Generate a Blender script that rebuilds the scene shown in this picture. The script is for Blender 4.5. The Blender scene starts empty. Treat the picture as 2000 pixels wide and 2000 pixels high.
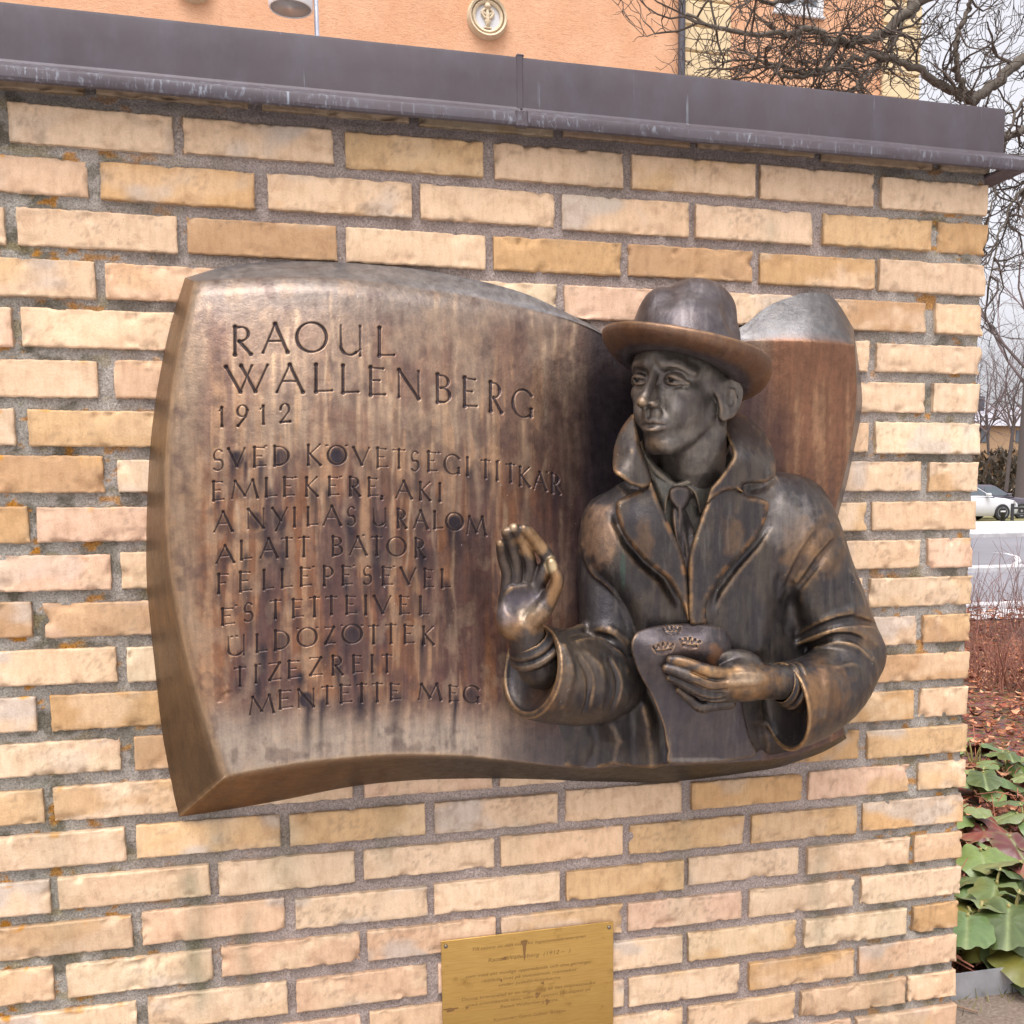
import bpy, math, random
import numpy as np
from mathutils import Matrix, Vector

# ------------------------------------------------------------------ camera, sky, sun, exposure
SC = bpy.context.scene
COL = SC.collection
GZ = 2.1                                   # height of the top brick course above the ground
FP = 1978.04 / 2000.0                      # focal length over picture width
CAM = np.array([-1.40158, -1.86819, GZ - 0.6862])
YAW, PITCH, ROLL = 0.25609, -0.11698, -0.00548
PPX, PPY = 1096.17, 1206.88                # principal point for a 2000 px picture


def basis():
    f = np.array([math.sin(YAW) * math.cos(PITCH), math.cos(YAW) * math.cos(PITCH), math.sin(PITCH)])
    r = np.array([math.cos(YAW), -math.sin(YAW), 0.0])
    u = np.cross(r, f)
    c, s = math.cos(ROLL), math.sin(ROLL)
    return c * r + s * u, -s * r + c * u, f


RT, UP, FW = basis()
cam_data = bpy.data.cameras.new("camera")
cam_data.sensor_fit = 'HORIZONTAL'
cam_data.sensor_width = 36.0
cam_data.lens = 36.0 * FP
cam_data.shift_x = -(PPX - 1000) / 2000
cam_data.shift_y = (PPY - 1000) / 2000
cam_data.clip_start = 0.05
cam_data.clip_end = 2000
cam_ob = bpy.data.objects.new("camera", cam_data)
COL.objects.link(cam_ob)
cam_ob.matrix_world = Matrix(((RT[0], UP[0], -FW[0], CAM[0]), (RT[1], UP[1], -FW[1], CAM[1]),
                              (RT[2], UP[2], -FW[2], CAM[2]), (0, 0, 0, 1)))
SC.camera = cam_ob

SUN_EL, SUN_AZ = math.radians(66), math.radians(205)    # azimuth clockwise from +Y: sun behind and left of the camera
world = bpy.data.worlds.new("World")
SC.world = world
world.use_nodes = True
wn = world.node_tree.nodes
wl = world.node_tree.links
bg = wn['Background']
sky = wn.new('ShaderNodeTexSky')
sky.sky_type = 'NISHITA'
sky.sun_disc = False
sky.sun_elevation = SUN_EL
sky.sun_rotation = SUN_AZ
sky.air_density = 1.0
sky.dust_density = 4.0
sky.ozone_density = 1.0
hs = wn.new('ShaderNodeHueSaturation')
hs.inputs['Saturation'].default_value = 0.10
wl.new(sky.outputs[0], hs.inputs['Color'])
tint = wn.new('ShaderNodeMix')
tint.data_type = 'RGBA'
tint.blend_type = 'MULTIPLY'
tint.inputs[0].default_value = 1.0
tint.inputs[7].default_value = (1.0, 0.985, 1.03, 1)
wl.new(hs.outputs[0], tint.inputs[6])
# an overcast sky is brightest overhead
tcw = wn.new('ShaderNodeTexCoord')
spw = wn.new('ShaderNodeSeparateXYZ')
wl.new(tcw.outputs['Generated'], spw.inputs[0])
mrw = wn.new('ShaderNodeMapRange')
mrw.inputs[1].default_value, mrw.inputs[2].default_value, mrw.inputs[3].default_value, mrw.inputs[4].default_value = 0.0, 1.0, 1.12, 2.5
wl.new(spw.outputs[2], mrw.inputs[0])
cov = wn.new('ShaderNodeMix')
cov.data_type = 'RGBA'
cov.blend_type = 'MULTIPLY'
cov.inputs[0].default_value = 1.0
wl.new(tint.outputs[2], cov.inputs[6])
wl.new(mrw.outputs[0], cov.inputs[7])
wl.new(cov.outputs[2], bg.inputs['Color'])
bg.inputs['Strength'].default_value = 0.15

sun_data = bpy.data.lights.new("sun", 'SUN')
sun_data.energy = 0.9
sun_data.angle = math.radians(40)
sun_data.color = (1.0, 0.965, 0.91)
sun_ob = bpy.data.objects.new("sun", sun_data)
COL.objects.link(sun_ob)
sd = Vector((math.sin(SUN_AZ) * math.cos(SUN_EL), math.cos(SUN_AZ) * math.cos(SUN_EL), math.sin(SUN_EL)))
sun_ob.rotation_euler = (-sd).to_track_quat('-Z', 'Y').to_euler()
sun_ob.location = (-4, -8, 10)

SC.view_settings.view_transform = 'Standard'
SC.view_settings.look = 'None'
SC.view_settings.gamma = 1.0
SC.view_settings.exposure = 0.27
SC.cycles.max_bounces = 6

rng = np.random.default_rng(7)
random.seed(7)


# ------------------------------------------------------------------ picture <-> place
def ray(px, py):
    """direction (depth 1) through a point of the 2000 px picture"""
    px = np.asarray(px, float)
    py = np.asarray(py, float)
    a = (px - PPX) / 1978.04
    b = (py - PPY) / 1978.04
    return FW + a[..., None] * RT - b[..., None] * UP


def on_wall(px, py, d=0.0):
    r = ray(px, py)
    t = (-d - CAM[1]) / r[..., 1]
    return CAM + t[..., None] * r


def at_depth(px, py, z):
    return CAM + np.asarray(z, float)[..., None] * ray(px, py)


def on_ground(px, py, z=0.0):
    r = ray(px, py)
    t = (z - CAM[2]) / r[..., 2]
    return CAM + t[..., None] * r


# ------------------------------------------------------------------ noise
def _hash(ix, iy, iz, seed):
    h = (ix * 374761393 + iy * 668265263 + iz * 2147483647 + seed * 974634777) & 0xffffffff
    h = ((h ^ (h >> 13)) * 1274126177) & 0xffffffff
    h = h ^ (h >> 16)
    return (h & 0xffff) / 65535.0


def noise3(x, y, z, seed=0):
    x, y, z = np.broadcast_arrays(np.asarray(x, float), np.asarray(y, float), np.asarray(z, float))
    fx, fy, fz = np.floor(x), np.floor(y), np.floor(z)
    ix, iy, iz = fx.astype(np.int64), fy.astype(np.int64), fz.astype(np.int64)
    tx, ty, tz = x - fx, y - fy, z - fz
    tx = tx * tx * (3 - 2 * tx)
    ty = ty * ty * (3 - 2 * ty)
    tz = tz * tz * (3 - 2 * tz)
    r = 0
    for a in (0, 1):
        for b in (0, 1):
            for c in (0, 1):
                w = (tx if a else 1 - tx) * (ty if b else 1 - ty) * (tz if c else 1 - tz)
                r = r + w * _hash(ix + a, iy + b, iz + c, seed)
    return r


def fbm(x, y, z=0.0, oct=4, seed=0):
    s, a, t = 0, 0.5, 0
    for i in range(oct):
        s = s + a * noise3(np.asarray(x) * 2 ** i, np.asarray(y) * 2 ** i, np.asarray(z) * 2 ** i, seed + i)
        t += a
        a *= 0.5
    return s / t


def sstep(a, b, x):
    t = np.clip((x - a) / (b - a), 0, 1)
    return t * t * (3 - 2 * t)


# ------------------------------------------------------------------ objects
def tag(o, label=None, cat=None, group=None, kind=None):
    if label:
        o['label'] = label
    if cat:
        o['category'] = cat
    if group:
        o['group'] = group
    if kind:
        o['kind'] = kind
    return o


def empty(name, loc=(0, 0, 0), rz=0.0):
    o = bpy.data.objects.new(name, None)
    o.empty_display_size = 0.1
    COL.objects.link(o)
    o.location = loc
    o.rotation_euler = (0, 0, rz)
    return o


def np_mesh(name, V, F, mat=None, parent=None, smooth=True, cols=None, extra=None):
    """V (n,3); F (m,4) or (m,3) or list of index lists; world coordinates unless the parent moves them"""
    me = bpy.data.meshes.new(name)
    V = np.asarray(V, np.float32)
    if isinstance(F, np.ndarray):
        k = F.shape[1]
        me.vertices.add(len(V))
        me.vertices.foreach_set('co', V.ravel())
        me.loops.add(F.size)
        me.loops.foreach_set('vertex_index', F.astype(np.int32).ravel())
        me.polygons.add(len(F))
        me.polygons.foreach_set('loop_start', (np.arange(len(F)) * k).astype(np.int32))
        me.polygons.foreach_set('loop_total', np.full(len(F), k, np.int32))
    else:
        me.from_pydata(V.tolist(), [], F)
    if cols is not None:
        at = me.color_attributes.new('tone', 'FLOAT_COLOR', 'POINT')
        c = np.ones((len(V), 4), np.float32)
        c[:, :cols.shape[1]] = cols
        at.data.foreach_set('color', c.ravel())
    for k, v in (extra or {}).items():
        at = me.attributes.new(k, 'FLOAT', 'POINT')
        at.data.foreach_set('value', np.asarray(v, np.float32))
    me.update(calc_edges=True)
    me.validate(verbose=False)
    if smooth:
        me.polygons.foreach_set('use_smooth', np.ones(len(me.polygons), bool))
    o = bpy.data.objects.new(name, me)
    if mat:
        me.materials.append(mat)
    COL.objects.link(o)
    if parent:
        o.parent = parent
    return o


class MB:
    """collects shapes into one mesh"""

    def __init__(self):
        self.V, self.F, self.C, self.n = [], [], [], 0

    def add(self, V, F, col=None):
        V = np.asarray(V, float)
        self.V.append(V)
        self.F += [[i + self.n for i in f] for f in F]
        if col is not None:
            c = np.asarray(col, float)
            self.C.append(np.tile(c, (len(V), 1)) if c.ndim == 1 else c)
        self.n += len(V)

    def box(self, lo, hi, bev=0.0, col=None, R=None, T=None):
        lo = np.asarray(lo, float)
        hi = np.asarray(hi, float)
        b = min(bev, 0.45 * (hi - lo).min())
        if b <= 0:
            V = np.array([[x, y, z] for x in (lo[0], hi[0]) for y in (lo[1], hi[1]) for z in (lo[2], hi[2])])
            F = [[0, 1, 3, 2], [4, 6, 7, 5], [0, 4, 5, 1], [2, 3, 7, 6], [0, 2, 6, 4], [1, 5, 7, 3]]
        else:
            V, F, idx = [], [], {}
            for sx in (0, 1):
                for sy in (0, 1):
                    for sz in (0, 1):
                        s = (sx, sy, sz)
                        for ax in range(3):
                            p = [0, 0, 0]
                            for k in range(3):
                                e = hi[k] if s[k] else lo[k]
                                p[k] = e if k == ax else (e - b if s[k] else e + b)
                            idx[s + (ax,)] = len(V)
                            V.append(p)
            for ax in range(3):
                u, w = (ax + 1) % 3, (ax + 2) % 3
                for sd_ in (0, 1):
                    q = []
                    for a, c in ((0, 0), (1, 0), (1, 1), (0, 1)):
                        s = [0, 0, 0]
                        s[ax], s[u], s[w] = sd_, a, c
                        q.append(idx[tuple(s) + (ax,)])
                    F.append(q if sd_ else q[::-1])
                for a in (0, 1):
                    for c in (0, 1):
                        s0, s1 = [0, 0, 0], [0, 0, 0]
                        s0[ax], s1[ax] = 0, 1
                        for s in (s0, s1):
                            s[u], s[w] = a, c
                        q = [idx[tuple(s0) + (u,)], idx[tuple(s1) + (u,)], idx[tuple(s1) + (w,)], idx[tuple(s0) + (w,)]]
                        F.append(q if a != c else q[::-1])
            for sx in (0, 1):
                for sy in (0, 1):
                    for sz in (0, 1):
                        q = [idx[(sx, sy, sz, k)] for k in range(3)]
                        F.append(q if (sx + sy + sz) % 2 else q[::-1])
            V = np.array(V)
        if R is not None:
            V = V @ np.asarray(R).T
        if T is not None:
            V = V + np.asarray(T)
        self.add(V, F, col)

    def tube(self, P, r, n=8, col=None, cap=True):
        P = np.asarray(P, float)
        r = np.broadcast_to(np.asarray(r, float), (len(P),))
        T = np.gradient(P, axis=0)
        T /= np.linalg.norm(T, axis=1)[:, None] + 1e-12
        a = np.array([0, 0, 1.0]) if abs(T[0, 2]) < 0.9 else np.array([1.0, 0, 0])
        N = np.cross(T[0], a)
        N /= np.linalg.norm(N)
        ang = np.arange(n) * 2 * math.pi / n
        V = []
        for i in range(len(P)):
            N = N - T[i] * (N @ T[i])
            N /= np.linalg.norm(N) + 1e-12
            B = np.cross(T[i], N)
            V.append(P[i] + r[i] * (np.cos(ang)[:, None] * N + np.sin(ang)[:, None] * B))
        V = np.concatenate(V)
        F = []
        for i in range(len(P) - 1):
            for k in range(n):
                F.append([i * n + k, i * n + (k + 1) % n, (i + 1) * n + (k + 1) % n, (i + 1) * n + k])
        if cap:
            F.append(list(range(n))[::-1])
            F.append([(len(P) - 1) * n + k for k in range(n)])
        self.add(V, F, col)

    def lathe(self, prof, c, axis=2, n=32, col=None):
        """prof: (radius, height) pairs turned about an axis through c"""
        ang = np.arange(n) * 2 * math.pi / n
        V, F = [], []
        for r, h in prof:
            q = np.zeros((n, 3))
            u, w = (axis + 1) % 3, (axis + 2) % 3
            q[:, u], q[:, w], q[:, axis] = r * np.cos(ang), r * np.sin(ang), h
            V.append(q + np.asarray(c, float))
        m = len(prof)
        for i in range(m - 1):
            for k in range(n):
                F.append([i * n + k, i * n + (k + 1) % n, (i + 1) * n + (k + 1) % n, (i + 1) * n + k])
        F.append(list(range(n))[::-1])
        F.append([(m - 1) * n + k for k in range(n)])
        self.add(np.concatenate(V), F, col)

    def build(self, name, mat, parent=None, smooth=False):
        V = np.concatenate(self.V)
        cols = np.concatenate(self.C) if self.C and sum(map(len, self.C)) == len(V) else None
        o = np_mesh(name, V, self.F, mat, None, smooth, cols)
        if parent:
            o.parent = parent
            L = Vector(parent.location)
            if L.length > 0 or abs(parent.rotation_euler[2]) > 0:
                o.matrix_parent_inverse = (Matrix.Translation(L) @ Matrix.Rotation(parent.rotation_euler[2], 4, 'Z')).inverted()
        return o


def copy_tree(o, parent=None):
    c = o.copy()
    COL.objects.link(c)
    if parent:
        c.parent = parent
    for ch in list(o.children):
        copy_tree(ch, c)
    return c


def autosmooth(o, deg=40):
    me = o.data
    me.polygons.foreach_set('use_smooth', np.ones(len(me.polygons), bool))
    try:
        me.set_sharp_from_angle(angle=math.radians(deg))
    except Exception:
        pass


# ------------------------------------------------------------------ materials
def newmat(name):
    m = bpy.data.materials.new(name)
    m.use_nodes = True
    nt = m.node_tree
    return m, nt, nt.nodes['Principled BSDF']


def nd(nt, typ, **kw):
    n = nt.nodes.new(typ)
    for k, v in kw.items():
        setattr(n, k, v)
    return n


def ramp(nt, fac, stops):
    n = nt.nodes.new('ShaderNodeValToRGB')
    e = n.color_ramp.elements
    while len(e) < len(stops):
        e.new(0.5)
    for k, (p, c) in enumerate(stops):
        e[k].position = p
        e[k].color = tuple(c) + (1,) if len(c) == 3 else c
    nt.links.new(fac, n.inputs[0])
    return n.outputs[0]


def noise(nt, scale, detail=5, rough=0.55, vec=None, dist=0.0):
    n = nt.nodes.new('ShaderNodeTexNoise')
    n.inputs['Scale'].default_value = scale
    n.inputs['Detail'].default_value = detail
    n.inputs['Roughness'].default_value = rough
    n.inputs['Distortion'].default_value = dist
    if vec is not None:
        nt.links.new(vec, n.inputs['Vector'])
    return n.outputs['Fac']


def coords(nt, scale=(1, 1, 1)):
    t = nt.nodes.new('ShaderNodeTexCoord')
    m = nt.nodes.new('ShaderNodeMapping')
    m.inputs['Scale'].default_value = scale
    nt.links.new(t.outputs['Object'], m.inputs['Vector'])
    return m.outputs[0]


def mix(nt, fac, a, b, mode='MIX'):
    n = nt.nodes.new('ShaderNodeMix')
    n.data_type = 'RGBA'
    n.blend_type = mode
    for sock, v in ((n.inputs[0], fac), (n.inputs[6], a), (n.inputs[7], b)):
        if isinstance(v, (int, float)):
            sock.default_value = v
        elif isinstance(v, (tuple, list)):
            sock.default_value = tuple(v) + (1,) if len(v) == 3 else v
        else:
            nt.links.new(v, sock)
    return n.outputs[2]


def math_n(nt, op, a, b=0.0, clamp=False):
    n = nt.nodes.new('ShaderNodeMath')
    n.operation = op
    n.use_clamp = clamp
    for sock, v in ((n.inputs[0], a), (n.inputs[1], b)):
        if isinstance(v, (int, float)):
            sock.default_value = v
        else:
            nt.links.new(v, sock)
    return n.outputs[0]


def bump(nt, b, h, strength=0.3, dist=0.01):
    n = nt.nodes.new('ShaderNodeBump')
    n.inputs['Strength'].default_value = strength
    n.inputs['Distance'].default_value = dist
    nt.links.new(h, n.inputs['Height'])
    nt.links.new(n.outputs[0], b.inputs['Normal'])


def simple(name, col, rough=0.6, metal=0.0, var=0.15, scale=8.0, bmp=0.0, spec=0.5):
    m, nt, b = newmat(name)
    v = coords(nt)
    f = noise(nt, scale, 5, 0.6, v)
    lo = tuple(c * (1 - var) for c in col)
    hi = tuple(min(1, c * (1 + var)) for c in col)
    nt.links.new(ramp(nt, f, [(0.3, lo), (0.7, hi)]), b.inputs['Base Color'])
    b.inputs['Roughness'].default_value = rough
    b.inputs['Metallic'].default_value = metal
    b.inputs['Specular IOR Level'].default_value = spec
    if bmp:
        bump(nt, b, noise(nt, scale * 6, 6, 0.65, v), bmp, 0.01)
    return m


def toned(name, rough=0.7, metal=0.0, var=0.2, scale=40.0, bmp=0.2, bscale=120.0, spec=0.4, trans=0.0):
    """takes its colour from the mesh's own 'tone' colours"""
    m, nt, b = newmat(name)
    v = coords(nt)
    a = nd(nt, 'ShaderNodeVertexColor', layer_name='tone')
    f = noise(nt, scale, 5, 0.6, v)
    g = ramp(nt, f, [(0.25, (1 - var,) * 3), (0.75, (1 + var,) * 3)])
    nt.links.new(mix(nt, 1.0, a.outputs[0], g, 'MULTIPLY'), b.inputs['Base Color'])
    b.inputs['Roughness'].default_value = rough
    b.inputs['Metallic'].default_value = metal
    b.inputs['Specular IOR Level'].default_value = spec
    if trans:
        b.inputs['Transmission Weight'].default_value = trans
    if bmp:
        bump(nt, b, noise(nt, bscale, 6, 0.7, v), bmp, 0.003)
    return m
# ------------------------------------------------------------------ the ground, road and pavements
def ground_z(x, y):
    d = np.hypot(np.asarray(x) - CAM[0], np.asarray(y) - CAM[1])
    return 0.42 * sstep(11, 42, d) + 7.0 * sstep(60, 160, d)


def sheet(name, P0, P1, P2, P3, nx, ny, dz, mat, kind='structure'):
    """quad between four ground points, laid dz over the terrain"""
    s, t = np.meshgrid(np.linspace(0, 1, nx), np.linspace(0, 1, ny))
    P = [np.asarray(p, float)[:2] for p in (P0, P1, P2, P3)]
    X = (1 - t)[..., None] * ((1 - s)[..., None] * P[0] + s[..., None] * P[1]) + t[..., None] * ((1 - s)[..., None] * P[3] + s[..., None] * P[2])
    Z = ground_z(X[..., 0], X[..., 1]) + dz
    V = np.dstack([X, Z]).reshape(-1, 3)
    i = np.arange(nx * ny).reshape(ny, nx)
    F = np.stack([i[:-1, :-1], i[:-1, 1:], i[1:, 1:], i[1:, :-1]], -1).reshape(-1, 4)
    o = np_mesh(name, V, F, mat)
    tag(o, kind=kind)
    return o


m_soil, nt, b = newmat('soil_gravel')
v = coords(nt)
f1 = noise(nt, 3, 6, 0.65, v)
f2 = noise(nt, 90, 4, 0.7, v)
c = ramp(nt, f2, [(0.3, (0.10, 0.075, 0.055)), (0.5, (0.22, 0.18, 0.14)), (0.72, (0.40, 0.35, 0.29))])
nt.links.new(mix(nt, f1, c, (0.16, 0.10, 0.065)), b.inputs['Base Color'])
b.inputs['Roughness'].default_value = 0.95
bump(nt, b, f2, 0.8, 0.012)

gx = np.concatenate([np.linspace(-400, -30, 24), np.linspace(-28, 60, 89), np.linspace(64, 500, 26)])
gy = np.concatenate([np.linspace(-300, -14, 16), np.linspace(-12, 80, 93), np.linspace(84, 560, 26)])
X, Y = np.meshgrid(gx, gy)
i = np.arange(X.size).reshape(X.shape)
F = np.stack([i[:-1, :-1], i[:-1, 1:], i[1:, 1:], i[1:, :-1]], -1).reshape(-1, 4)
tag(np_mesh('ground', np.stack([X, Y, ground_z(X, Y)], -1).reshape(-1, 3), F, m_soil), kind='structure')

m_asphalt, nt, b = newmat('asphalt')
v = coords(nt)
f2 = noise(nt, 60, 4, 0.7, v)
f1 = noise(nt, 0.35, 4, 0.6, v)
c = ramp(nt, f1, [(0.3, (0.155, 0.15, 0.165)), (0.7, (0.215, 0.205, 0.225))])
nt.links.new(mix(nt, 0.25, c, ramp(nt, f2, [(0.3, (0.09,) * 3), (0.7, (0.3,) * 3)])), b.inputs['Base Color'])
b.inputs['Roughness'].default_value = 0.85
m_kerb = simple('kerb_stone', (0.42, 0.41, 0.41), 0.85, var=0.2, scale=6, bmp=0.3)
m_pave = simple('pavement_slabs', (0.50, 0.49, 0.49), 0.9, var=0.12, scale=2, bmp=0.2)
m_line = simple('road_paint', (0.62, 0.62, 0.63), 0.8, var=0.15, scale=9)
m_grass, nt, b = newmat('winter_grass')
v = coords(nt)
nt.links.new(ramp(nt, noise(nt, 1.2, 6, 0.7, v), [(0.3, (0.13, 0.11, 0.045)), (0.55, (0.19, 0.17, 0.06)), (0.8, (0.26, 0.19, 0.10))]), b.inputs['Base Color'])
b.inputs['Roughness'].default_value = 0.95


def cross(pxa, pya, pxb, pyb, ext=70, z=0.0):
    """a line over the ground through two picture points, lengthened both ways"""
    a, c_ = on_ground(pxa, pya, z)[:2], on_ground(pxb, pyb, z)[:2]
    u_ = np.array([0.995, -0.07]) / math.hypot(0.995, 0.07)
    m_ = (a + c_) / 2
    return m_ - u_ * ext, m_ + u_ * ext


# near kerb -> road -> island kerb -> road -> far kerb -> pale far pavement -> leaf strip
k0 = cross(1896, 1193, 1998, 1187, z=0.02)
k1 = cross(1896, 1114, 1998, 1115, z=0.10)
k2 = cross(1896, 1046, 1998, 1045, z=0.35)
k3 = cross(1896, 1027, 1998, 1023, z=0.40)
kb = cross(1896, 1212, 1998, 1206, z=0.02)
k9 = cross(500, 1900, 1500, 1900)
pf = [np.array([-60, -0.75]), np.array([60, -0.75]), np.array([60, -16.0]), np.array([-60, -16.0])]
sheet('path', pf[3], pf[2], pf[1], pf[0], 40, 12, 0.012, m_pave)  # unseen paving before the wall, added pale to brighten bounce and reflections
sheet('road', k0[0], k0[1], k2[1], k2[0], 90, 60, 0.012, m_asphalt)
sheet('path', kb[0], kb[1], k0[1], k0[0], 90, 6, 0.018, m_pave)
sheet('pavement', k2[0], k2[1], k3[1], k3[0], 90, 10, 0.11, m_pave)
far = [k3[0] + np.array([2.0, 32.0]), k3[1] + np.array([2.0, 32.0])]
sheet('grass', k3[0], k3[1], far[1], far[0], 60, 30, 0.05, m_grass)


def kerb(name, L, w, h, off):
    a, c_ = L
    u_ = (c_ - a) / np.linalg.norm(c_ - a)
    nrm = np.array([-u_[1], u_[0]])
    n = 120
    P = a + np.linspace(0, 1, n)[:, None] * (c_ - a)
    V, F = [], []
    for k in range(n):
        z = float(ground_z(*P[k]))
        for q, zz in ((-w / 2, -0.05), (-w / 2, h - 0.02), (-w / 2 + 0.02, h), (w / 2, h), (w / 2, -0.05)):
            V.append([*(P[k] + nrm * (q + off)), z + zz])
    for k in range(n - 1):
        for j in range(4):
            F.append([k * 5 + j, (k + 1) * 5 + j, (k + 1) * 5 + j + 1, k * 5 + j + 1])
    tag(np_mesh(name, V, F, m_kerb, smooth=False), kind='structure')


kerb('kerb', k0, 0.16, 0.10, 0.0)
kerb('traffic_island_kerb', k1, 0.42, 0.11, 0.0)
kerb('kerb', k2, 0.20, 0.13, 0.0)
# worn curved lane line on the road
m_bed, nt, b = newmat('litter_bed')
v = coords(nt)
vo = nd(nt, 'ShaderNodeTexVoronoi')
vo.inputs['Scale'].default_value = 38
nt.links.new(v, vo.inputs['Vector'])
cc = mix(nt, noise(nt, 25, 5, 0.7, v), (0.065, 0.032, 0.02), (0.23, 0.105, 0.06))
nt.links.new(mix(nt, 0.6, cc, mix(nt, 1.0, vo.outputs['Color'], (0.28, 0.14, 0.085), 'MULTIPLY')), b.inputs['Base Color'])
b.inputs['Roughness'].default_value = 0.9
bump(nt, b, vo.outputs['Distance'], 0.8, 0.02)
e0, e1_ = on_ground(1868, 1955)[:2], on_ground(2000, 1937)[:2]
ud = (e1_ - e0) / np.linalg.norm(e1_ - e0)
sheet('planting_bed', e0 - ud * 4 + [0, 0.01], e0 + ud * 9 + [0, 0.01], np.array([12.0, kb[0][1] + (12 - kb[0][0]) * -0.0703 - 0.05]), np.array([-3.6, kb[0][1] + (-3.6 - kb[0][0]) * -0.0703 - 0.05]), 40, 30, 0.006, m_bed)
c0 = on_ground(np.array([1940, 1965, 1985, 1990, 1975, 1945, 1880, 1800]), np.array([1078, 1079, 1083, 1090, 1097, 1101, 1104, 1105]), 0.2)
c0[:, 2] = ground_z(c0[:, 0], c0[:, 1]) + 0.018
V, F = [], []
for k in range(len(c0)):
    t_ = c0[min(k + 1, len(c0) - 1)] - c0[max(k - 1, 0)]
    n_ = np.array([-t_[1], t_[0], 0]) / (np.hypot(t_[0], t_[1]) + 1e-9) * 0.05
    V += [c0[k] - n_, c0[k] + n_]
    if k:
        F.append([2 * k - 2, 2 * k, 2 * k + 1, 2 * k - 1])
tag(np_mesh('road_marking', V, F, m_line, smooth=False), kind='structure')

# ------------------------------------------------------------------ the brick wall
BL, JT, HB, BV, BH = 0.2625, 0.01724, 0.1154, 0.0805, 0.0598
WALL_T = 0.36
wall = empty('brick_wall', (0, 0, 0))
tag(wall, 'pale yellow brick garden wall under a dark metal coping, carrying the bronze relief', 'wall')

m_brick, nt, b = newmat('yellow_brick')
v = coords(nt)
a = nd(nt, 'ShaderNodeVertexColor', layer_name='tone')
fine = noise(nt, 420, 5, 0.7, v)
blot = noise(nt, 26, 5, 0.6, v, 0.5)
vs = coords(nt, (1, 1, 0.28))
streak = noise(nt, 90, 4, 0.6, vs)
c = mix(nt, 1.0, a.outputs[0], ramp(nt, fine, [(0.28, (0.86, 0.84, 0.82)), (0.6, (1.03, 1.03, 1.03))]), 'MULTIPLY')
c = mix(nt, 1.0, c, ramp(nt, blot, [(0.25, (0.80, 0.75, 0.72)), (0.5, (1, 1, 1)), (0.75, (1.06, 1.08, 1.12))]), 'MULTIPLY')
c = mix(nt, 1.0, c, ramp(nt, streak, [(0.3, (0.88, 0.86, 0.84)), (0.55, (1.02, 1.02, 1.02))]), 'MULTIPLY')
pit = nd(nt, 'ShaderNodeTexVoronoi')
pit.inputs['Scale'].default_value = 150
nt.links.new(v, pit.inputs['Vector'])
pm = ramp(nt, pit.outputs['Distance'], [(0.06, (1, 1, 1)), (0.13, (0, 0, 0))])
pmask = math_n(nt, 'MULTIPLY', pm, ramp(nt, noise(nt, 20, 3, 0.6, v), [(0.50, (0, 0, 0)), (0.62, (1, 1, 1))]))
c = mix(nt, math_n(nt, 'MULTIPLY', pmask, 0.7), c, (0.10, 0.075, 0.05))
nt.links.new(c, b.inputs['Base Color'])
b.inputs['Roughness'].default_value = 0.9
b.inputs['Specular IOR Level'].default_value = 0.25
hgt = math_n(nt, 'SUBTRACT', math_n(nt, 'ADD', fine, math_n(nt, 'MULTIPLY', noise(nt, 90, 4, 0.6, v), 1.5)), math_n(nt, 'MULTIPLY', pmask, 2.0))
bump(nt, b, hgt, 0.35, 0.0025)

m_mortar, nt, b = newmat('grey_mortar')
v = coords(nt)
a = nd(nt, 'ShaderNodeVertexColor', layer_name='tone')
grain = noise(nt, 290, 5, 0.85, v)
mid = noise(nt, 130, 5, 0.7, v)
c = mix(nt, 1.0, a.outputs[0], ramp(nt, grain, [(0.33, (0.42, 0.40, 0.39)), (0.5, (0.98, 0.98, 0.98)), (0.66, (1.6, 1.6, 1.6))]), 'MULTIPLY')
nt.links.new(c, b.inputs['Base Color'])
b.inputs['Roughness'].default_value = 0.97
b.inputs['Specular IOR Level'].default_value = 0.1
bump(nt, b, math_n(nt, 'ADD', grain, math_n(nt, 'MULTIPLY', mid, 1.6)), 0.9, 0.005)


def brick_z(r):
    return GZ - r * BV


XL = -3.4
NR = 26
palette = np.array([[0.64, 0.448, 0.288], [0.62, 0.422, 0.264], [0.65, 0.47, 0.312], [0.60, 0.392, 0.25], [0.62, 0.412, 0.282],
                    [0.50, 0.305, 0.145], [0.42, 0.255, 0.135], [0.56, 0.365, 0.19], [0.66, 0.50, 0.33], [0.58, 0.41, 0.27]])
pw = np.array([5, 4, 5, 3, 3, 1.2, 0.8, 1.6, 3, 2.5])
pw /= pw.sum()
BROWN = {(2, 6): 5, (3, 6): 6, (3, 4): 5, (3, 2): 5, (2, 0): 5, (7, 7): 7, (8, 7): 6, (9, 8): 5, (10, 8): 5, (12, 0): 6,
         (17, 3): 7, (16, 2): 5, (16, 5): 7, (16, 6): 7, (20, 0): 5, (4, 4): 8, (1, 6): 0, (1, 1): 2, (15, 2): 5, (12, 8): 5}
bV, bF, bC, bn = [], [], [], 0


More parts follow.
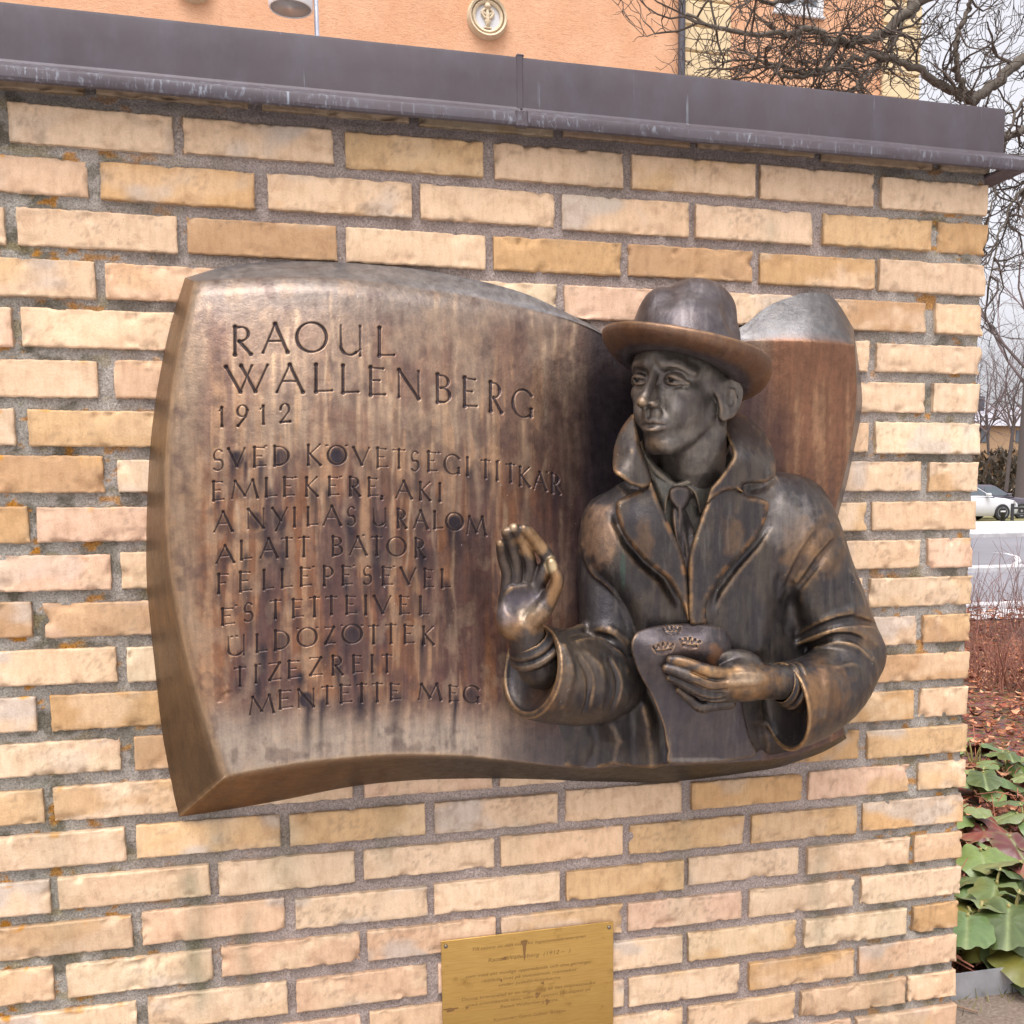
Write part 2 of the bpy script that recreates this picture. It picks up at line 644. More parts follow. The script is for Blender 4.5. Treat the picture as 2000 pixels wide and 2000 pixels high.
STAINS = [(375, 1690, 1990, 0.022, 0.9), (418, 1590, 1700, 0.02, 0.6), (560, 1600, 1760, 0.03, 0.45), (480, 1770, 1960, 0.014, 0.6), (760, 1560, 1720, 0.03, 0.4), (1010, 1590, 1760, 0.03, 0.35), (1330, 1600, 1900, 0.03, 0.35), (1600, 1640, 1860, 0.025, 0.5), (250, 1100, 1500, 0.03, 0.25), (90, 1500, 1900, 0.03, 0.3),
          (700, 150, 330, 0.03, 0.25), (1190, 200, 420, 0.03, 0.35), (1500, 420, 500, 0.02, 0.5), (1730, 1750, 1990, 0.03, 0.4)]
STAINS = [(on_wall(q[0], q[1])[0], on_wall(q[0], q[1])[2], on_wall(q[0], q[2])[2], q[3], q[4]) for q in STAINS]


def wall_stain(C, X, Z, k):
    """run-off marks on the wall face"""
    for x, z1, z0, w, a in STAINS:
        m = 1.2 * a * k * np.exp(-((X - x - 0.006 * np.sin(Z * 40)) / w) ** 2) * sstep(z0 - 0.03, z0 + 0.05, Z) * sstep(z1 + 0.02, z1 - 0.03, Z) * (0.4 + 0.9 * fbm(X * 60, Z * 12, 1.1, 3, 99))
        C = C * (1 - m[..., None]) + m[..., None] * np.array([0.20, 0.19, 0.12])
    return C


def edge_samples(L, step=0.0046):
    e = [0, 0.0016, 0.0035, 0.006, 0.010]
    n = max(1, int(round((L - 0.02) / step)))
    return np.array(e[:-1] + list(np.linspace(0.010, L - 0.010, n + 1)) + [L - q for q in e[-2::-1]])


def add_brick(x0, x1, zc, row, k, depth=0.10):
    global bn
    w, h = x1 - x0, BH * (1 + 0.03 * rng.normal())
    u_, w_ = edge_samples(w), edge_samples(h, 0.0055)
    U, W = np.meshgrid(u_, w_)
    sd_ = int(rng.integers(1e6))
    ox, oz = x0, zc - h / 2 + 0.0012 * rng.normal()
    e = np.minimum(np.minimum(U, w - U), np.minimum(W, h - W))
    # ragged arrises
    fade = np.clip(1 - e / 0.012, 0, 1)
    nx = (fbm((ox + U) * 70, (oz + W) * 70, sd_ % 97, 4, 3) - 0.5) * 0.0022 + (fbm((ox + U) * 210, (oz + W) * 210, 5.5, 3, 4) - 0.5) * 0.0028
    nz = (fbm((ox + U) * 70, (oz + W) * 70, sd_ % 89, 4, 9) - 0.5) * 0.0022 + (fbm((ox + U) * 210, (oz + W) * 210, 7.5, 3, 6) - 0.5) * 0.0030
    low = (fbm((ox + U) * 14, (oz + W) * 14, sd_ % 71, 3, 5) - 0.5) * 0.0008
    rad = 0.0008 + 0.004 * fbm((ox + U) * 26, (oz + W) * 26, 3.3, 3, 13) ** 2
    ee = np.clip(e, 0, rad)
    rnd = rad - np.sqrt(np.maximum(rad ** 2 - (rad - ee) ** 2, 0))
    chip = np.clip(fbm((ox + U) * 38, (oz + W) * 38, sd_ % 61, 3, 21) - 0.60, 0, 1) * np.clip(1 - e / 0.02, 0, 1) * 0.05
    tilt = rng.normal(0, 0.0018) * (U / w - 0.5) + rng.normal(0, 0.0012) * (W / h - 0.5) * 2
    face = -0.0 - 0.0012 * rng.normal() + tilt
    surf = (fbm((ox + U) * 45, (oz + W) * 45, 1.7, 4, 31) - 0.5) * 0.0013
    Yv = face + rnd + surf + chip
    Xv = ox + U + nx * fade + low * fade
    Zv = oz + W + nz * fade + low * fade
    c0 = palette[BROWN.get((row, k), rng.choice(len(palette), p=pw))] * (1 + 0.05 * rng.normal())
    blot = fbm((ox + U) * 11, (oz + W) * 18, sd_ % 53, 4, 41)
    c1 = palette[rng.choice([0, 2, 5, 7, 8, 9])]
    m_ = sstep(0.48, 0.66, blot)[..., None] * rng.uniform(0.2, 0.9)
    C = (1 - m_) * c0 + m_ * c1
    gry = sstep(0.60, 0.74, fbm((ox + U) * 9, (oz + W) * 13, sd_ % 47, 3, 51))[..., None] * rng.choice([0, 0, 0.3, 0.6])
    C = C * (1 - gry) + gry * np.array([0.42, 0.38, 0.34])
    dirt = np.clip(1 - e / 0.009, 0, 1) * sstep(0.42, 0.62, fbm((ox + U) * 60, (oz + W) * 60, 2.2, 4, 61))
    C = C * (1 - 0.45 * dirt[..., None]) + 0.45 * dirt[..., None] * np.array([0.30, 0.21, 0.13])
    # lichen on the left, weather streaks
    lich = sstep(0.66, 0.72, fbm((ox + U) * 60, (oz + W) * 60, 8.1, 4, 71)) * sstep(-1.55, -1.95, ox + U) * sstep(0.006, 0.0, h - W - 0.004)
    C = C * (1 - lich[..., None]) + lich[..., None] * np.array([0.55, 0.26, 0.04])
    C = wall_stain(C, ox + U, oz + W, 0.6)
    spk = sstep(0.60, 0.68, fbm((ox + U) * 150, (oz + W) * 150, sd_ % 43, 3, 67)) * sstep(0.48, 0.66, fbm((ox + U) * 16, (oz + W) * 20, sd_ % 41, 3, 69))
    C = C * (1 - 0.36 * spk[..., None]) + 0.36 * spk[..., None] * np.array([0.20, 0.14, 0.09])
    if row == 0:          # course under the coping: stain plus the coping's shade, darkened into the colour
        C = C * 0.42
    nu, nw = len(u_), len(w_)
    V = np.stack([Xv, Yv, Zv], -1).reshape(-1, 3)
    i = np.arange(nu * nw).reshape(nw, nu) + bn
    bF.append(np.stack([i[:-1, :-1], i[:-1, 1:], i[1:, 1:], i[1:, :-1]], -1).reshape(-1, 4))
    ring = np.concatenate([i[0, :-1], i[:-1, -1], i[-1, :0:-1], i[:0:-1, 0]])
    Vr = V[ring - bn].copy()
    Vr[:, 1] = depth
    j = np.arange(len(ring)) + bn + nu * nw
    j0 = j + len(ring)
    bF.append(np.stack([j0, j, np.roll(j, -1), np.roll(j0, -1)], -1))
    bV.append(V)
    bV.append(Vr)
    bV.append(V[ring - bn].copy())
    Cf = C.reshape(-1, 3)
    bC.append(Cf)
    bC.append(Cf[ring - bn] * 0.9)
    bC.append(Cf[ring - bn] * 0.9)
    bn += len(V) + 2 * len(Vr)


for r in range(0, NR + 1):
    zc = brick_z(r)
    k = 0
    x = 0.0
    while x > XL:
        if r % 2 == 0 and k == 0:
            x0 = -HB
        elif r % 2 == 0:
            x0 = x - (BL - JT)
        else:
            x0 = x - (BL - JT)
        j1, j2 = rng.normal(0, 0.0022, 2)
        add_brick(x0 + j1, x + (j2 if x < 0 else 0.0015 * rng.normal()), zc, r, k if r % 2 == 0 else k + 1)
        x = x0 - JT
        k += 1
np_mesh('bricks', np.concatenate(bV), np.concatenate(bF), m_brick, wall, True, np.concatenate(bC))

# mortar bed: one rough sheet a little behind the brick faces, with returns at the corner
mx = np.arange(XL, -0.004, 0.0042)
mz = np.arange(-0.05, GZ + 0.04, 0.0042)
X, Z = np.meshgrid(mx, mz)
rough = (fbm(X * 60, Z * 60, 4.4, 4, 81) - 0.5) * 0.009 + (noise3(X * 300, Z * 300, 1, 82) - 0.5) * 0.0026
Yv = 0.0105 + rough
cb = np.array([0.43, 0.35, 0.31])
left = sstep(-1.35, -1.9, X)[..., None]
right = sstep(-0.45, -0.1, X)[..., None]
gr = np.clip(left + right * 0.8, 0, 1)
C = cb * (1 - gr) + np.array([0.42, 0.385, 0.33]) * gr
moss = sstep(0.54, 0.62, fbm(X * 22, Z * 30, 6.6, 4, 91))[..., None] * gr
C = C * (1 - 0.8 * moss) + 0.8 * moss * np.array([0.13, 0.115, 0.075])
yel = sstep(0.60, 0.68, fbm(X * 30, Z * 46, 9.6, 4, 93))[..., None] * gr
C = C * (1 - 0.6 * yel) + 0.6 * yel * np.array([0.30, 0.24, 0.11])
org = sstep(0.66, 0.71, fbm(X * 34, Z * 60, 3.1, 4, 95))[..., None] * gr
C = C * (1 - org) + org * np.array([0.50, 0.22, 0.03])
C = wall_stain(C, X, Z, 0.8)
blo = fbm(X * 9, Z * 14, 2.2, 4, 97)[..., None]
C = C * (0.78 + 0.44 * blo)
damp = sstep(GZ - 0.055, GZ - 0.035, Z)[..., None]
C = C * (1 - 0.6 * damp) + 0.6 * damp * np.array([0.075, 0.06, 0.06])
V = np.stack([X, Yv, Z], -1).reshape(-1, 3)
ii = np.arange(X.size).reshape(X.shape)
F = np.stack([ii[:-1, :-1], ii[:-1, 1:], ii[1:, 1:], ii[1:, :-1]], -1).reshape(-1, 4)
e = ii[:, -1]
V2 = V[e].copy()
V2[:, 1] = WALL_T - 0.02
j = np.arange(len(e)) + len(V)
F = np.concatenate([F, np.stack([e[:-1], j[:-1], j[1:], e[1:]], -1)])
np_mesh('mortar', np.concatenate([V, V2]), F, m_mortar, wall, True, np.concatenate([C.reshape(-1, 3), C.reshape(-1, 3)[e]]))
# the back leaf of the wall: same bricks, seen only past the corner
bV, bF, bC, bn = [], [], [], 0
mbk = MB()
for r in range(0, NR + 1):
    w_ = 0.115 if r % 2 else 0.23
    y0 = 0.118 if r % 2 == 0 else 0.108
    y = y0 + 0.012
    while y < WALL_T - 0.02:
        y1 = min(y + w_, WALL_T)
        mbk.box((-0.12, y, brick_z(r) - BH / 2), (0.001 * rng.normal(), y1, brick_z(r) + BH / 2), 0.003, palette[rng.choice(len(palette), p=pw)])
        y = y1 + 0.014
mbk.build('end_bricks', m_brick, wall)
mbb = MB()
mbb.box((XL, 0.10, -0.05), (-0.012, WALL_T - 0.003, GZ + 0.06), 0, np.array([0.62, 0.46, 0.28]))
mbb.build('wall_core', m_brick, wall)

# ------------------------------------------------------------------ coping
m_cop, nt, b = newmat('browned_copper')
v = coords(nt)
vst = coords(nt, (1, 1, 0.10))
base = ramp(nt, noise(nt, 3.0, 5, 0.6, v), [(0.3, (0.047, 0.035, 0.040)), (0.7, (0.070, 0.053, 0.058))])
cl = noise(nt, 22, 5, 0.65, coords(nt, (1, 1, 0.5)))
base = mix(nt, ramp(nt, cl, [(0.42, (0, 0, 0)), (0.75, (0.35, 0.35, 0.35))]), base, (0.10, 0.098, 0.115))
st = noise(nt, 85, 3, 0.5, coords(nt, (1, 1, 0.06)))
msk = math_n(nt, 'MULTIPLY', ramp(nt, st, [(0.66, (0, 0, 0)), (0.74, (1, 1, 1))]), ramp(nt, noise(nt, 7, 3, 0.6, v), [(0.48, (0, 0, 0)), (0.62, (1, 1, 1))]))
base = mix(nt, math_n(nt, 'MULTIPLY', msk, 0.5), base, (0.32, 0.37, 0.41))
a = nd(nt, 'ShaderNodeVertexColor', layer_name='tone')
sep = nd(nt, 'ShaderNodeSeparateColor')
nt.links.new(a.outputs[0], sep.inputs[0])
st2 = noise(nt, 130, 4, 0.7, coords(nt, (1, 1, 0.3)))
m2 = math_n(nt, 'MULTIPLY', ramp(nt, st2, [(0.52, (0, 0, 0)), (0.64, (1, 1, 1))]), sep.outputs[0])
base = mix(nt, math_n(nt, 'MULTIPLY', math_n(nt, 'MULTIPLY', m2, 0.75), ramp(nt, noise(nt, 11, 4, 0.7, v), [(0.42, (0, 0, 0)), (0.66, (1, 1, 1))])), base, (0.27, 0.29, 0.33))
nt.links.new(base, b.inputs['Base Color'])
b.inputs['Metallic'].default_value = 0.15
b.inputs['Roughness'].default_value = 0.55
bump(nt, b, noise(nt, 14, 3, 0.5, v), 0.12, 0.01)

DF, DN = 0.035, 0.062


def zpx(px, py, d):
    return on_wall(px * 2000 / 1932, py * 2000 / 1932, d)


top_z = np.mean([zpx(40, 5, DF)[2], zpx(980, 104, DF)[2], zpx(1880, 203, DF)[2]])
fb_z = np.mean([zpx(40, 122, DF)[2], zpx(980, 213, DF)[2], zpx(1880, 290, DF)[2]])
nb_z = np.mean([zpx(40, 150, DN)[2], zpx(980, 242, DN)[2], zpx(1880, 316, DN)[2]])
nt_z = np.mean([zpx(40, 121, DN)[2], zpx(980, 213, DN)[2], zpx(1880, 290, DN)[2]])
print('COPING', top_z, fb_z, nt_z, nb_z, GZ)
x_end = zpx(1895, 250, DF)[0]
x_nose = zpx(1948, 300, DN)[0]
x_seam = zpx(985, 160, DF)[0]
cop = empty('coping', (0, 0, 0))
cop.parent = wall
nh = nt_z - nb_z
# cross-section (y, z, nose flag): from the back, over the top, down the face, out over the nose and back under
sec = [(WALL_T + DF, fb_z - 0.01, 0), (WALL_T + DF, top_z - 0.006, 0), (WALL_T + DF - 0.006, top_z, 0), (-DF + 0.006, top_z, 0), (-DF + 0.001, top_z - 0.002, 0),
       (-DF, top_z - 0.007, 0), (-DF, (top_z + fb_z) / 2, 0), (-DF, fb_z + 0.006, 0.0), (-DF - 0.003, fb_z + 0.001, 0.2), (-DN + 0.005, nt_z - 0.001, 0.9), (-DN + 0.001, nt_z - 0.003, 1),
       (-DN, nt_z - 0.006, 1), (-DN, nb_z + 0.006, 1), (-DN + 0.002, nb_z + 0.002, 1), (-DN + 0.006, nb_z, 0.5), (-DN + 0.008, nb_z + 0.003, 0), (-DN + 0.009, nt_z - 0.004, 0), (-DF + 0.01, fb_z - 0.004, 0), (0.0, fb_z - 0.002, 0), (0.06, fb_z - 0.002, 0)]


def coping_run(xa, xb, name, xna=None, xnb=None):
    n = 40
    V, F, C = [], [], []
    for k in range(n + 1):
        t = k / n
        for y, z, fl in sec:
            a_, b_ = (xna if xna is not None and fl > 0.1 else xa), (xnb if xnb is not None and fl > 0.1 else xb)
            x = a_ + (b_ - a_) * t
            wob = 0.0012 * math.sin(x * 9 + y * 30) + 0.001 * math.sin(x * 23 + 1.3)
            V.append([x, y + wob, z + 0.6 * wob])
            C.append([fl, fl, fl])
    m = len(sec)
    for k in range(n):
        for j in range(m - 1):
            F.append([k * m + j, k * m + j + 1, (k + 1) * m + j + 1, (k + 1) * m + j])
    F.append([j for j in range(m)])
    F.append([n * m + j for j in range(m)][::-1])
    o = np_mesh(name, V, F, m_cop, cop, True, np.array(C))
    autosmooth(o, 26)
    return o


coping_run(x_seam, x_end, 'metal_sheet', None, x_nose)
coping_run(XL, x_seam - 0.004, 'metal_sheet')
# standing lap over the seam
mb = MB()
sm = [(x_seam - 0.016, x_seam + 0.014)]
mb.box((x_seam - 0.010, -DF - 0.0012, fb_z + 0.002), (x_seam + 0.002, -DF + 0.004, top_z + 0.002), 0.0015, (0, 0, 0))
mb.box((x_seam - 0.018, -DN - 0.0012, nb_z - 0.001), (x_seam + 0.004, -DN + 0.012, nt_z + 0.002), 0.002, (1, 1, 1))
mb.box((x_seam - 0.010, -DF - 0.002, top_z - 0.001), (x_seam + 0.004, WALL_T, top_z + 0.0035), 0.002, (0, 0, 0))
mb.build('seam', m_cop, cop)
# end turn-down: the right-hand drip
mb = MB()
mb.box((x_end - 0.004, -DF + 0.002, fb_z - 0.004), (x_end + 0.002, WALL_T + DF - 0.004, top_z - 0.002), 0.001, (0, 0, 0))
mb.box((x_end - 0.01, -DN + 0.004, nb_z + 0.004), (x_nose, WALL_T + DN, nb_z + 0.010), 0.004, (1, 1, 1))
mb.build('end_cap', m_cop, cop)
# ------------------------------------------------------------------ sculpting: signed distances on a grid, then a surface net
# sculpt units: picture points of a 1932 px picture, depth towards the viewer in the same unit, 0 on a plane through the wall
K = 2000 / 1932.0
FS = 1978.04 / K
CPX, CPY = PPX / K, PPY / K


def wall_depth(px, py):
    r = ray(np.asarray(px) * K, np.asarray(py) * K)
    return -CAM[1] / r[..., 1]


ZR = float(wall_depth(1300, 900))
US = ZR / FS                                # metres per sculpt unit at the wall


def zw(px, py):
    return (ZR - wall_depth(px, py)) / US


def to_world(P):
    P = np.asarray(P, float)
    return CAM + ((ZR - P[..., 2] * US)[..., None]) * ray(P[..., 0] * K, P[..., 1] * K)


def W3(px, py, d):
    """point a distance d (units, along the view) off the wall"""
    return np.array([px, py, float(zw(px, py)) + d])


def WP(L):
    return np.array([W3(*q[:3]) for q in L])


def catmull(P, n):
    P = np.asarray(P, float)
    if len(P) == 2:
        t = np.linspace(0, 1, n)[:, None]
        return P[0] * (1 - t) + P[1] * t
    Q = np.concatenate([[2 * P[0] - P[1]], P, [2 * P[-1] - P[-2]]])
    out = []
    for u in np.linspace(0, len(P) - 1 - 1e-9, n):
        i = int(u)
        t = u - i
        a, b_, c_, d = Q[i:i + 4]
        out.append(0.5 * ((2 * b_) + (-a + c_) * t + (2 * a - 5 * b_ + 4 * c_ - d) * t * t + (-a + 3 * b_ - 3 * c_ + d) * t ** 3))
    return np.array(out)


class Sculpt:
    def __init__(self, lo, hi, h):
        self.lo, self.h = np.array(lo, float), h
        self.ax = [np.arange(lo[k], hi[k] + h, h).astype(np.float32) for k in range(3)]
        self.F = np.full([len(a) for a in self.ax], 60.0, np.float32)

    def win(self, lo, hi):
        s = []
        for k in range(3):
            a = int(max(0, math.floor((lo[k] - self.lo[k]) / self.h)))
            b_ = int(min(len(self.ax[k]), math.ceil((hi[k] - self.lo[k]) / self.h) + 1))
            if b_ <= a:
                return None
            s.append(slice(a, b_))
        return tuple(s)

    def xyz(self, s):
        return self.ax[0][s[0]][:, None, None], self.ax[1][s[1]][None, :, None], self.ax[2][s[2]][None, None, :]

    def put(self, s, d, k, op):
        f = self.F[s]
        if op == 'add':
            if k <= 0:
                f = np.minimum(f, d)
            else:
                h = np.clip(0.5 + 0.5 * (f - d) / k, 0, 1)
                f = f + (d - f) * h - k * h * (1 - h)
        elif op == 'sub':
            d = -d
            if k <= 0:
                f = np.maximum(f, d)
            else:
                h = np.clip(0.5 - 0.5 * (f - d) / k, 0, 1)
                f = f + (d - f) * h + k * h * (1 - h)
        elif op == 'cut':
            f = np.maximum(f, d)
        self.F[s] = f

    def ell(self, c, r, k=8, op='add', R=None, pad=None):
        """R: rows are the ellipsoid's own axes"""
        c, r = np.asarray(c, float), np.asarray(r, float)
        m = (r.max() if R is not None else r) + k + 4
        s = self.win(c - m, c + m)
        if s is None:
            return
        X, Y, Z = self.xyz(s)
        X, Y, Z = X - c[0], Y - c[1], Z - c[2]
        if R is not None:
            X, Y, Z = (R[0][0] * X + R[0][1] * Y + R[0][2] * Z, R[1][0] * X + R[1][1] * Y + R[1][2] * Z, R[2][0] * X + R[2][1] * Y + R[2][2] * Z)
        k0 = np.sqrt((X / r[0]) ** 2 + (Y / r[1]) ** 2 + (Z / r[2]) ** 2)
        k1 = np.sqrt((X / r[0] ** 2) ** 2 + (Y / r[1] ** 2) ** 2 + (Z / r[2] ** 2) ** 2) + 1e-9
        d = np.where(k0 < 0.15, -r.min() * (1 - k0), k0 * (k0 - 1) / k1).astype(np.float32)
        self.put(s, d, k, op)

    def chain(self, P, r, k=8, op='add', n=None, cuts=(), flat=None):
        """tapered tube through P; cuts: list of (point, normal) keeping the side the normal points away from"""
        P = np.asarray(P, float)
        r = np.broadcast_to(np.asarray(r, float), (len(P),))
        n = n or max(2, 4 * (len(P) - 1) + 1)
        if len(P) > 2:
            Q = catmull(np.column_stack([P, r]), n)
        else:
            Q = np.column_stack([P, r])
        P, r = Q[:, :3], np.maximum(Q[:, 3], 0.3)
        m = r.max() + k + 5
        s = self.win(P.min(0) - m, P.max(0) + m)
        if s is None:
            return
        X, Y, Z = self.xyz(s)
        D = np.full(self.F[s].shape, 60.0, np.float32)
        for i in range(len(P) - 1):
            mm = max(r[i], r[i + 1]) + k + 5
            lo, hi = np.minimum(P[i], P[i + 1]) - mm, np.maximum(P[i], P[i + 1]) + mm
            w = self.win(lo, hi)
            if w is None:
                continue
            w2 = tuple(slice(max(a.start, b_.start) - b_.start, max(0, min(a.stop, b_.stop) - b_.start)) for a, b_ in zip(w, s))
            x, y, z = X[w2[0]], Y[:, w2[1]], Z[:, :, w2[2]]
            ab = P[i + 1] - P[i]
            L = ab @ ab + 1e-9
            t = np.clip(((x - P[i][0]) * ab[0] + (y - P[i][1]) * ab[1] + (z - P[i][2]) * ab[2]) / L, 0, 1)
            d = np.sqrt((x - P[i][0] - t * ab[0]) ** 2 + (y - P[i][1] - t * ab[1]) ** 2 + (z - P[i][2] - t * ab[2]) ** 2) - (r[i] + t * (r[i + 1] - r[i]))
            D[w2] = np.minimum(D[w2], d)
        for c, nrm in cuts:
            nrm = np.asarray(nrm, float) / np.linalg.norm(nrm)
            D = np.maximum(D, ((X - c[0]) * nrm[0] + (Y - c[1]) * nrm[1] + (Z - c[2]) * nrm[2]).astype(np.float32))
        self.put(s, D, k, op)

    def sheet(self, G, th, k=4, op='add', step=2.2):
        """thick sheet through a grid of points G (m, n, 3); th: thickness (number or m x n)"""
        G = np.asarray(G, float)
        th = np.broadcast_to(np.asarray(th, float), G.shape[:2])
        Q = np.dstack([G, th])
        lr = np.linalg.norm(np.diff(G, axis=0), axis=2).sum(0).max()
        lc = np.linalg.norm(np.diff(G, axis=1), axis=2).sum(1).max()
        A = np.array([catmull(Q[:, j], max(2, int(lr / step))) for j in range(Q.shape[1])])
        B = np.array([catmull(A[:, i], max(2, int(lc / step))) for i in range(A.shape[1])]).reshape(-1, 4)
        m = th.max() / 2 + k + 4
        s = self.win(B[:, :3].min(0) - m, B[:, :3].max(0) + m)
        D = np.full(self.F[s].shape, 60.0, np.float32)
        off = np.array([q.start for q in s])
        dim = np.array(D.shape)
        rad = int(math.ceil(m / self.h))
        for x, y, z, t in B:
            i0 = np.round((np.array([x, y, z]) - self.lo) / self.h).astype(int) - off
            a, b_ = np.maximum(i0 - rad, 0), np.minimum(i0 + rad + 1, dim)
            if (b_ <= a).any():
                continue
            w = tuple(slice(p, q) for p, q in zip(a, b_))
            gx_ = self.ax[0][a[0] + off[0]:b_[0] + off[0]] - x
            gy_ = self.ax[1][a[1] + off[1]:b_[1] + off[1]] - y
            gz_ = self.ax[2][a[2] + off[2]:b_[2] + off[2]] - z
            d = np.sqrt(gx_[:, None, None] ** 2 + gy_[None, :, None] ** 2 + gz_[None, None, :] ** 2) - t / 2
            D[w] = np.minimum(D[w], d)
        self.put(s, D, k, op)

    def slab(self, poly, H, back, rnd=20, k=4, op='add', n=1.0, floor=None):
        """solid inside a picture outline, its front at depth H(px, py) (absolute), rounded off towards the outline;
        back: thickness behind the front"""
        poly = np.asarray(poly, float)
        m = k + 4
        lo, hi = poly.min(0) - m, poly.max(0) + m
        s = self.win([lo[0], lo[1], self.ax[2][0]], [hi[0], hi[1], self.ax[2][-1]])
        xs, ys = self.ax[0][s[0]], self.ax[1][s[1]]
        X, Y = np.meshgrid(xs, ys, indexing='ij')
        sd = poly_sd(poly, X, Y)
        Hh = H(X, Y)
        e = np.clip(-sd, 0, rnd)
        drop = rnd * n - n * np.sqrt(np.maximum(rnd ** 2 - (rnd - e) ** 2, 0))
        top = Hh - drop
        gx_, gy_ = np.gradient(top, self.h)
        sl = np.sqrt(1 + np.minimum(gx_ ** 2 + gy_ ** 2, 9.0))
        Z = self.ax[2][s[2]][None, None, :]
        d = (Z - top[:, :, None]) / sl[:, :, None]
        d = np.maximum(d, (Hh - back)[:, :, None] - Z)
        d = np.maximum(d, sd[:, :, None]).astype(np.float32)
        self.put(s, d, k, op)

    def front(self, px, py):
        """depth of the first surface met from the viewer's side"""
        i = int(round((px - self.lo[0]) / self.h))
        j = int(round((py - self.lo[1]) / self.h))
        col = self.F[i, j]
        inside = np.nonzero(col < 0)[0]
        return float(self.ax[2][inside[-1]]) if len(inside) else None

    def on(self, L, lift=0.0):
        out = []
        for q in L:
            z = self.front(q[0], q[1])
            if z is not None:
                out.append([q[0], q[1], z + (q[2] if len(q) > 2 else lift)])
        return np.array(out)

    def mesh(self, it=2):
        F = self.F
        ins = F < 0
        nx, ny, nz = F.shape
        c = ins[:-1, :-1, :-1].astype(np.int8)
        tot = np.zeros((nx - 1, ny - 1, nz - 1), np.int8)
        for a in (0, 1):
            for b_ in (0, 1):
                for d in (0, 1):
                    tot += ins[a:nx - 1 + a, b_:ny - 1 + b_, d:nz - 1 + d]
        cell = (tot > 0) & (tot < 8)
        I = np.argwhere(cell)
        idx = np.full(cell.shape, -1, np.int32)
        idx[cell] = np.arange(len(I))
        acc = np.zeros((len(I), 3))
        cnt = np.zeros(len(I))
        corners = [(a, b_, d) for a in (0, 1) for b_ in (0, 1) for d in (0, 1)]
        for p in corners:
            for ax in range(3):
                if p[ax]:
                    continue
                q = list(p)
                q[ax] = 1
                f0 = F[I[:, 0] + p[0], I[:, 1] + p[1], I[:, 2] + p[2]]
                f1 = F[I[:, 0] + q[0], I[:, 1] + q[1], I[:, 2] + q[2]]
                m = (f0 < 0) != (f1 < 0)
                t = np.where(m, f0 / np.where(m, f0 - f1, 1), 0)
                pt = np.array(p, float)[None, :].repeat(len(I), 0)
                pt[:, ax] += t
                acc[m] += pt[m]
                cnt[m] += 1
        V = self.lo + (I + acc / cnt[:, None]) * self.h
        quads = []
        for ax in range(3):
            u, w = (ax + 1) % 3, (ax + 2) % 3
            sl0 = [slice(None)] * 3
            sl1 = [slice(None)] * 3
            sl0[ax], sl1[ax] = slice(0, -1), slice(1, None)
            ch = ins[tuple(sl0)] != ins[tuple(sl1)]
            E = np.argwhere(ch)
            E = E[(E[:, u] > 0) & (E[:, w] > 0) & (E[:, u] < cell.shape[u]) & (E[:, w] < cell.shape[w])]
            if not len(E):
                continue
            up = ins[E[:, 0], E[:, 1], E[:, 2]]
            q = []
            for a, b_ in ((1, 1), (0, 1), (0, 0), (1, 0)):
                e = E.copy()
                e[:, u] -= a
                e[:, w] -= b_
                q.append(idx[e[:, 0], e[:, 1], e[:, 2]])
            q = np.stack(q, -1)
            q[up] = q[up][:, ::-1]
            quads.append(q)
        Q = np.concatenate(quads)
        Q = Q[(Q >= 0).all(1)]
        lab = np.arange(len(V))               # keep the largest connected piece
        while True:
            m = lab[Q].min(1)
            new = lab.copy()
            for k in range(4):
                np.minimum.at(new, Q[:, k], m)
            new = new[new]
            if (new == lab).all():
                break
            lab = new
        big = np.bincount(lab[Q[:, 0]], minlength=len(V)).argmax()
        Q = Q[lab[Q[:, 0]] == big]
        used = np.unique(Q)
        re_ = np.full(len(V), -1, np.int64)
        re_[used] = np.arange(len(used))
        V, Q = V[used], re_[Q]
        for _ in range(it):
            S = np.zeros_like(V)
            n = np.zeros(len(V))
            for a, b_ in ((0, 1), (1, 2), (2, 3), (3, 0)):
                for k in range(3):
                    S[:, k] += np.bincount(Q[:, a], V[Q[:, b_], k], len(V)) + np.bincount(Q[:, b_], V[Q[:, a], k], len(V))
                n += np.bincount(Q[:, a], minlength=len(V)) + np.bincount(Q[:, b_], minlength=len(V))
            V = 0.5 * V + 0.5 * S / np.maximum(n, 1)[:, None]
        return V, Q


def poly_sd(P, X, Y):
    """signed distance to a polygon, negative inside"""
    d2 = np.full(X.shape, 1e12)
    ins = np.zeros(X.shape, bool)
    n = len(P)
    for i in range(n):
        a, b_ = P[i], P[(i + 1) % n]
        e = b_ - a
        t = np.clip(((X - a[0]) * e[0] + (Y - a[1]) * e[1]) / (e @ e + 1e-9), 0, 1)
        d2 = np.minimum(d2, (X - a[0] - t * e[0]) ** 2 + (Y - a[1] - t * e[1]) ** 2)
        c = (a[1] <= Y) != (b_[1] <= Y)
        with np.errstate(divide='ignore', invalid='ignore'):
            xi = a[0] + (Y - a[1]) / (b_[1] - a[1]) * e[0]
        ins ^= c & (X < xi)
    return np.where(ins, -1, 1) * np.sqrt(d2)


def smooth_poly(P, n=8):
    """closed outline rounded through its points"""
    P = np.asarray(P, float)
    Q = np.concatenate([P[-1:], P, P[:2]])
    out = []
    for i in range(len(P)):
        a, b_, c_, d = Q[i:i + 4]
        for t in np.arange(n) / n:
            out.append(0.5 * ((2 * b_) + (-a + c_) * t + (2 * a - 5 * b_ + 4 * c_ - d) * t * t + (-a + 3 * b_ - 3 * c_ + d) * t ** 3))
    return np.array(out)


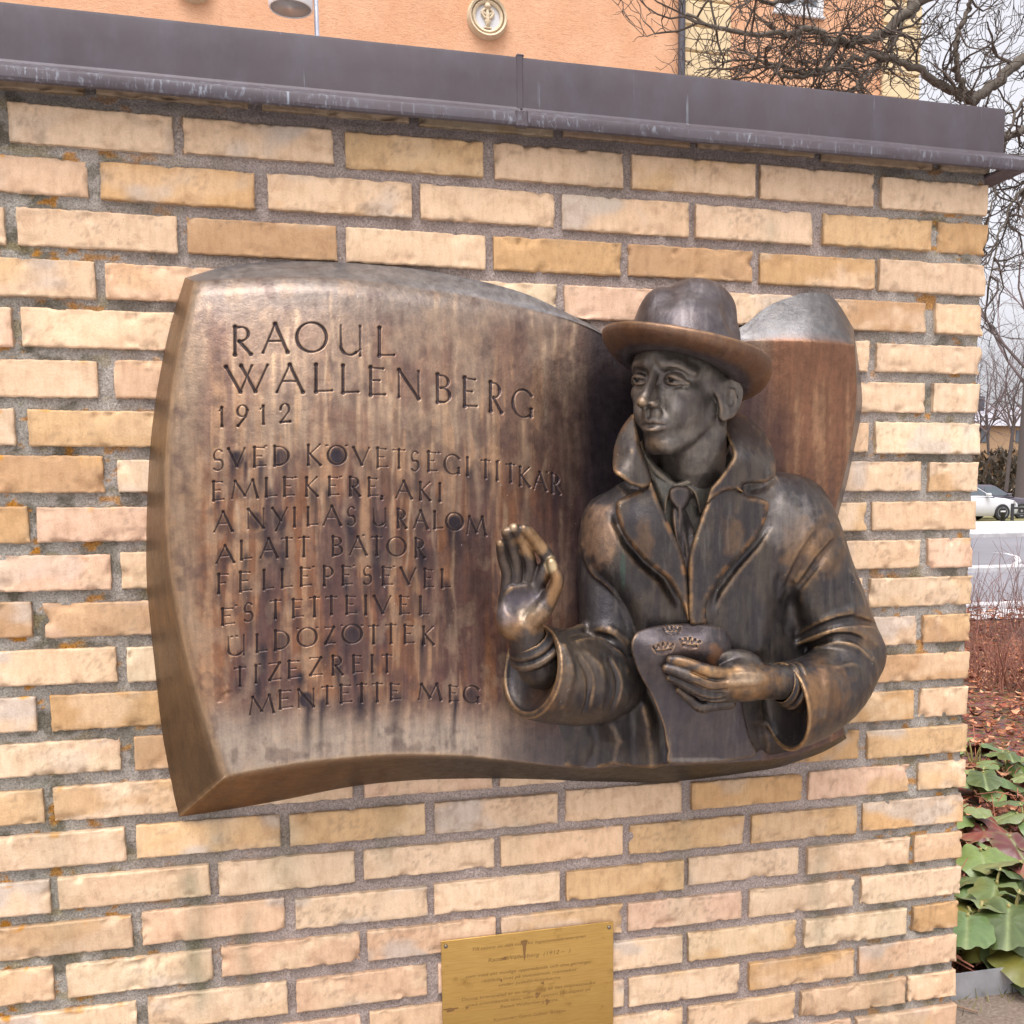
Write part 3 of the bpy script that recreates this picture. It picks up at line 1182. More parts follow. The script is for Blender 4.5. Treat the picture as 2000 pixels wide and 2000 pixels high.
class Surf:
    """smooth surface through scattered (px, py, value) points: thin-plate spline"""

    def __init__(self, pts, lam=1e-4):
        P = np.asarray(pts, float)
        self.P = P[:, :2] / 100
        n = len(P)
        r = np.linalg.norm(self.P[:, None] - self.P[None], axis=2)
        A = np.zeros((n + 3, n + 3))
        A[:n, :n] = r * r * np.log(r + 1e-9) + lam * np.eye(n)
        A[:n, n] = 1
        A[:n, n + 1:] = self.P
        A[n:, :n] = A[:n, n:].T
        self.w = np.linalg.solve(A, np.concatenate([P[:, 2], [0, 0, 0]]))

    def __call__(self, X, Y):
        X = np.asarray(X, float) / 100
        Y = np.asarray(Y, float) / 100
        o = self.w[-3] + self.w[-2] * X + self.w[-1] * Y
        for (a, b_), w in zip(self.P, self.w):
            r2 = (X - a) ** 2 + (Y - b_) ** 2
            o = o + w * 0.5 * r2 * np.log(r2 + 1e-9)
        return o


def off_wall(S):
    return lambda X, Y: zw(X, Y) + S(X, Y)


def line_dist(P, X, Y):
    """distance to a polyline and the share of its length where the nearest point lies"""
    P = np.asarray(P, float)
    L = np.concatenate([[0], np.cumsum(np.linalg.norm(np.diff(P[:, :2], axis=0), axis=1))])
    best = np.full(X.shape, 1e9)
    u = np.zeros(X.shape)
    for i in range(len(P) - 1):
        a, e = P[i, :2], P[i + 1, :2] - P[i, :2]
        t = np.clip(((X - a[0]) * e[0] + (Y - a[1]) * e[1]) / (e @ e + 1e-9), 0, 1)
        d = np.hypot(X - a[0] - t * e[0], Y - a[1] - t * e[1])
        m = d < best
        best = np.where(m, d, best)
        u = np.where(m, (L[i] + t * (L[i + 1] - L[i])) / L[-1], u)
    return best, u
# ------------------------------------------------------------------ the bronze relief: panel with carved lettering
m_bronze, nt, b = newmat('bronze')
v = coords(nt)
a = nd(nt, 'ShaderNodeVertexColor', layer_name='tone')
g1 = noise(nt, 55, 6, 0.62, v)
g2 = noise(nt, 330, 5, 0.7, v)
vst = coords(nt, (1, 1, 0.07))
g3 = noise(nt, 95, 4, 0.6, vst)
c = mix(nt, 1.0, a.outputs[0], ramp(nt, g1, [(0.25, (0.72, 0.70, 0.72)), (0.5, (1, 1, 1)), (0.75, (1.22, 1.18, 1.12))]), 'MULTIPLY')
c = mix(nt, 1.0, c, ramp(nt, g3, [(0.3, (0.80, 0.78, 0.79)), (0.52, (1, 1, 1)), (0.72, (1.18, 1.14, 1.10))]), 'MULTIPLY')
c = mix(nt, 1.0, c, ramp(nt, g2, [(0.3, (0.86, 0.86, 0.86)), (0.6, (1.06, 1.06, 1.06))]), 'MULTIPLY')
geo = nd(nt, 'ShaderNodeNewGeometry')
wear = ramp(nt, geo.outputs['Pointiness'], [(0.507, (0, 0, 0)), (0.54, (1, 1, 1))])
wear = math_n(nt, 'MULTIPLY', wear, ramp(nt, g1, [(0.35, (0.25, 0.25, 0.25)), (0.6, (1, 1, 1))]))
wamt = nd(nt, 'ShaderNodeAttribute', attribute_name='wear')
wear = math_n(nt, 'MULTIPLY', wear, wamt.outputs['Fac'], True)
c = mix(nt, 1.0, c, (0.66, 0.67, 0.70), 'MULTIPLY')
c = mix(nt, wear, c, (0.36, 0.215, 0.10))
spk = nd(nt, 'ShaderNodeTexVoronoi')
spk.inputs['Scale'].default_value = 75
nt.links.new(v, spk.inputs['Vector'])
sm_ = math_n(nt, 'MULTIPLY', ramp(nt, spk.outputs['Distance'], [(0.05, (1, 1, 1)), (0.10, (0, 0, 0))]), ramp(nt, noise(nt, 11, 3, 0.6, v), [(0.58, (0, 0, 0)), (0.66, (1, 1, 1))]))
c = mix(nt, math_n(nt, 'MULTIPLY', sm_, 0.6), c, (0.45, 0.47, 0.43))
nt.links.new(c, b.inputs['Base Color'])
b.inputs['Metallic'].default_value = 0.62
nt.links.new(ramp(nt, g1, [(0.3, (0.31,) * 3), (0.7, (0.47,) * 3)]), b.inputs['Roughness'])
bump(nt, b, math_n(nt, 'ADD', math_n(nt, 'MULTIPLY', g1, 1.2), math_n(nt, 'MULTIPLY', g2, 0.5)), 0.32, 0.004)

relief = empty('bronze_relief', tuple(on_wall(1000, 1000, 0.0)))
tag(relief, 'dark bronze relief of a man in hat and overcoat beside carved lettering on the wall', 'relief')
RINV = Matrix.Translation(-Vector(relief.location))


def rpart(name, V, F, parent, cols, wear_=1.0, mat=None, label=None):
    Vw = to_world(V)
    # faces must point outwards
    p0, p1, p2 = Vw[F[:, 0]], Vw[F[:, 1]], Vw[F[:, 2]]
    if np.einsum('ij,ij->i', p0 - Vw.mean(0), np.cross(p1 - p0, p2 - p0)).sum() < 0:
        F = F[:, ::-1]
    o = np_mesh(name, Vw, np.ascontiguousarray(F), mat or m_bronze, None, True, cols, {'wear': np.broadcast_to(np.asarray(wear_, float), (len(Vw),))})
    o.parent = parent
    if parent is relief:
        o.matrix_parent_inverse = RINV
    if label:
        o['label'] = label
    return o


PAIRS_T = [((367, 531), (349, 524)), ((450, 527), (430, 502)), ((540, 524), (525, 494)), ((630, 527), (620, 494)), ((720, 536), (712, 500)),
           ((810, 549), (802, 510)), ((900, 562), (893, 527)), ((990, 583), (985, 552)), ((1058, 600), (1055, 583)), ((1116, 621), (1118, 615)),
           ((1165, 645), (1165, 641)), ((1250, 660), (1250, 652)), ((1350, 655), (1350, 640)), ((1404, 645), (1404, 613)), ((1452, 643), (1445, 580)),
           ((1500, 643), (1490, 561)), ((1540, 645), (1528, 552)), ((1580, 648), (1572, 562)), ((1613, 652), (1611, 620))]
PAIRS_B = [((426, 1464), (338, 1541)), ((495, 1451), (415, 1530)), ((585, 1437), (530, 1510)), ((675, 1428), (640, 1488)), ((743, 1424), (720, 1477)),
           ((810, 1424), (800, 1471)), ((878, 1426), (875, 1469)), ((945, 1433), (945, 1469)), ((1035, 1444), (1035, 1471)), ((1103, 1450), (1103, 1474)),
           ((1165, 1446), (1165, 1475)), ((1250, 1444), (1250, 1476)), ((1348, 1440), (1348, 1466)), ((1420, 1436), (1420, 1456)), ((1468, 1432), (1468, 1448)),
           ((1510, 1422), (1512, 1434)), ((1548, 1408), (1550, 1420)), ((1575, 1396), (1580, 1404)), ((1592, 1385), (1597, 1393))]
PAIRS_L = [((367, 531), (349, 524)), ((347, 621), (322, 612)), ((329, 711), (300, 715)), ((318, 801), (286, 815)), ((313, 891), (279, 914)), ((315, 981), (276, 1010)),
           ((324, 1082), (277, 1100)), ((338, 1163), (284, 1180)), ((360, 1262), (294, 1275)), ((387, 1352), (306, 1380)), ((414, 1433), (326, 1490)), ((426, 1464), (338, 1541))]
PAIRS_R = [((1613, 652), (1611, 620)), ((1616, 736), (1626, 736)), ((1612, 790), (1623, 790)), ((1603, 850), (1612, 845)), ((1590, 907), (1599, 907)), ((1575, 964), (1584, 964)),
           ((1558, 1050), (1565, 1050)), ((1555, 1150), (1560, 1150)), ((1570, 1280), (1576, 1280)), ((1592, 1385), (1597, 1393))]
PANEL = Surf([(367, 531, 78), (347, 621, 96), (329, 711, 105), (313, 891, 112), (324, 1082, 112), (360, 1262, 112), (426, 1464, 116),
              (600, 526, 92), (600, 750, 133), (600, 1000, 140), (600, 1200, 132), (600, 1434, 138), (850, 555, 60), (850, 800, 98), (850, 1000, 110), (850, 1250, 106), (850, 1425, 118),
              (990, 583, 32), (1000, 800, 62), (1000, 1050, 78), (1000, 1300, 86), (1000, 1440, 100), (1116, 621, 6), (1110, 800, 26), (1110, 1000, 46), (1100, 1200, 64), (1100, 1450, 84),
              (1250, 660, 6), (1300, 900, 18), (1300, 1200, 58), (1300, 1440, 88), (1404, 645, 22), (1450, 643, 46), (1450, 850, 36), (1450, 1100, 50), (1450, 1432, 82),
              (1540, 645, 80), (1540, 850, 66), (1545, 1100, 58), (1540, 1400, 60), (1613, 652, 66), (1612, 800, 58), (1580, 960, 48), (1560, 1200, 45), (1592, 1385, 40)])


def arc(cx, cy, rx, ry, a0, a1, n=14):
    t = np.radians(np.linspace(a0, a1, n))
    return [(cx + rx * math.cos(q), cy + ry * math.sin(q)) for q in t]


TK, TN = 1.0, 0.68
GL = {
    'A': [([(0.04, 1), (0.5, 0)], TN), ([(0.5, 0), (0.97, 1)], TK), ([(0.25, 0.60), (0.74, 0.60)], TN)],
    'B': [([(0.12, 0), (0.12, 1)], TK), ([(0.12, 0.03)] + arc(0.42, 0.25, 0.42, 0.22, -90, 90) + [(0.3, 0.48)], 0.8), ([(0.3, 0.48)] + arc(0.45, 0.73, 0.50, 0.25, -90, 90) + [(0.12, 0.98)], 0.8)],
    'D': [([(0.08, 0), (0.08, 1)], TK), ([(0.08, 0.03)] + arc(0.30, 0.5, 0.66, 0.47, -90, 90, 22) + [(0.08, 0.97)], 0.85)],
    'E': [([(0.14, 0), (0.14, 1)], TK), ([(0.06, 0.02), (0.88, 0.04)], TN), ([(0.14, 0.47), (0.66, 0.46)], TN), ([(0.14, 0.98), (1.0, 0.95)], TN)],
    'F': [([(0.14, 0), (0.14, 1)], TK), ([(0.06, 0.02), (0.98, 0.04)], TN), ([(0.14, 0.48), (0.7, 0.47)], TN)],
    'G': [(arc(0.56, 0.5, 0.54, 0.5, -38, -322 + 10, 30), 0.85), ([(0.96, 0.68), (0.95, 0.93)], TK)],
    'I': [([(0.5, 0), (0.5, 1)], TK)],
    'K': [([(0.14, 0.03), (0.14, 1)], TK), ([(0.92, 0), (0.24, 0.47)], TN), ([(0.24, 0.47), (0.95, 1)], TK)],
    'L': [([(0.12, 0), (0.12, 1)], TK), ([(0.12, 0.98), (1.0, 0.94)], TN)],
    'M': [([(0.14, 0.05), (0.02, 1)], TN), ([(0.14, 0.05), (0.5, 0.86)], TK), ([(0.5, 0.86), (0.80, 0.02)], TN), ([(0.80, 0.02), (0.98, 1)], TK)],
    'N': [([(0.08, 0), (0.08, 1)], TN), ([(0.08, 0.0), (0.92, 1)], TK), ([(0.92, 0), (0.92, 1)], TN)],
    'O': [(arc(0.5, 0.5, 0.48, 0.5, 0, 360, 40), 0.8)],
    'P': [([(0.2, 0), (0.2, 1)], TK), ([(0.2, 0.03)] + arc(0.5, 0.28, 0.48, 0.27, -90, 90) + [(0.34, 0.55)], 0.7)],
    'R': [([(0.14, 0), (0.14, 1)], TK), ([(0.14, 0.03)] + arc(0.42, 0.27, 0.40, 0.25, -90, 90) + [(0.34, 0.53)], 0.75), ([(0.36, 0.53), (0.95, 1)], TK)],
    'S': [(arc(0.52, 0.27, 0.42, 0.27, -40, -230, 14) + arc(0.46, 0.73, 0.46, 0.27, -62, 140, 16), 0.8)],
    'T': [([(0.5, 0), (0.5, 1)], TK), ([(0.02, 0.03), (0.98, 0.02)], TN)],
    'U': [([(0.08, 0), (0.10, 0.68)] + arc(0.45, 0.68, 0.36, 0.30, 180, 40, 12), 0.9), ([(0.88, 0), (0.88, 1)], TN), ([(0.72, 0.9), (0.88, 0.78)], TN)],
    'V': [([(0.04, 0), (0.52, 1)], TK), ([(0.52, 1), (0.96, 0)], TN)],
    'W': [([(0.04, 0.02), (0.36, 1)], TK), ([(0.36, 1), (0.62, 0)], TN), ([(0.38, 0), (0.70, 1)], TK), ([(0.70, 1), (0.97, 0)], TN)],
    'Y': [([(0.05, 0), (0.56, 0.55)], TK), ([(0.95, 0), (0.25, 1)], TN)],
    'Z': [([(0.05, 0.03), (0.95, 0.03)], TN), ([(0.92, 0.03), (0.08, 0.97)], TK), ([(0.06, 0.98), (1.0, 0.95)], TN)],
    '1': [([(0.6, 0), (0.66, 1)], TK), ([(0.6, 0), (0.1, 0.16)], TN)],
    '2': [(arc(0.5, 0.28, 0.42, 0.28, -185, 30, 16) + [(0.12, 0.95)], 0.75), ([(0.12, 0.96), (0.98, 0.94)], TK)],
    '9': [(arc(0.5, 0.28, 0.42, 0.28, 0, 360, 24), 0.7), ([(0.93, 0.25), (0.80, 0.55), (0.14, 1)], TK)],
    ',': [([(0.7, 0), (0.3, 1)], TK)],
    '.': [([(0.1, 0.5), (0.9, 0.4)], TK)],
}
Q1, Q2, Q3, Q4, Q5, Q6 = (420, 600), (740, 600), (400, 850), (740, 850), (400, 1080), (680, 1080)
# each line: letter, crop, left, right, top, bottom as measured in the photograph
LINES = [
    (1.0, [('R', Q1, 155, 355, 175, 455), ('A', Q1, 435, 700, 150, 435), ('O', Q1, 757, 1065, 138, 430), ('U', Q1, 1160, 1405, 168, 465), ('L', Q1, 1525, 1695, 190, 470)]),
    (1.0, [('W', Q1, 80, 515, 545, 805), ('A', Q1, 565, 845, 535, 810), ('L', Q1, 925, 1110, 535, 808), ('L', Q1, 1180, 1360, 545, 818), ('E', Q1, 1440, 1612, 560, 840), ('N', Q2, 165, 400, 590, 865),
           ('B', Q2, 530, 685, 630, 910), ('E', Q2, 785, 930, 660, 948), ('R', Q2, 1030, 1170, 705, 995), ('G', Q2, 1253, 1452, 770, 1045)]),
    (0.75, [('1', Q1, 35, 85, 940, 1130), ('9', Q1, 195, 320, 918, 1125), ('1', Q1, 420, 480, 925, 1108), ('2', Q1, 603, 715, 905, 1098)]),
    (0.62, [('S', Q3, 70, 185, 130, 340), ('V', Q3, 210, 390, 118, 300), ('E', Q3, 445, 580, 105, 303), ('.', Q3, 562, 590, 95, 112), ('D', Q3, 640, 805, 95, 295), ('K', Q3, 950, 1105, 80, 288),
            ('.', Q3, 1138, 1166, 90, 106), ('O', Q3, 1150, 1345, 92, 285), ('.', Q3, 1322, 1350, 90, 106), ('V', Q3, 1390, 1565, 110, 285), ('E', Q3, 1610, 1730, 115, 310), ('T', Q3, 1770, 1895, 128, 318),
            ('S', Q4, 297, 390, 145, 345), ('E', Q4, 450, 555, 150, 348), ('.', Q4, 555, 580, 158, 174), ('G', Q4, 610, 768, 175, 375), ('I', Q4, 815, 858, 205, 388), ('T', Q4, 962, 1055, 228, 410), ('I', Q4, 1095, 1140, 245, 430),
            ('.', Q4, 1118, 1140, 236, 250), ('T', Q4, 1200, 1288, 265, 450), ('K', Q4, 1312, 1435, 292, 487), ('A', Q4, 1450, 1590, 342, 522), ('.', Q4, 1578, 1600, 342, 356), ('R', Q4, 1620, 1718, 360, 555)]),
    (0.62, [('E', Q3, 60, 185, 428, 622), ('M', Q3, 245, 510, 415, 600), ('L', Q3, 560, 685, 400, 588), ('E', Q3, 730, 850, 390, 580), ('.', Q3, 845, 868, 388, 408), ('K', Q3, 935, 1075, 388, 580), ('E', Q3, 1155, 1270, 388, 575),
            ('.', Q3, 1270, 1294, 384, 402), ('R', Q3, 1350, 1475, 388, 578), ('E', Q3, 1530, 1640, 396, 582), (',', Q3, 1660, 1682, 572, 606), ('A', Q4, 150, 322, 425, 602), ('K', Q4, 370, 495, 435, 618), ('I', Q4, 555, 598, 450, 630)]),
    (0.62, [('A', Q3, 75, 272, 715, 915), ('N', Q3, 390, 575, 688, 885), ('Y', Q3, 625, 790, 680, 908), ('I', Q3, 825, 868, 680, 868), ('L', Q3, 955, 1070, 675, 858), ('A', Q3, 1105, 1295, 662, 855), ('S', Q3, 1335, 1432, 668, 860),
            ('U', Q3, 1575, 1730, 685, 865), ('R', Q4, 162, 268, 690, 880), ('A', Q4, 320, 472, 705, 885), ('L', Q4, 510, 607, 715, 890), ('O', Q4, 625, 805, 725, 905), ('M', Q4, 822, 1020, 758, 945)]),
    (0.62, [('A', Q3, 95, 288, 1035, 1210), ('L', Q3, 325, 447, 990, 1178), ('A', Q3, 510, 697, 968, 1163), ('T', Q3, 718, 830, 962, 1155), ('T', Q3, 880, 990, 955, 1150), ('B', Q3, 1190, 1308, 948, 1143), ('A', Q3, 1355, 1537, 950, 1135),
            ('.', Q3, 1484, 1510, 938, 954), ('T', Q3, 1570, 1677, 950, 1138), ('O', Q3, 1713, 1907, 955, 1148), ('R', Q4, 330, 442, 968, 1158)]),
    (0.62, [('F', Q5, 110, 227, 190, 385), ('E', Q5, 312, 447, 170, 368), ('L', Q5, 540, 652, 155, 348), ('L', Q5, 710, 828, 148, 333), ('E', Q5, 888, 1010, 133, 318), ('.', Q5, 1012, 1036, 122, 142), ('P', Q5, 1100, 1214, 120, 313),
            ('E', Q5, 1283, 1395, 118, 308), ('.', Q5, 1394, 1416, 110, 130), ('S', Q5, 1487, 1585, 118, 305), ('E', Q5, 1663, 1775, 128, 310), ('.', Q5, 1775, 1798, 120, 136), ('V', Q6, 485, 652, 135, 300), ('E', Q6, 707, 812, 147, 333), ('L', Q6, 870, 970, 152, 335)]),
    (0.62, [('E', Q5, 143, 285, 515, 683), ('.', Q5, 284, 306, 486, 506), ('S', Q5, 360, 465, 465, 655), ('T', Q5, 610, 724, 440, 623), ('E', Q5, 813, 935, 430, 613), ('T', Q5, 983, 1087, 410, 605), ('T', Q5, 1136, 1252, 405, 585),
            ('E', Q5, 1318, 1437, 400, 580), ('I', Q5, 1497, 1540, 400, 588), ('V', Q5, 1585, 1767, 400, 575), ('E', Q6, 475, 585, 402, 585), ('L', Q6, 666, 767, 408, 588)]),
    (0.62, [('U', Q5, 200, 397, 775, 978), ('.', Q5, 244, 268, 783, 799), ('.', Q5, 290, 314, 776, 792), ('L', Q5, 473, 592, 762, 938), ('D', Q5, 648, 805, 723, 920), ('.', Q5, 866, 888, 706, 722), ('O', Q5, 865, 1067, 700, 890),
            ('.', Q5, 1050, 1072, 696, 712), ('Z', Q5, 1126, 1232, 690, 865), ('O', Q5, 1287, 1492, 668, 860), ('.', Q5, 1282, 1302, 678, 692), ('.', Q5, 1474, 1496, 676, 692), ('T', Q5, 1543, 1642, 680, 860), ('T', Q5, 1703, 1812, 668, 857),
            ('E', Q6, 516, 627, 675, 860), ('K', Q6, 691, 818, 687, 868)]),
    (0.62, [('T', Q5, 273, 392, 1073, 1263), ('I', Q5, 460, 506, 1055, 1230), ('.', Q5, 506, 530, 1044, 1060), ('Z', Q5, 595, 722, 1028, 1208), ('E', Q5, 772, 906, 1010, 1185), ('Z', Q5, 980, 1112, 978, 1163), ('R', Q5, 1186, 1312, 963, 1155),
            ('E', Q5, 1384, 1492, 960, 1135), ('I', Q5, 1558, 1600, 960, 1130), ('T', Q5, 1668, 1770, 955, 1130)]),
    (0.62, [('M', Q5, 413, 662, 1338, 1522), ('E', Q5, 685, 832, 1290, 1472), ('N', Q5, 865, 1047, 1278, 1460), ('T', Q5, 1097, 1212, 1253, 1430), ('E', Q5, 1264, 1392, 1238, 1418), ('T', Q5, 1428, 1532, 1230, 1410), ('T', Q5, 1572, 1682, 1224, 1408),
            ('E', Q5, 1738, 1852, 1228, 1390), ('M', Q6, 655, 888, 1225, 1390), ('E', Q6, 943, 1047, 1247, 1408), ('G', Q6, 1083, 1242, 1245, 1422)]),
]

# grid of the front
s_x = np.concatenate([np.linspace(0, 0.06, 16)[:-1], np.linspace(0.06, 0.64, 640)[:-1], np.linspace(0.64, 1, 110)])
t_y = np.concatenate([np.linspace(0, 0.05, 14)[:-1], np.linspace(0.05, 0.93, 700)[:-1], np.linspace(0.93, 1, 18)])


def edge_fn(pairs, side, vert=False):
    P = np.array([q[side] for q in pairs], float)
    L = np.concatenate([[0], np.cumsum(np.linalg.norm(np.diff(np.array([q[0] for q in pairs], float), axis=0), axis=1))])
    L /= L[-1]
    return lambda s: np.stack([np.interp(s, LL, PP[:, 0]) for PP in [catmull(P, 400)] for LL in [np.interp(np.linspace(0, len(P) - 1, 400), np.arange(len(P)), L)]] +
                              [np.interp(s, LL, PP[:, 1]) for PP in [catmull(P, 400)] for LL in [np.interp(np.linspace(0, len(P) - 1, 400), np.arange(len(P)), L)]], -1)


eT, eB, eL, eR = [edge_fn(p, 0) for p in (PAIRS_T, PAIRS_B, PAIRS_L, PAIRS_R)]
bT, bB, bL, bR = [edge_fn(p, 1) for p in (PAIRS_T, PAIRS_B, PAIRS_L, PAIRS_R)]
S_, T_ = np.meshgrid(s_x, t_y)
pT, pB, pL, pR = eT(s_x)[None], eB(s_x)[None], eL(t_y)[:, None], eR(t_y)[:, None]
c00, c10, c01, c11 = eT(np.array([0.0])), eT(np.array([1.0])), eB(np.array([0.0])), eB(np.array([1.0]))
S3, T3 = S_[..., None], T_[..., None]
PF = (1 - T3) * pT + T3 * pB + (1 - S3) * pL + S3 * pR - ((1 - S3) * (1 - T3) * c00 + S3 * (1 - T3) * c10 + (1 - S3) * T3 * c01 + S3 * T3 * c11)
FX, FY = PF[..., 0], PF[..., 1]
FD = PANEL(FX, FY)
FD += (fbm(FX / 90, FY / 90, 2.0, 3, 5) - 0.5) * 3.0

topy = PF[0, :, 1][None, :]
FD -= 15 * np.clip(1 - (FY - topy) / 30, 0, 1) ** 2 * sstep(1200, 1000, FX) * np.clip(FD / 60, 0, 1)
FD -= 8 * np.clip(1 - (FX - PF[:, 0, 0][:, None]) / 18, 0, 1) ** 2
# carving and the dark patina that fills and runs from the letters
carve = np.zeros(FX.shape)
stain = np.zeros(FX.shape)
light = np.zeros(FX.shape)
lrng = np.random.default_rng(3)
for li, (wk, letters) in enumerate(LINES):
    mids = np.array([[(l[2] + l[3]) / 2 / 4.83 + l[1][0], (l[4] + l[5]) / 2 / 4.83 + l[1][1]] for l in letters if l[0] not in '.,'])
    cf = np.polyfit(mids[:, 0], mids[:, 1], 2 if len(mids) > 4 else 1)
    for ch, off, x0, x1, y0, y1 in letters:
        X0, X1, Y0, Y1 = [q / 4.83 for q in (x0, x1, y0, y1)]
        X0, X1, Y0, Y1 = (X0 + off[0]) / K, (X1 + off[0]) / K, (Y0 + off[1]) / K, (Y1 + off[1]) / K
        slope = float(np.polyval(np.polyder(cf), (X0 + X1) / 2 * K)) if ch not in '.,' else 0
        slope *= 0.6
        cx_ = (X0 + X1) / 2
        hw = {1.0: 3.6, 0.75: 2.9, 0.62: 2.85}[wk] if ch not in '.' else 2.0
        m_ = (FX > X0 - 10) & (FX < X1 + 10) & (FY > Y0 - 14) & (FY < Y1 + 14)
        jj, ii_ = np.nonzero(m_)
        if not len(jj):
            continue
        w = (slice(jj.min(), jj.max() + 1), slice(ii_.min(), ii_.max() + 1))
        X, Y = FX[w], FY[w]
        cv = np.zeros(X.shape)
        for pts, ww in GL[ch]:
            P = np.array([(X0 + 1.5 + q[0] * (X1 - X0 - 3), Y0 + 1.5 + q[1] * (Y1 - Y0 - 3)) for q in pts])
            P[:, 1] += slope * (P[:, 0] - cx_)
            d, u = line_dist(P, X, Y)
            closed = np.allclose(P[0], P[-1])
            if ch in 'OGDBPRUS29' and len(pts) > 6:     # swelling of a broad-edged stroke
                ang = np.arctan2(Y - P[:, 1].mean(), X - P[:, 0].mean())
                wl_ = hw * (0.62 + 0.42 * np.abs(np.cos(ang + 0.25)))
            else:
                flare = 1 + 0.38 * np.clip((np.abs(2 * u - 1) - 0.72) / 0.28, 0, 1) ** 2
                wl_ = hw * ww * flare
            cv = np.maximum(cv, np.clip(wl_ - d, 0, None))
        carve[w] = np.maximum(carve[w], cv)
        if ch not in '.,' and li >= 2:
            amt = lrng.uniform(0.35, 1.0) * (1.0 if li > 2 else 0.4)
            if ch in 'AONDMGYRVB':
                q = ((X - cx_) / (0.40 * (X1 - X0))) ** 2 + ((Y - (0.6 * Y1 + 0.4 * Y0)) / (0.46 * (Y1 - Y0))) ** 2
                stain[w] = np.maximum(stain[w], amt * np.clip(1.5 - q, 0, 1))
            for _ in range(1 if ch in 'ILTEF' else 2):
                if lrng.random() < 0.7:
                    sx = lrng.uniform(X0 + 3, X1 - 3)
                    sw = lrng.uniform(5, 15)
                    sl = lrng.uniform(25, 130)
                    xx = FX - sx - 3 * np.sin(FY / 37 + li)
                    st_ = np.exp(-(xx / sw) ** 2 * 1.4) * np.clip((FY - Y0 - 0.4 * (Y1 - Y0)) / 14, 0, 1) * np.clip(1 - (FY - Y1) / sl, 0, 1)
                    stain = np.maximum(stain, amt * 0.95 * st_)
        if li < 3 and ch not in '.,':
            for _ in range(2):
                sx = lrng.uniform(X0, X1)
                sw = lrng.uniform(2, 6)
                sl = lrng.uniform(60, 190)
                st_ = np.exp(-((FX - sx) / sw) ** 2) * np.clip((FY - Y1 + 4) / 10, 0, 1) * np.clip(1 - (FY - Y1) / sl, 0, 1)
                light = np.maximum(light, lrng.uniform(0.3, 0.9) * st_)
FD -= np.minimum(carve, 4.0) * 1.15
# small dent at the lower left of the text
dn, _ = line_dist(np.array([[415, 1322], [422, 1312], [432, 1306]]), FX, FY)
FD -= np.clip(5 - dn, 0, 3)


def lin(r, g, b_):
    f = lambda q: ((q / 255 + 0.055) / 1.055) ** 2.4 if q > 10 else q / 255 / 12.92
    return np.array([f(r), f(g), f(b_)])


def blend(C, m, col):
    m = np.clip(m, 0, 1)[..., None]
    return C * (1 - m) + m * np.asarray(col)


n1 = fbm(FX / 60, FY / 90, 0.3, 5, 11)
n2 = fbm(FX / 14, FY / 150, 1.3, 4, 12)
n3 = fbm(FX / 30, FY / 260, 2.3, 4, 13)
n4 = fbm(FX / 5, FY / 70, 3.3, 4, 14)
C = np.zeros(FX.shape + (3,)) + lin(156, 130, 108)
C = blend(C, sstep(800, 950, FY) * sstep(1420, 1270, FY) * (0.40 + 1.0 * n1), lin(150, 98, 64))
C = blend(C, sstep(560, 640, FY) * sstep(0.45, 0.62, n1) * 0.6, lin(136, 100, 82))
C = blend(C, sstep(0.50, 0.62, n2) * sstep(600, 760, FY) * 0.8, lin(188, 148, 112))
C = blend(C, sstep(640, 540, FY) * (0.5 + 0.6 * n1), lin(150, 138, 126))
C = blend(C, sstep(1300, 1400, FY) * sstep(1050, 850, FX) * (0.7 + 0.7 * n1), lin(186, 166, 144))
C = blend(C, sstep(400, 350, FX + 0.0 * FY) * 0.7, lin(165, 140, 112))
C = blend(C, sstep(0.48, 0.60, n3) * sstep(820, 940, FY) * sstep(1390, 1300, FY) * sstep(380, 460, FX) * 0.75, lin(98, 74, 72))
drip = np.zeros(FX.shape)
for k in range(60):
    sx, y0_, sl, sw = lrng.uniform(375, 1120), lrng.uniform(535, 980), lrng.uniform(60, 420) ** 1.0, lrng.uniform(1.6, 7.5)
    xx = FX - sx - 4 * np.sin(FY / lrng.uniform(40, 90) + k) - 1.5 * np.sin(FY / 13 + k)
    drip = np.maximum(drip, lrng.uniform(0.25, 0.95) * np.exp(-(xx / sw) ** 2) * np.clip((FY - y0_) / 12, 0, 1) * np.clip(1.15 - (FY - y0_) / sl, 0, 1) * (0.35 + 0.9 * n4))
C = blend(C, drip, lin(206, 176, 142))
blo_ = fbm(FX / 34, FY / 46, 7.3, 5, 19)
C = blend(C, sstep(0.55, 0.66, blo_) * 0.4, lin(178, 150, 122))
C = blend(C, sstep(0.44, 0.34, blo_) * 0.5, lin(104, 82, 74))
C = blend(C, light * 0.9, lin(212, 178, 140))
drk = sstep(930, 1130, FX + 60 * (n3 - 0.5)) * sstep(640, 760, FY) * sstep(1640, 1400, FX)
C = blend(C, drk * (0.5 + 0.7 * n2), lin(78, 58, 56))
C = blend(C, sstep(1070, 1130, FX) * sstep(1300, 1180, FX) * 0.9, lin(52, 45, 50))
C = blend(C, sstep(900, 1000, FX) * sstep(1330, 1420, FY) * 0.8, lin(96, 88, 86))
C = blend(C, stain * (0.85 + 0.5 * n4), lin(54, 46, 52))
C = blend(C, sstep(0.3, 1.8, carve) * 0.9, lin(72, 61, 64))
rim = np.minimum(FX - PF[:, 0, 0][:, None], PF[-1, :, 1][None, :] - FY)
C = blend(C, sstep(9, 1, rim) * sstep(1000, 800, FX) * 0.7, lin(196, 168, 134))
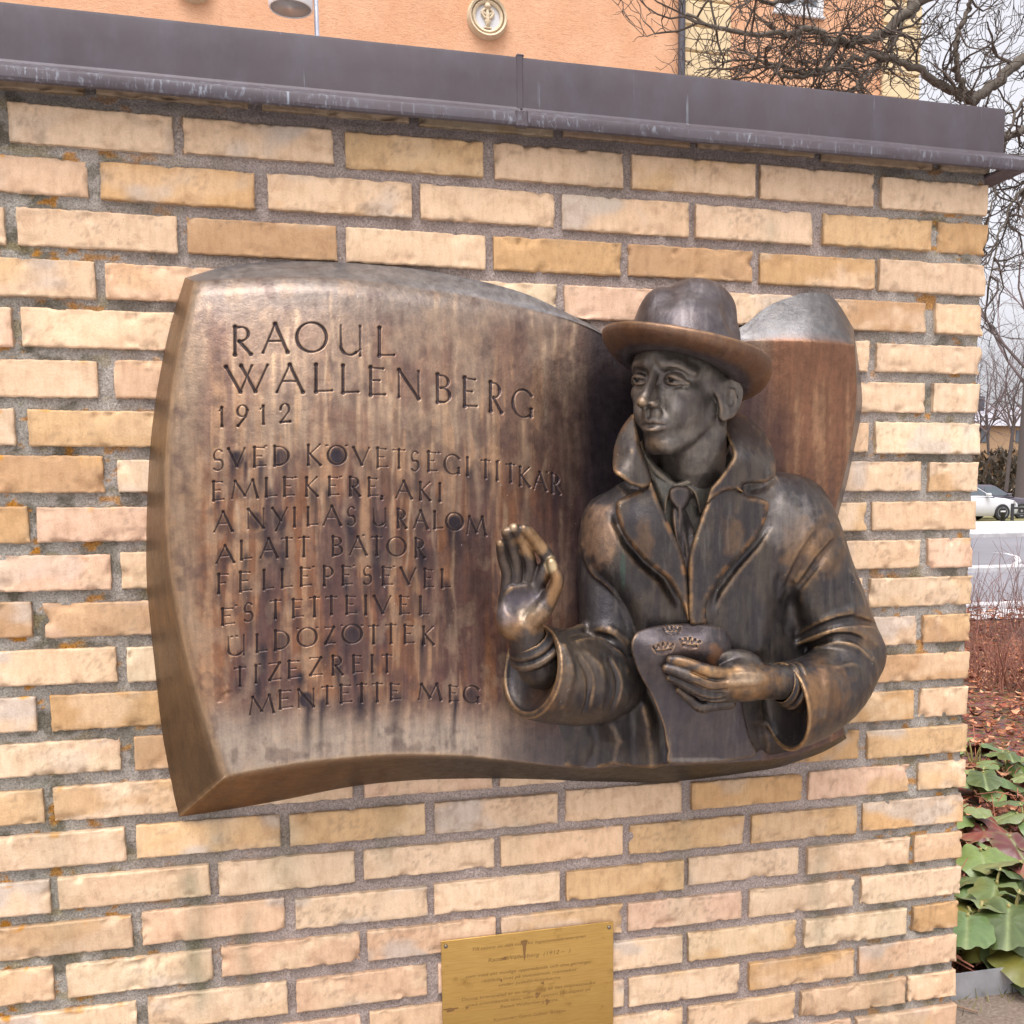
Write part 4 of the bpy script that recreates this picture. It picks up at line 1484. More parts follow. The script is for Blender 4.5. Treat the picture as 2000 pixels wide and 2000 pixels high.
# right-hand page
pg = sstep(1430, 1470, FX)
C = blend(C, pg, lin(140, 98, 72))
C = blend(C, pg * sstep(0.50, 0.66, fbm(FX / 8, FY / 260, 5.3, 4, 15)) * sstep(690, 760, FY) * 0.7, lin(178, 136, 100))
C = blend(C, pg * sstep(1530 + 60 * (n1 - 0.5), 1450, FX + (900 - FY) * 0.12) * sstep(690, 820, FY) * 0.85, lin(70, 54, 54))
C = blend(C, pg * sstep(830, 960, FY) * sstep(0.4, 0.6, n4) * 0.7, lin(92, 72, 64))

nb_ = 7
wv = np.array([1, 0.8, 0.6, 0.4, 0.2, 0.08, 0.025])                 # from the wall to the front edge
ny_, nx_ = FX.shape
GXY = np.zeros((ny_ + 2 * nb_, nx_ + 2 * nb_, 3))
GXY[nb_:-nb_, nb_:-nb_, 0], GXY[nb_:-nb_, nb_:-nb_, 1], GXY[nb_:-nb_, nb_:-nb_, 2] = FX, FY, FD
GC = np.zeros(GXY.shape)
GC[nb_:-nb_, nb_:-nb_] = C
BT, BB, BLp, BR = bT(s_x), bB(s_x), bL(t_y), bR(t_y)


def bev(front, back2, w):
    q = np.empty(front.shape)
    q[..., :2] = front[..., :2] * (1 - w) + back2 * w
    q[..., 2] = front[..., 2] * (1 - w) + 1.0 * w + 5.0 * math.sin(math.pi * min(1, w * 1.0)) * (1 - w)
    return q


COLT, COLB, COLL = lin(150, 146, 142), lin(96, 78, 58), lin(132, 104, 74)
for k, w in enumerate(wv):
    nzx = fbm(FX[0] / 25, w * 3, 0, 3, 17)[:, None]
    nzy = fbm(FY[:, 0] / 60, w * 3, 0, 3, 18)[:, None]
    top, bot = GXY[nb_, nb_:-nb_], GXY[-nb_ - 1, nb_:-nb_]
    GXY[k, nb_:-nb_] = bev(top, BT, w)
    GXY[-1 - k, nb_:-nb_] = bev(bot, BB, w)
    GXY[nb_:-nb_, k] = bev(GXY[nb_:-nb_, nb_], BLp, w)
    GXY[nb_:-nb_, -1 - k] = bev(GXY[nb_:-nb_, -nb_ - 1], BR, w)
    fw = min(1, w * 9)
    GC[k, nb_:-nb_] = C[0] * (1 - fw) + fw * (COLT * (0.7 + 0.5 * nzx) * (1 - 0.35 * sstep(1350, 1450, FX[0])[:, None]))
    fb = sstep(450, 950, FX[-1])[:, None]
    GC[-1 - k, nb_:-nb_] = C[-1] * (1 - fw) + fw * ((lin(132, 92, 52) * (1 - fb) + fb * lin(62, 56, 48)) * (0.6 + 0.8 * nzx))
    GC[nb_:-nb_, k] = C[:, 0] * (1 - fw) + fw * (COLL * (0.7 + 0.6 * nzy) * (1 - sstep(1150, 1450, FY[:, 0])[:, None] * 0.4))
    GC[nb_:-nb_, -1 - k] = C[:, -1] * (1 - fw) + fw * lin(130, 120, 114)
for cy_, rows in ((nb_, range(nb_)), (ny_ + nb_ - 1, range(ny_ + nb_, ny_ + 2 * nb_))):
    for cx_, cols_ in ((nb_, range(nb_)), (nx_ + nb_ - 1, range(nx_ + nb_, nx_ + 2 * nb_))):
        for r_ in rows:
            for q_ in cols_:
                kr = r_ if r_ < nb_ else ny_ + 2 * nb_ - 1 - r_
                kc = q_ if q_ < nb_ else nx_ + 2 * nb_ - 1 - q_
                if kr <= kc:
                    GXY[r_, q_], GC[r_, q_] = GXY[r_, cx_], GC[r_, cx_]
                else:
                    GXY[r_, q_], GC[r_, q_] = GXY[cy_, q_], GC[cy_, q_]
GXY[..., 2] += zw(GXY[..., 0], GXY[..., 1])
ii = np.arange(GXY.shape[0] * GXY.shape[1]).reshape(GXY.shape[:2])
F = np.stack([ii[:-1, :-1], ii[:-1, 1:], ii[1:, 1:], ii[1:, :-1]], -1).reshape(-1, 4)
F = F[:, ::-1]
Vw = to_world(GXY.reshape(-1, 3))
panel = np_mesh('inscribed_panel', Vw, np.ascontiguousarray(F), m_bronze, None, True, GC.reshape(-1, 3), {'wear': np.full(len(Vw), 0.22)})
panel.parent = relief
panel.matrix_parent_inverse = RINV
# ------------------------------------------------------------------ the figure
TH, AL = math.radians(34), math.radians(3)
AX = np.array([math.cos(TH), 0, math.sin(TH)])
AY = np.array([math.sin(TH) * math.sin(AL), -math.cos(AL), -math.cos(TH) * math.sin(AL)])
AZ = np.array([-math.sin(TH) * math.cos(AL), -math.sin(AL), math.cos(TH) * math.cos(AL)])
AY = AY - AZ * (AY @ AZ)
HR = np.array([AX, AY, AZ])
HS = 1.04
HC = W3(1288, 717, 168)


def HL(*p):
    p = np.asarray(p, float)
    return HC + HS * (p @ HR)


def hc(L):
    return np.array([HL(*q) for q in L])


S = Sculpt((1150, 600, HC[2] - 150), (1440, 1010, HC[2] + 175), 1.7)
E = lambda c, r, k=10, op='add', R=None: S.ell(HL(*c), np.array(r) * HS, k, op, HR if R is None else R)
CH = lambda L, r, k=8, op='add', **kw: S.chain(hc(L), np.array(r) * HS, k, op, **kw)
E((0, 42, -15), (84, 98, 108), 0)
E((0, 45, 30), (70, 56, 66), 20)
E((0, -34, 24), (66, 96, 66), 22)
E((0, -84, 30), (43, 50, 56), 20)
E((0, -117, 67), (21, 18, 20), 16)
CH([(62, -50, -12), (46, -92, 22), (17, -122, 62)], (14, 14, 15), 16)
CH([(-62, -50, -12), (-46, -92, 22), (-17, -122, 62)], (14, 14, 15), 16)
for sx in (1, -1):
    E((sx * 47, -28, 56), (22, 18, 23), 22)
    E((sx * 40, -60, 48), (19, 28, 24), 20)
for sx in (1, -1):
    CH([(sx * 63, 11, 60), (sx * 44, 23, 82), (sx * 18, 25, 89)], (5, 8, 7), 18)       # brow
    E((sx * 38, 1, 100), (22, 13, 17), 12, 'sub')                                       # socket
    E((sx * 16, -4, 103), (8, 12, 10), 9, 'sub')
# nose
CH([(0, 16, 90), (0, -8, 101), (0, -28, 115), (-2, -44, 124)], (8.5, 8.5, 9.5, 9.5), 8)
E((-2, -47, 125), (10, 8.5, 10), 6)
for sx in (1, -1):
    E((sx * 14, -49, 107), (8.5, 8, 14), 7)
    E((sx * 7, -58, 114), (3.5, 4, 6), 3, 'sub')
    CH([(sx * 21, -50, 100), (sx * 26, -66, 94), (sx * 32, -80, 84)], (0.6, 0.6, 0.5), 10, 'sub')
    E((sx * 34, -62, 68), (18, 22, 18), 18)
# muzzle and lips
E((0, -82, 80), (32, 24, 22), 12)
E((0, -66, 100), (20, 12, 8), 10)
E((0, -68, 107), (3, 8, 3), 6, 'sub')
CH([(-27, -87, 88), (-16, -82, 98), (-6, -79, 103), (0, -81, 104), (6, -79, 103), (16, -82, 98), (27, -87, 88)], (2.2, 3.6, 4.2, 4.0, 4.2, 3.6, 2.2), 5)
CH([(-24, -91, 89), (-10, -95, 99), (0, -96, 102), (10, -95, 99), (24, -91, 89)], (2.2, 4.4, 5.0, 4.4, 2.2), 5)
CH([(-29, -88, 91), (-14, -86.5, 103), (0, -87.5, 108), (14, -86.5, 103), (29, -88, 91)], (1.6, 2.0, 2.2, 2.0, 1.6), 2.5, 'sub')
E((0, -107, 106), (17, 5, 8), 8, 'sub')
# eyes
for sx in (1, -1):
    q = 38 * sx
    E((q, -1, 73), (16, 15.5, 15.5), 1.5)
    CH([(q - sx * 19, -4, 83), (q - sx * 9, 1.5, 88.5), (q + sx * 1, 2.2, 89.5), (q + sx * 12, -1.8, 84), (q + sx * 22, -9, 72)], (2.6, 4.6, 5.4, 4.8, 2.6), 6)
    CH([(q - sx * 18, -7, 82), (q - sx * 8, -10.5, 86.5), (q + sx * 2, -12, 86), (q + sx * 13, -11, 80), (q + sx * 22, -9, 72)], (1.8, 2.8, 3.2, 2.8, 1.8), 6)
    CH([(q - sx * 16, 10, 86), (q - sx * 3, 15, 90), (q + sx * 13, 12, 83), (q + sx * 24, 0, 71)], (0.6, 0.8, 0.8, 0.6), 6, 'sub')
    CH([(q - sx * 16, -15, 85), (q - sx * 3, -19, 86), (q + sx * 12, -15, 80)], (1.0, 1.2, 1.0), 6, 'sub')
    E((q - 4, -3, 88), (5.2, 5.0, 4.6), 2.2, 'sub')
# ears
for sx in (1, -1):
    EA = np.array([0.86 * AX * sx + 0.51 * AZ, AY, -sx * 0.51 * AX + 0.86 * AZ])
    E((sx * 90, -34, -20), (8, 35, 21), 6, 'add', EA)
    CH([(sx * 80, -26, 0), (sx * 86, -6, -4), (sx * 95, 3, -20), (sx * 101, -12, -36), (sx * 99, -34, -38), (sx * 91, -54, -28), (sx * 83, -68, -14)], (4, 5, 5.2, 5.2, 5.5, 7, 7), 6)
    E((sx * 98, -34, -14), (9, 16, 10), 4, 'sub', EA)
    CH([(sx * 92, -12, -14), (sx * 100, -14, -26), (sx * 99, -32, -30)], (1.8, 2, 1.8), 3, 'sub')
    CH([(sx * 82, -38, -2), (sx * 84, -52, -4), (sx * 80, -64, -8)], (4, 5, 5), 6)
    # cropped hair before the ear
    E((sx * 77, 12, -6), (9, 40, 32), 18)
# neck
S.chain(np.array([HL(8, -52, -34), HL(14, -118, -30), W3(1306, 925, 120), W3(1300, 1000, 110)]), (58, 57, 60, 70), 12)
S.chain(np.array([HL(70, -72, -24), W3(1345, 850, 165), W3(1300, 925, 186)]), (9, 10, 8), 12)   # neck muscle
S.chain(np.array([HL(-14, -96, 16), W3(1268, 890, 140), W3(1272, 950, 130)]), (22, 30, 36), 14)
hv, hq = S.mesh(2)
hx = fbm(hv[:, 0] / 30, hv[:, 1] / 30, hv[:, 2] / 30, 4, 21)
hC = np.zeros((len(hv), 3)) + lin(122, 113, 102)
hC = blend(hC, sstep(0.45, 0.65, hx) * 0.6, lin(88, 80, 76))
hC = blend(hC, sstep(0.55, 0.7, fbm(hv[:, 0] / 8, hv[:, 1] / 40, hv[:, 2] / 12, 4, 24)) * 0.4, lin(84, 70, 60))
tipd = np.linalg.norm(hv - HL(-4, -50, 136), axis=1)
hC = blend(hC, sstep(26, 2, tipd) * 0.4, lin(190, 156, 112))
hC = blend(hC, sstep(30, 8, np.linalg.norm((hv - HL(0, -122, 88)) * [1, 1.3, 1], axis=1)) * 0.45, lin(160, 130, 92))
head = rpart('head', hv, hq, relief, hC, 0.35)

# ------------------------------------------------------------------ hat
e1 = np.array([math.cos(math.radians(13)), math.sin(math.radians(13)), 0.02])
e1 /= np.linalg.norm(e1)
up = np.array([0, -math.cos(math.radians(19)), -math.sin(math.radians(19))])
up = up - e1 * (up @ e1)
up /= np.linalg.norm(up)
e2 = np.cross(up, e1)
e2 = e2 if e2[2] > 0 else -e2
HAT = W3(1297, 668, 172)
S = Sculpt((1120, 505, HAT[2] - 190), (1475, 790, HAT[2] + 195), 1.9)
HX = np.array([e1, up, e2])
cu = np.array([-0.06, -math.cos(math.radians(17)), -math.sin(math.radians(17))])
HAT0 = HAT + np.array([1.0, 0, 0])
S.ell(HAT0 + cu * 38, (103, 80, 112), 0, 'add', HX)
S.ell(HAT0 + cu * 8, (103, 60, 110), 14, 'add', HX)
S.ell(HAT0 + cu * 92 + e1 * 27 - e2 * 2, (72, 60, 80), 14, 'add', HX)
S.ell(HAT0 + cu * 55 - e1 * 52 + e2 * 20, (42, 57, 60), 8, 'add', HX)
# pinch of the crown
cr = -math.sin(TH) * e1 + math.cos(TH) * e2
S.chain(np.array([HAT0 + cu * 148 - e1 * 44 + e2 * 84, HAT0 + cu * 152 - e1 * 40 + e2 * 20, HAT0 + cu * 148 - e1 * 34 - e2 * 50]), (19, 17, 15), 8, 'sub')
S.ell(HAT0 + cu * 98 - e1 * 38 + e2 * 108, (22, 40, 26), 24, 'sub', HX)
S.ell(HAT0 + cu * 82 + e1 * 98 + e2 * 62, (24, 34, 22), 24, 'sub', HX)
# brim with a rolled edge
nphi, prof = 44, [(84, -15, 12), (104, -14, 20), (124, -7, 25), (142, 3, 23), (154, 11, 17), (160, 18, 10)]
G = []
for i in range(nphi + 1):
    ph = 2 * math.pi * i / nphi
    d = math.cos(ph) * e1 + math.sin(ph) * e2
    fr = d @ (cr / np.linalg.norm(cr))
    row = []
    for r_, h_, t_ in prof:
        ro = r_ * (1.0 + 0.035 * max(fr, 0) - 0.02 * (1 - abs(fr)))
        dz = h_ * (1.0 - 0.35 * max(fr, 0)) + (r_ - 86) / 74.0 * (9 * abs(d @ e1) ** 2 - 8 * max(fr, 0))
        dz -= (r_ - 84) / 76.0 * 34 * max(0.0, d @ e1) * max(0.0, 0.25 - d @ e2)
        row.append(np.append(HAT + d * ro + up * (dz - 16), t_))
    G.append(row)
G = np.array(G)
S.sheet(G[..., :3], G[..., 3], 5)
# hollow for the head
S.ell(HAT - up * 52, (86, 52, 96), 6, 'sub', HX)
qv, qq = S.mesh(2)
qx = fbm(qv[:, 0] / 26, qv[:, 1] / 34, qv[:, 2] / 26, 4, 22)
qC = np.zeros((len(qv), 3)) + lin(106, 96, 94)
qC = blend(qC, sstep(0.45, 0.68, qx) * 0.6, lin(80, 71, 72))
qC = blend(qC, sstep(0.58, 0.72, fbm(qv[:, 0] / 9, qv[:, 1] / 60, qv[:, 2] / 30, 3, 23)) * 0.45, lin(136, 128, 124))
rel = qv - HAT
rh = rel @ up
rr = np.hypot(rel @ e1, rel @ e2)
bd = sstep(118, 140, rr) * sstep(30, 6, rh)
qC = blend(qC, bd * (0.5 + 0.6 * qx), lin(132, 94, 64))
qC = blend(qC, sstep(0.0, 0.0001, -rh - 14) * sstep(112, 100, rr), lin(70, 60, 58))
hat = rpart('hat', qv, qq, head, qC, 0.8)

# ------------------------------------------------------------------ overcoat
TOR = Surf([(1300, 960, 150), (1300, 1100, 186), (1300, 1230, 176), (1300, 1330, 140), (1300, 1430, 108), (1180, 1010, 158), (1215, 1000, 170), (1200, 1100, 172), (1215, 1180, 168), (1230, 1300, 132),
            (1230, 1440, 100), (1120, 960, 100), (1115, 1020, 118), (1150, 1080, 150), (1165, 950, 128), (1420, 1000, 178), (1410, 1100, 184), (1440, 1180, 172), (1430, 1280, 152), (1420, 1420, 104), (1460, 930, 140), (1500, 960, 140),
            (1545, 960, 110), (1480, 1060, 160), (1498, 1140, 110), (1490, 1190, 112), (1500, 1300, 110), (1500, 1420, 84), (1190, 1380, 90), (1200, 900, 120), (1400, 900, 135)])
S = Sculpt((925, 870, -215), (1700, 1490, 330), 2.6)
tor_out = smooth_poly([(1190, 905), (1150, 925), (1118, 950), (1100, 985), (1098, 1040), (1112, 1078), (1140, 1104), (1166, 1132), (1184, 1170), (1190, 1220), (1192, 1270), (1200, 1320), (1216, 1370), (1236, 1410),
                       (1250, 1436), (1262, 1440), (1340, 1440), (1424, 1428), (1440, 1435), (1470, 1433), (1505, 1420), (1560, 1395), (1590, 1386), (1570, 1300), (1540, 1200), (1560, 1100), (1580, 1000), (1560, 935), (1530, 908), (1480, 896), (1400, 890), (1300, 900)], 4)


def tor_h(X, Y):
    h = zw(X, Y) + TOR(X, Y)
    for P, wd, am in FOLDS:
        d, u = line_dist(P, X, Y)
        h = h + am * np.exp(-(d / wd) ** 2) * np.clip(np.minimum(u, 1 - u) * 6, 0, 1)
    return h


FOLDS = [(np.array([(1270, 1190), (1290, 1280), (1262, 1380), (1256, 1440)]), 14, 0),
         
         
         (np.array([(1440, 1100), (1448, 1160), (1438, 1220), (1420, 1250)]), 12, 6), (np.array([(1415, 1090), (1420, 1150), (1412, 1220)]), 10, -5), (np.array([(1470, 1080), (1476, 1130), (1466, 1190)]), 12, -8),
         (np.array([(1430, 1360), (1436, 1400), (1440, 1432)]), 9, -9), (np.array([(1475, 1380), (1482, 1420)]), 12, 8),
         (np.array([(1340, 1180), (1350, 1220)]), 10, 4),
         (np.array([(1158, 950), (1164, 985), (1182, 1022), (1214, 1060), (1252, 1092), (1284, 1150)]), 9, -12), (np.array([(1454, 950), (1448, 990), (1424, 1026), (1386, 1068), (1352, 1114), (1336, 1160)]), 9, -12),
         (np.array([(1160, 900), (1190, 922), (1214, 926)]), 9, -14), (np.array([(1464, 904), (1438, 920), (1406, 924)]), 9, -14)]
S.slab(tor_out, tor_h, 260, 46, 0, 'add', 0.9)
HEMF = [([(1040, 1380), (1052, 1446)], 22, -5), ([(1090, 1375), (1086, 1412), (1070, 1446)], 16, 7), ([(1120, 1372), (1128, 1400), (1116, 1450)], 12, -8), ([(1150, 1362), (1168, 1400), (1158, 1441)], 15, 12),
        ([(1190, 1340), (1196, 1390), (1196, 1444)], 12, -7), ([(1206, 1290), (1224, 1370), (1232, 1448)], 14, 11), ([(1236, 1320), (1246, 1390), (1256, 1442)], 9, -6)]


def hem_h(X, Y):
    h = zw(X, Y) + PANEL(X, Y) - 7 + sstep(985, 1230, X) * (22 + 30 * sstep(1450, 1340, Y))
    for P, wd, am in HEMF:
        d, u = line_dist(np.array(P, float), X, Y)
        h = h + am * np.exp(-(d / wd) ** 2)
    return h


S.slab([(975, 1352), (1190, 1280), (1270, 1260), (1290, 1300), (1270, 1440), (1256, 1443), (1232, 1450), (1200, 1447), (1158, 1442), (1118, 1452), (1068, 1447), (1000, 1440), (972, 1436)], hem_h, 120, 5, 6, 'add')
# right arm (the viewer's right): shoulder, upper arm, elbow, forearm
S.chain(WP([(1468, 965, 92), (1502, 990, 82), (1540, 1085, 86), (1580, 1180, 92), (1604, 1236, 96)]), (70, 78, 74, 70, 66), 20)
cufR = W3(1482, 1334, 188)
nR = np.array([-0.84, 0.16, 0.52])
armR = WP([(1606, 1236, 98), (1572, 1288, 130), (1528, 1318, 165), (1478, 1334, 190), (1430, 1340, 215)])
S.chain(armR, (66, 74, 80, 84, 86), 8, 'add', cuts=[(cufR, nR)])
# left arm: dark upper arm set back, elbow, forearm with its wide cuff
S.chain(WP([(1150, 985, 66), (1140, 1060, 62), (1146, 1150, 82), (1150, 1215, 100)]), (52, 52, 54, 58), 12)
cufL = W3(1003, 1264, 168)
nL = np.array([-0.79, -0.12, 0.60])
armL = WP([(1146, 1282, 102), (1112, 1284, 122), (1060, 1278, 147), (1003, 1266, 172), (960, 1252, 190)])
S.chain(armL, (72, 84, 90, 90, 88), 10, 'add', cuts=[(cufL, nL)])
# hollows of the cuffs
def basis_of(n_):
    n_ = n_ / np.linalg.norm(n_)
    p_ = np.cross(n_, [0, 1, 0])
    p_ /= np.linalg.norm(p_)
    return np.array([n_, p_, np.cross(n_, p_)])


S.ell(cufR, (26, 76, 76), 5, 'sub', basis_of(nR))
S.ell(cufL, (28, 79, 79), 5, 'sub', basis_of(nL))
S.chain(WP([(1520, 1300, 176), (1486, 1302, 200)]), (34, 44), 8, 'sub')
S.chain(WP([(1036, 1246, 160), (1008, 1236, 176)]), (34, 46), 10, 'sub')


def ridge(L, r, lift, k=10, op='add'):
    Q = [(x, y, S.front(x, y), q) for (x, y), q in zip(L, r)]
    Q = np.array([q for q in Q if q[2] is not None], float)
    if len(Q) > 1:
        S.chain(Q[:, :3] + [0, 0, lift], Q[:, 3], k, op)


# folds on the arms
ridge([(1470, 1120), (1494, 1060), (1524, 1008), (1548, 975)], (4, 11, 11, 5), -5, 16)
ridge([(1484, 1130), (1522, 1064), (1556, 1016), (1574, 992)], (4, 11, 11, 5), -5, 16)
ridge([(1510, 1130), (1552, 1074), (1586, 1026)], (4, 10, 4), -5, 16)
ridge([(1482, 1110), (1512, 1050), (1542, 1002)], (3, 5, 3), 2, 10, 'sub')
ridge([(1508, 1106), (1544, 1058), (1570, 1024)], (3, 6, 3), 2, 8, 'sub')
ridge([(1504, 1200), (1552, 1172), (1602, 1154), (1646, 1138)], (3, 9, 9, 4), -3)
ridge([(1502, 1216), (1560, 1192), (1610, 1190), (1650, 1216)], (3, 8, 9, 4), -3)
ridge([(1540, 1222), (1590, 1212), (1636, 1236), (1652, 1268)], (3, 7, 8, 3), -2)
ridge([(1500, 1206), (1556, 1182), (1606, 1170), (1650, 1178)], (4, 8, 8, 4), 2, 7, 'sub')
ridge([(1520, 1222), (1570, 1203), (1616, 1206), (1646, 1236)], (4, 7, 7, 3), 2, 7, 'sub')
ridge([(1580, 1262), (1612, 1258), (1640, 1290)], (3, 6, 3), -2)
ridge([(1556, 1260), (1560, 1300), (1552, 1350)], (3, 7, 3), -3, 14)
ridge([(1600, 1080), (1614, 1110), (1626, 1140)], (3, 7, 3), -3)
ridge([(1060, 1196), (1104, 1184), (1150, 1190), (1182, 1212)], (4, 9, 9, 4), -3)
ridge([(1090, 1212), (1130, 1210), (1164, 1232), (1182, 1266)], (3, 8, 8, 3), -3)
ridge([(1076, 1206), (1120, 1199), (1160, 1212), (1184, 1240)], (3, 7, 7, 3), 2, 7, 'sub')
ridge([(1110, 1236), (1134, 1270), (1130, 1330)], (3, 7, 3), -3, 12)
ridge([(1092, 1240), (1112, 1280), (1104, 1340)], (2, 5, 2), 2, 10, 'sub')
ridge([(1150, 1246), (1166, 1290), (1154, 1340)], (2, 5, 2), 2, 9, 'sub')
ridge([(1064, 1220), (1076, 1270), (1060, 1330)], (3, 6, 3), -3, 12)
# edge of the chest standing over the left arm; front edge of the coat
ridge([(1100, 1030), (1120, 1080), (1150, 1106), (1174, 1140), (1186, 1180), (1190, 1230)], (4, 5, 5, 5, 5, 4), -2, 6)
ridge([(1298, 1168), (1292, 1230)], (3, 3), -1, 5)
# deep hollow between chest and right arm
ridge([(1494, 1110), (1492, 1150), (1486, 1186)], (6, 13, 7), 6, 14, 'sub')
# turned rims of the cuffs
for c, nrm, rad in ((cufR, nR, 81), (cufL, nL, 84)):
    nrm = nrm / np.linalg.norm(nrm)
    a1 = np.cross(nrm, [0, 1, 0])
    a1 /= np.linalg.norm(a1)
    a2 = np.cross(nrm, a1)
    rim = np.array([c - nrm * 2 + rad * (math.cos(q) * a1 + math.sin(q) * a2) for q in np.linspace(0, 2 * math.pi, 33)])
    S.chain(rim, np.full(33, 4.2), 4, n=66)
SCOAT = S
cv_, cq_ = S.mesh(2)


def wearspots(V, C, spots):
    for x, y, rx, ry, a, col in spots:
        n_ = fbm(V[:, 0] / 16, V[:, 1] / 16, V[:, 2] / 16, 4, 33)
        q = ((V[:, 0] - x) / rx) ** 2 + ((V[:, 1] - y) / ry) ** 2
        C = blend(C, sstep(1.5, 0.0, q + 2.4 * (n_ - 0.5)) * a, col)
    return C


def bodytone(V, seed=0):
    n_ = fbm(V[:, 0] / 40, V[:, 1] / 55, V[:, 2] / 40, 4, 41 + seed)
    m_ = fbm(V[:, 0] / 9, V[:, 1] / 70, V[:, 2] / 20, 4, 42 + seed)
    C = np.zeros((len(V), 3)) + lin(76, 70, 67)
    C = blend(C, sstep(0.42, 0.62, n_) * 0.7, lin(98, 87, 75))
    C = blend(C, sstep(0.52, 0.66, m_) * 0.5, lin(62, 56, 60))
    C = blend(C, sstep(0.60, 0.72, fbm(V[:, 0] / 7, V[:, 1] / 60, V[:, 2] / 20, 3, 43)) * 0.35, lin(112, 108, 100))
    return C


GOLD, PALE = lin(160, 120, 78), lin(190, 168, 140)
cC = bodytone(cv_)
cC = wearspots(cv_, cC, [(1128, 1010, 40, 60, 0.6, lin(176, 138, 104)), (1480, 985, 60, 50, 0.45, lin(180, 170, 160)), (1510, 1040, 40, 60, 0.4, GOLD), (1556, 1030, 40, 60, 0.35, GOLD), (1560, 1300, 46, 60, 0.6, lin(150, 108, 66)),
                         (1640, 1180, 24, 50, 0.35, GOLD), (1040, 1290, 50, 60, 0.3, lin(150, 112, 80)), (1100, 1250, 50, 60, 0.3, lin(140, 118, 92)), (1530, 1330, 14, 60, 0.6, GOLD), (1040, 1260, 12, 70, 0.5, GOLD)])
cC = wearspots(cv_, cC, [(1175, 1080, 5, 40, 0.35, lin(70, 112, 92)), (1140, 1150, 30, 40, 0.5, lin(60, 56, 60))])
coat = rpart('overcoat', cv_, cq_, relief, cC, 1.0)

# ------------------------------------------------------------------ shirt, tie, collar and lapels
S = Sculpt((1190, 820, 20), (1410, 1160, 330), 1.8)
SHI = Surf([(1215, 880, 168), (1240, 905, 176), (1278, 930, 178), (1330, 910, 170), (1365, 850, 160), (1300, 1000, 182), (1296, 1120, 186), (1250, 960, 176), (1340, 950, 176)])
S.slab([(1205, 850), (1240, 880), (1280, 900), (1330, 890), (1372, 840), (1390, 870), (1350, 960), (1310, 1060), (1298, 1140), (1280, 1060), (1235, 960), (1205, 900)], off_wall(SHI), 60, 10, 0)
for L in ([(1213, 838, 150), (1222, 868, 178), (1246, 896, 190), (1274, 916, 194)], [(1374, 822, 150), (1364, 856, 184), (1338, 884, 194), (1306, 905, 196), (1276, 916, 194)]):
    P = WP(L)
    S.chain(P, [7, 8, 8, 5][:len(P)] if len(P) == 4 else [7, 8, 8, 8, 5], 4)
S.sheet(np.array([WP([(1222, 866, 178), (1246, 894, 188), (1272, 914, 194)]), WP([(1228, 890, 186), (1244, 920, 192), (1258, 938, 194)]), WP([(1238, 930, 184), (1248, 950, 186), (1254, 968, 186)])]), 6, 3)
S.sheet(np.array([WP([(1362, 858, 184), (1330, 888, 192), (1290, 912, 196)]), WP([(1360, 890, 188), (1336, 916, 194), (1312, 930, 197)]), WP([(1346, 930, 186), (1334, 950, 188), (1322, 966, 188)])]), 6, 3)
sv, sq = S.mesh(2)
shirt = rpart('shirt', sv, sq, relief, blend(np.zeros((len(sv), 3)) + lin(122, 118, 106), sstep(0.45, 0.65, fbm(sv[:, 0] / 20, sv[:, 1] / 30, sv[:, 2] / 20, 4, 51)) * 0.5, lin(70, 68, 64)), 0.5)
S = Sculpt((1230, 890, 80), (1340, 1160, 330), 1.6)
S.slab(smooth_poly([(1264, 922), (1280, 915), (1300, 920), (1304, 936), (1296, 956), (1284, 964), (1272, 956), (1262, 940)], 5), off_wall(lambda X, Y: 206 + 0 * X), 30, 10, 0)
S.slab(smooth_poly([(1270, 956), (1290, 958), (1304, 985), (1318, 1030), (1312, 1090), (1298, 1140), (1284, 1060), (1270, 1000), (1266, 974)], 5), off_wall(lambda X, Y: 200 + 3 * np.sin((X - 1280) / 7.0 + (Y - 950) / 22.0)), 30, 9, 3)
ridge([(1282, 960), (1290, 1000), (1298, 1050)], (2, 4, 2), -1, 5)
ridge([(1276, 966), (1280, 1004), (1290, 1050)], (1.5, 2.5, 1.5), 1, 4, 'sub')
tv_, tq_ = S.mesh(2)
tie = rpart('necktie', tv_, tq_, shirt, blend(np.zeros((len(tv_), 3)) + lin(96, 88, 84), sstep(0.5, 0.65, fbm(tv_[:, 0] / 14, tv_[:, 1] / 30, 0, 3, 52)) * 0.5, lin(74, 68, 66)), 0.6)


def lap(name, poly, pts, rnd=7, th=34, n=1.0, gold=0.35, spots=(), folds=(), step=1.8, wr=1.4):
    global S
    P = np.array(poly, float)
    Hs = Surf([(q[0], q[1], q[2] + 17) for q in pts])
    z = zw(P[:, 0], P[:, 1])
    dd = Hs(P[:, 0], P[:, 1])
    S = Sculpt((P[:, 0].min() - 12, P[:, 1].min() - 12, (z + dd).min() - th - 30), (P[:, 0].max() + 12, P[:, 1].max() + 12, (z + dd).max() + 40), step)

    def H(X, Y):
        h = zw(X, Y) + Hs(X, Y)
        for Q, wd, am in folds:
            d, u = line_dist(np.array(Q, float), X, Y)
            h = h + am * np.exp(-(d / wd) ** 2)
        return h
    S.slab(P, H, th, rnd, 0, 'add', n)
    v_, q_ = S.mesh(2)
    c_ = wearspots(v_, bodytone(v_, 7), spots)
    ed = -poly_sd(P, v_[:, 0], v_[:, 1])
    nz = fbm(v_[:, 0] / 18, v_[:, 1] / 18, 0.5, 3, 61)
    c_ = blend(c_, sstep(13, 2, ed) * sstep(0.42, 0.64, nz) * gold, lin(166, 124, 84))
    return rpart(name, v_, q_, coat, c_, wr)


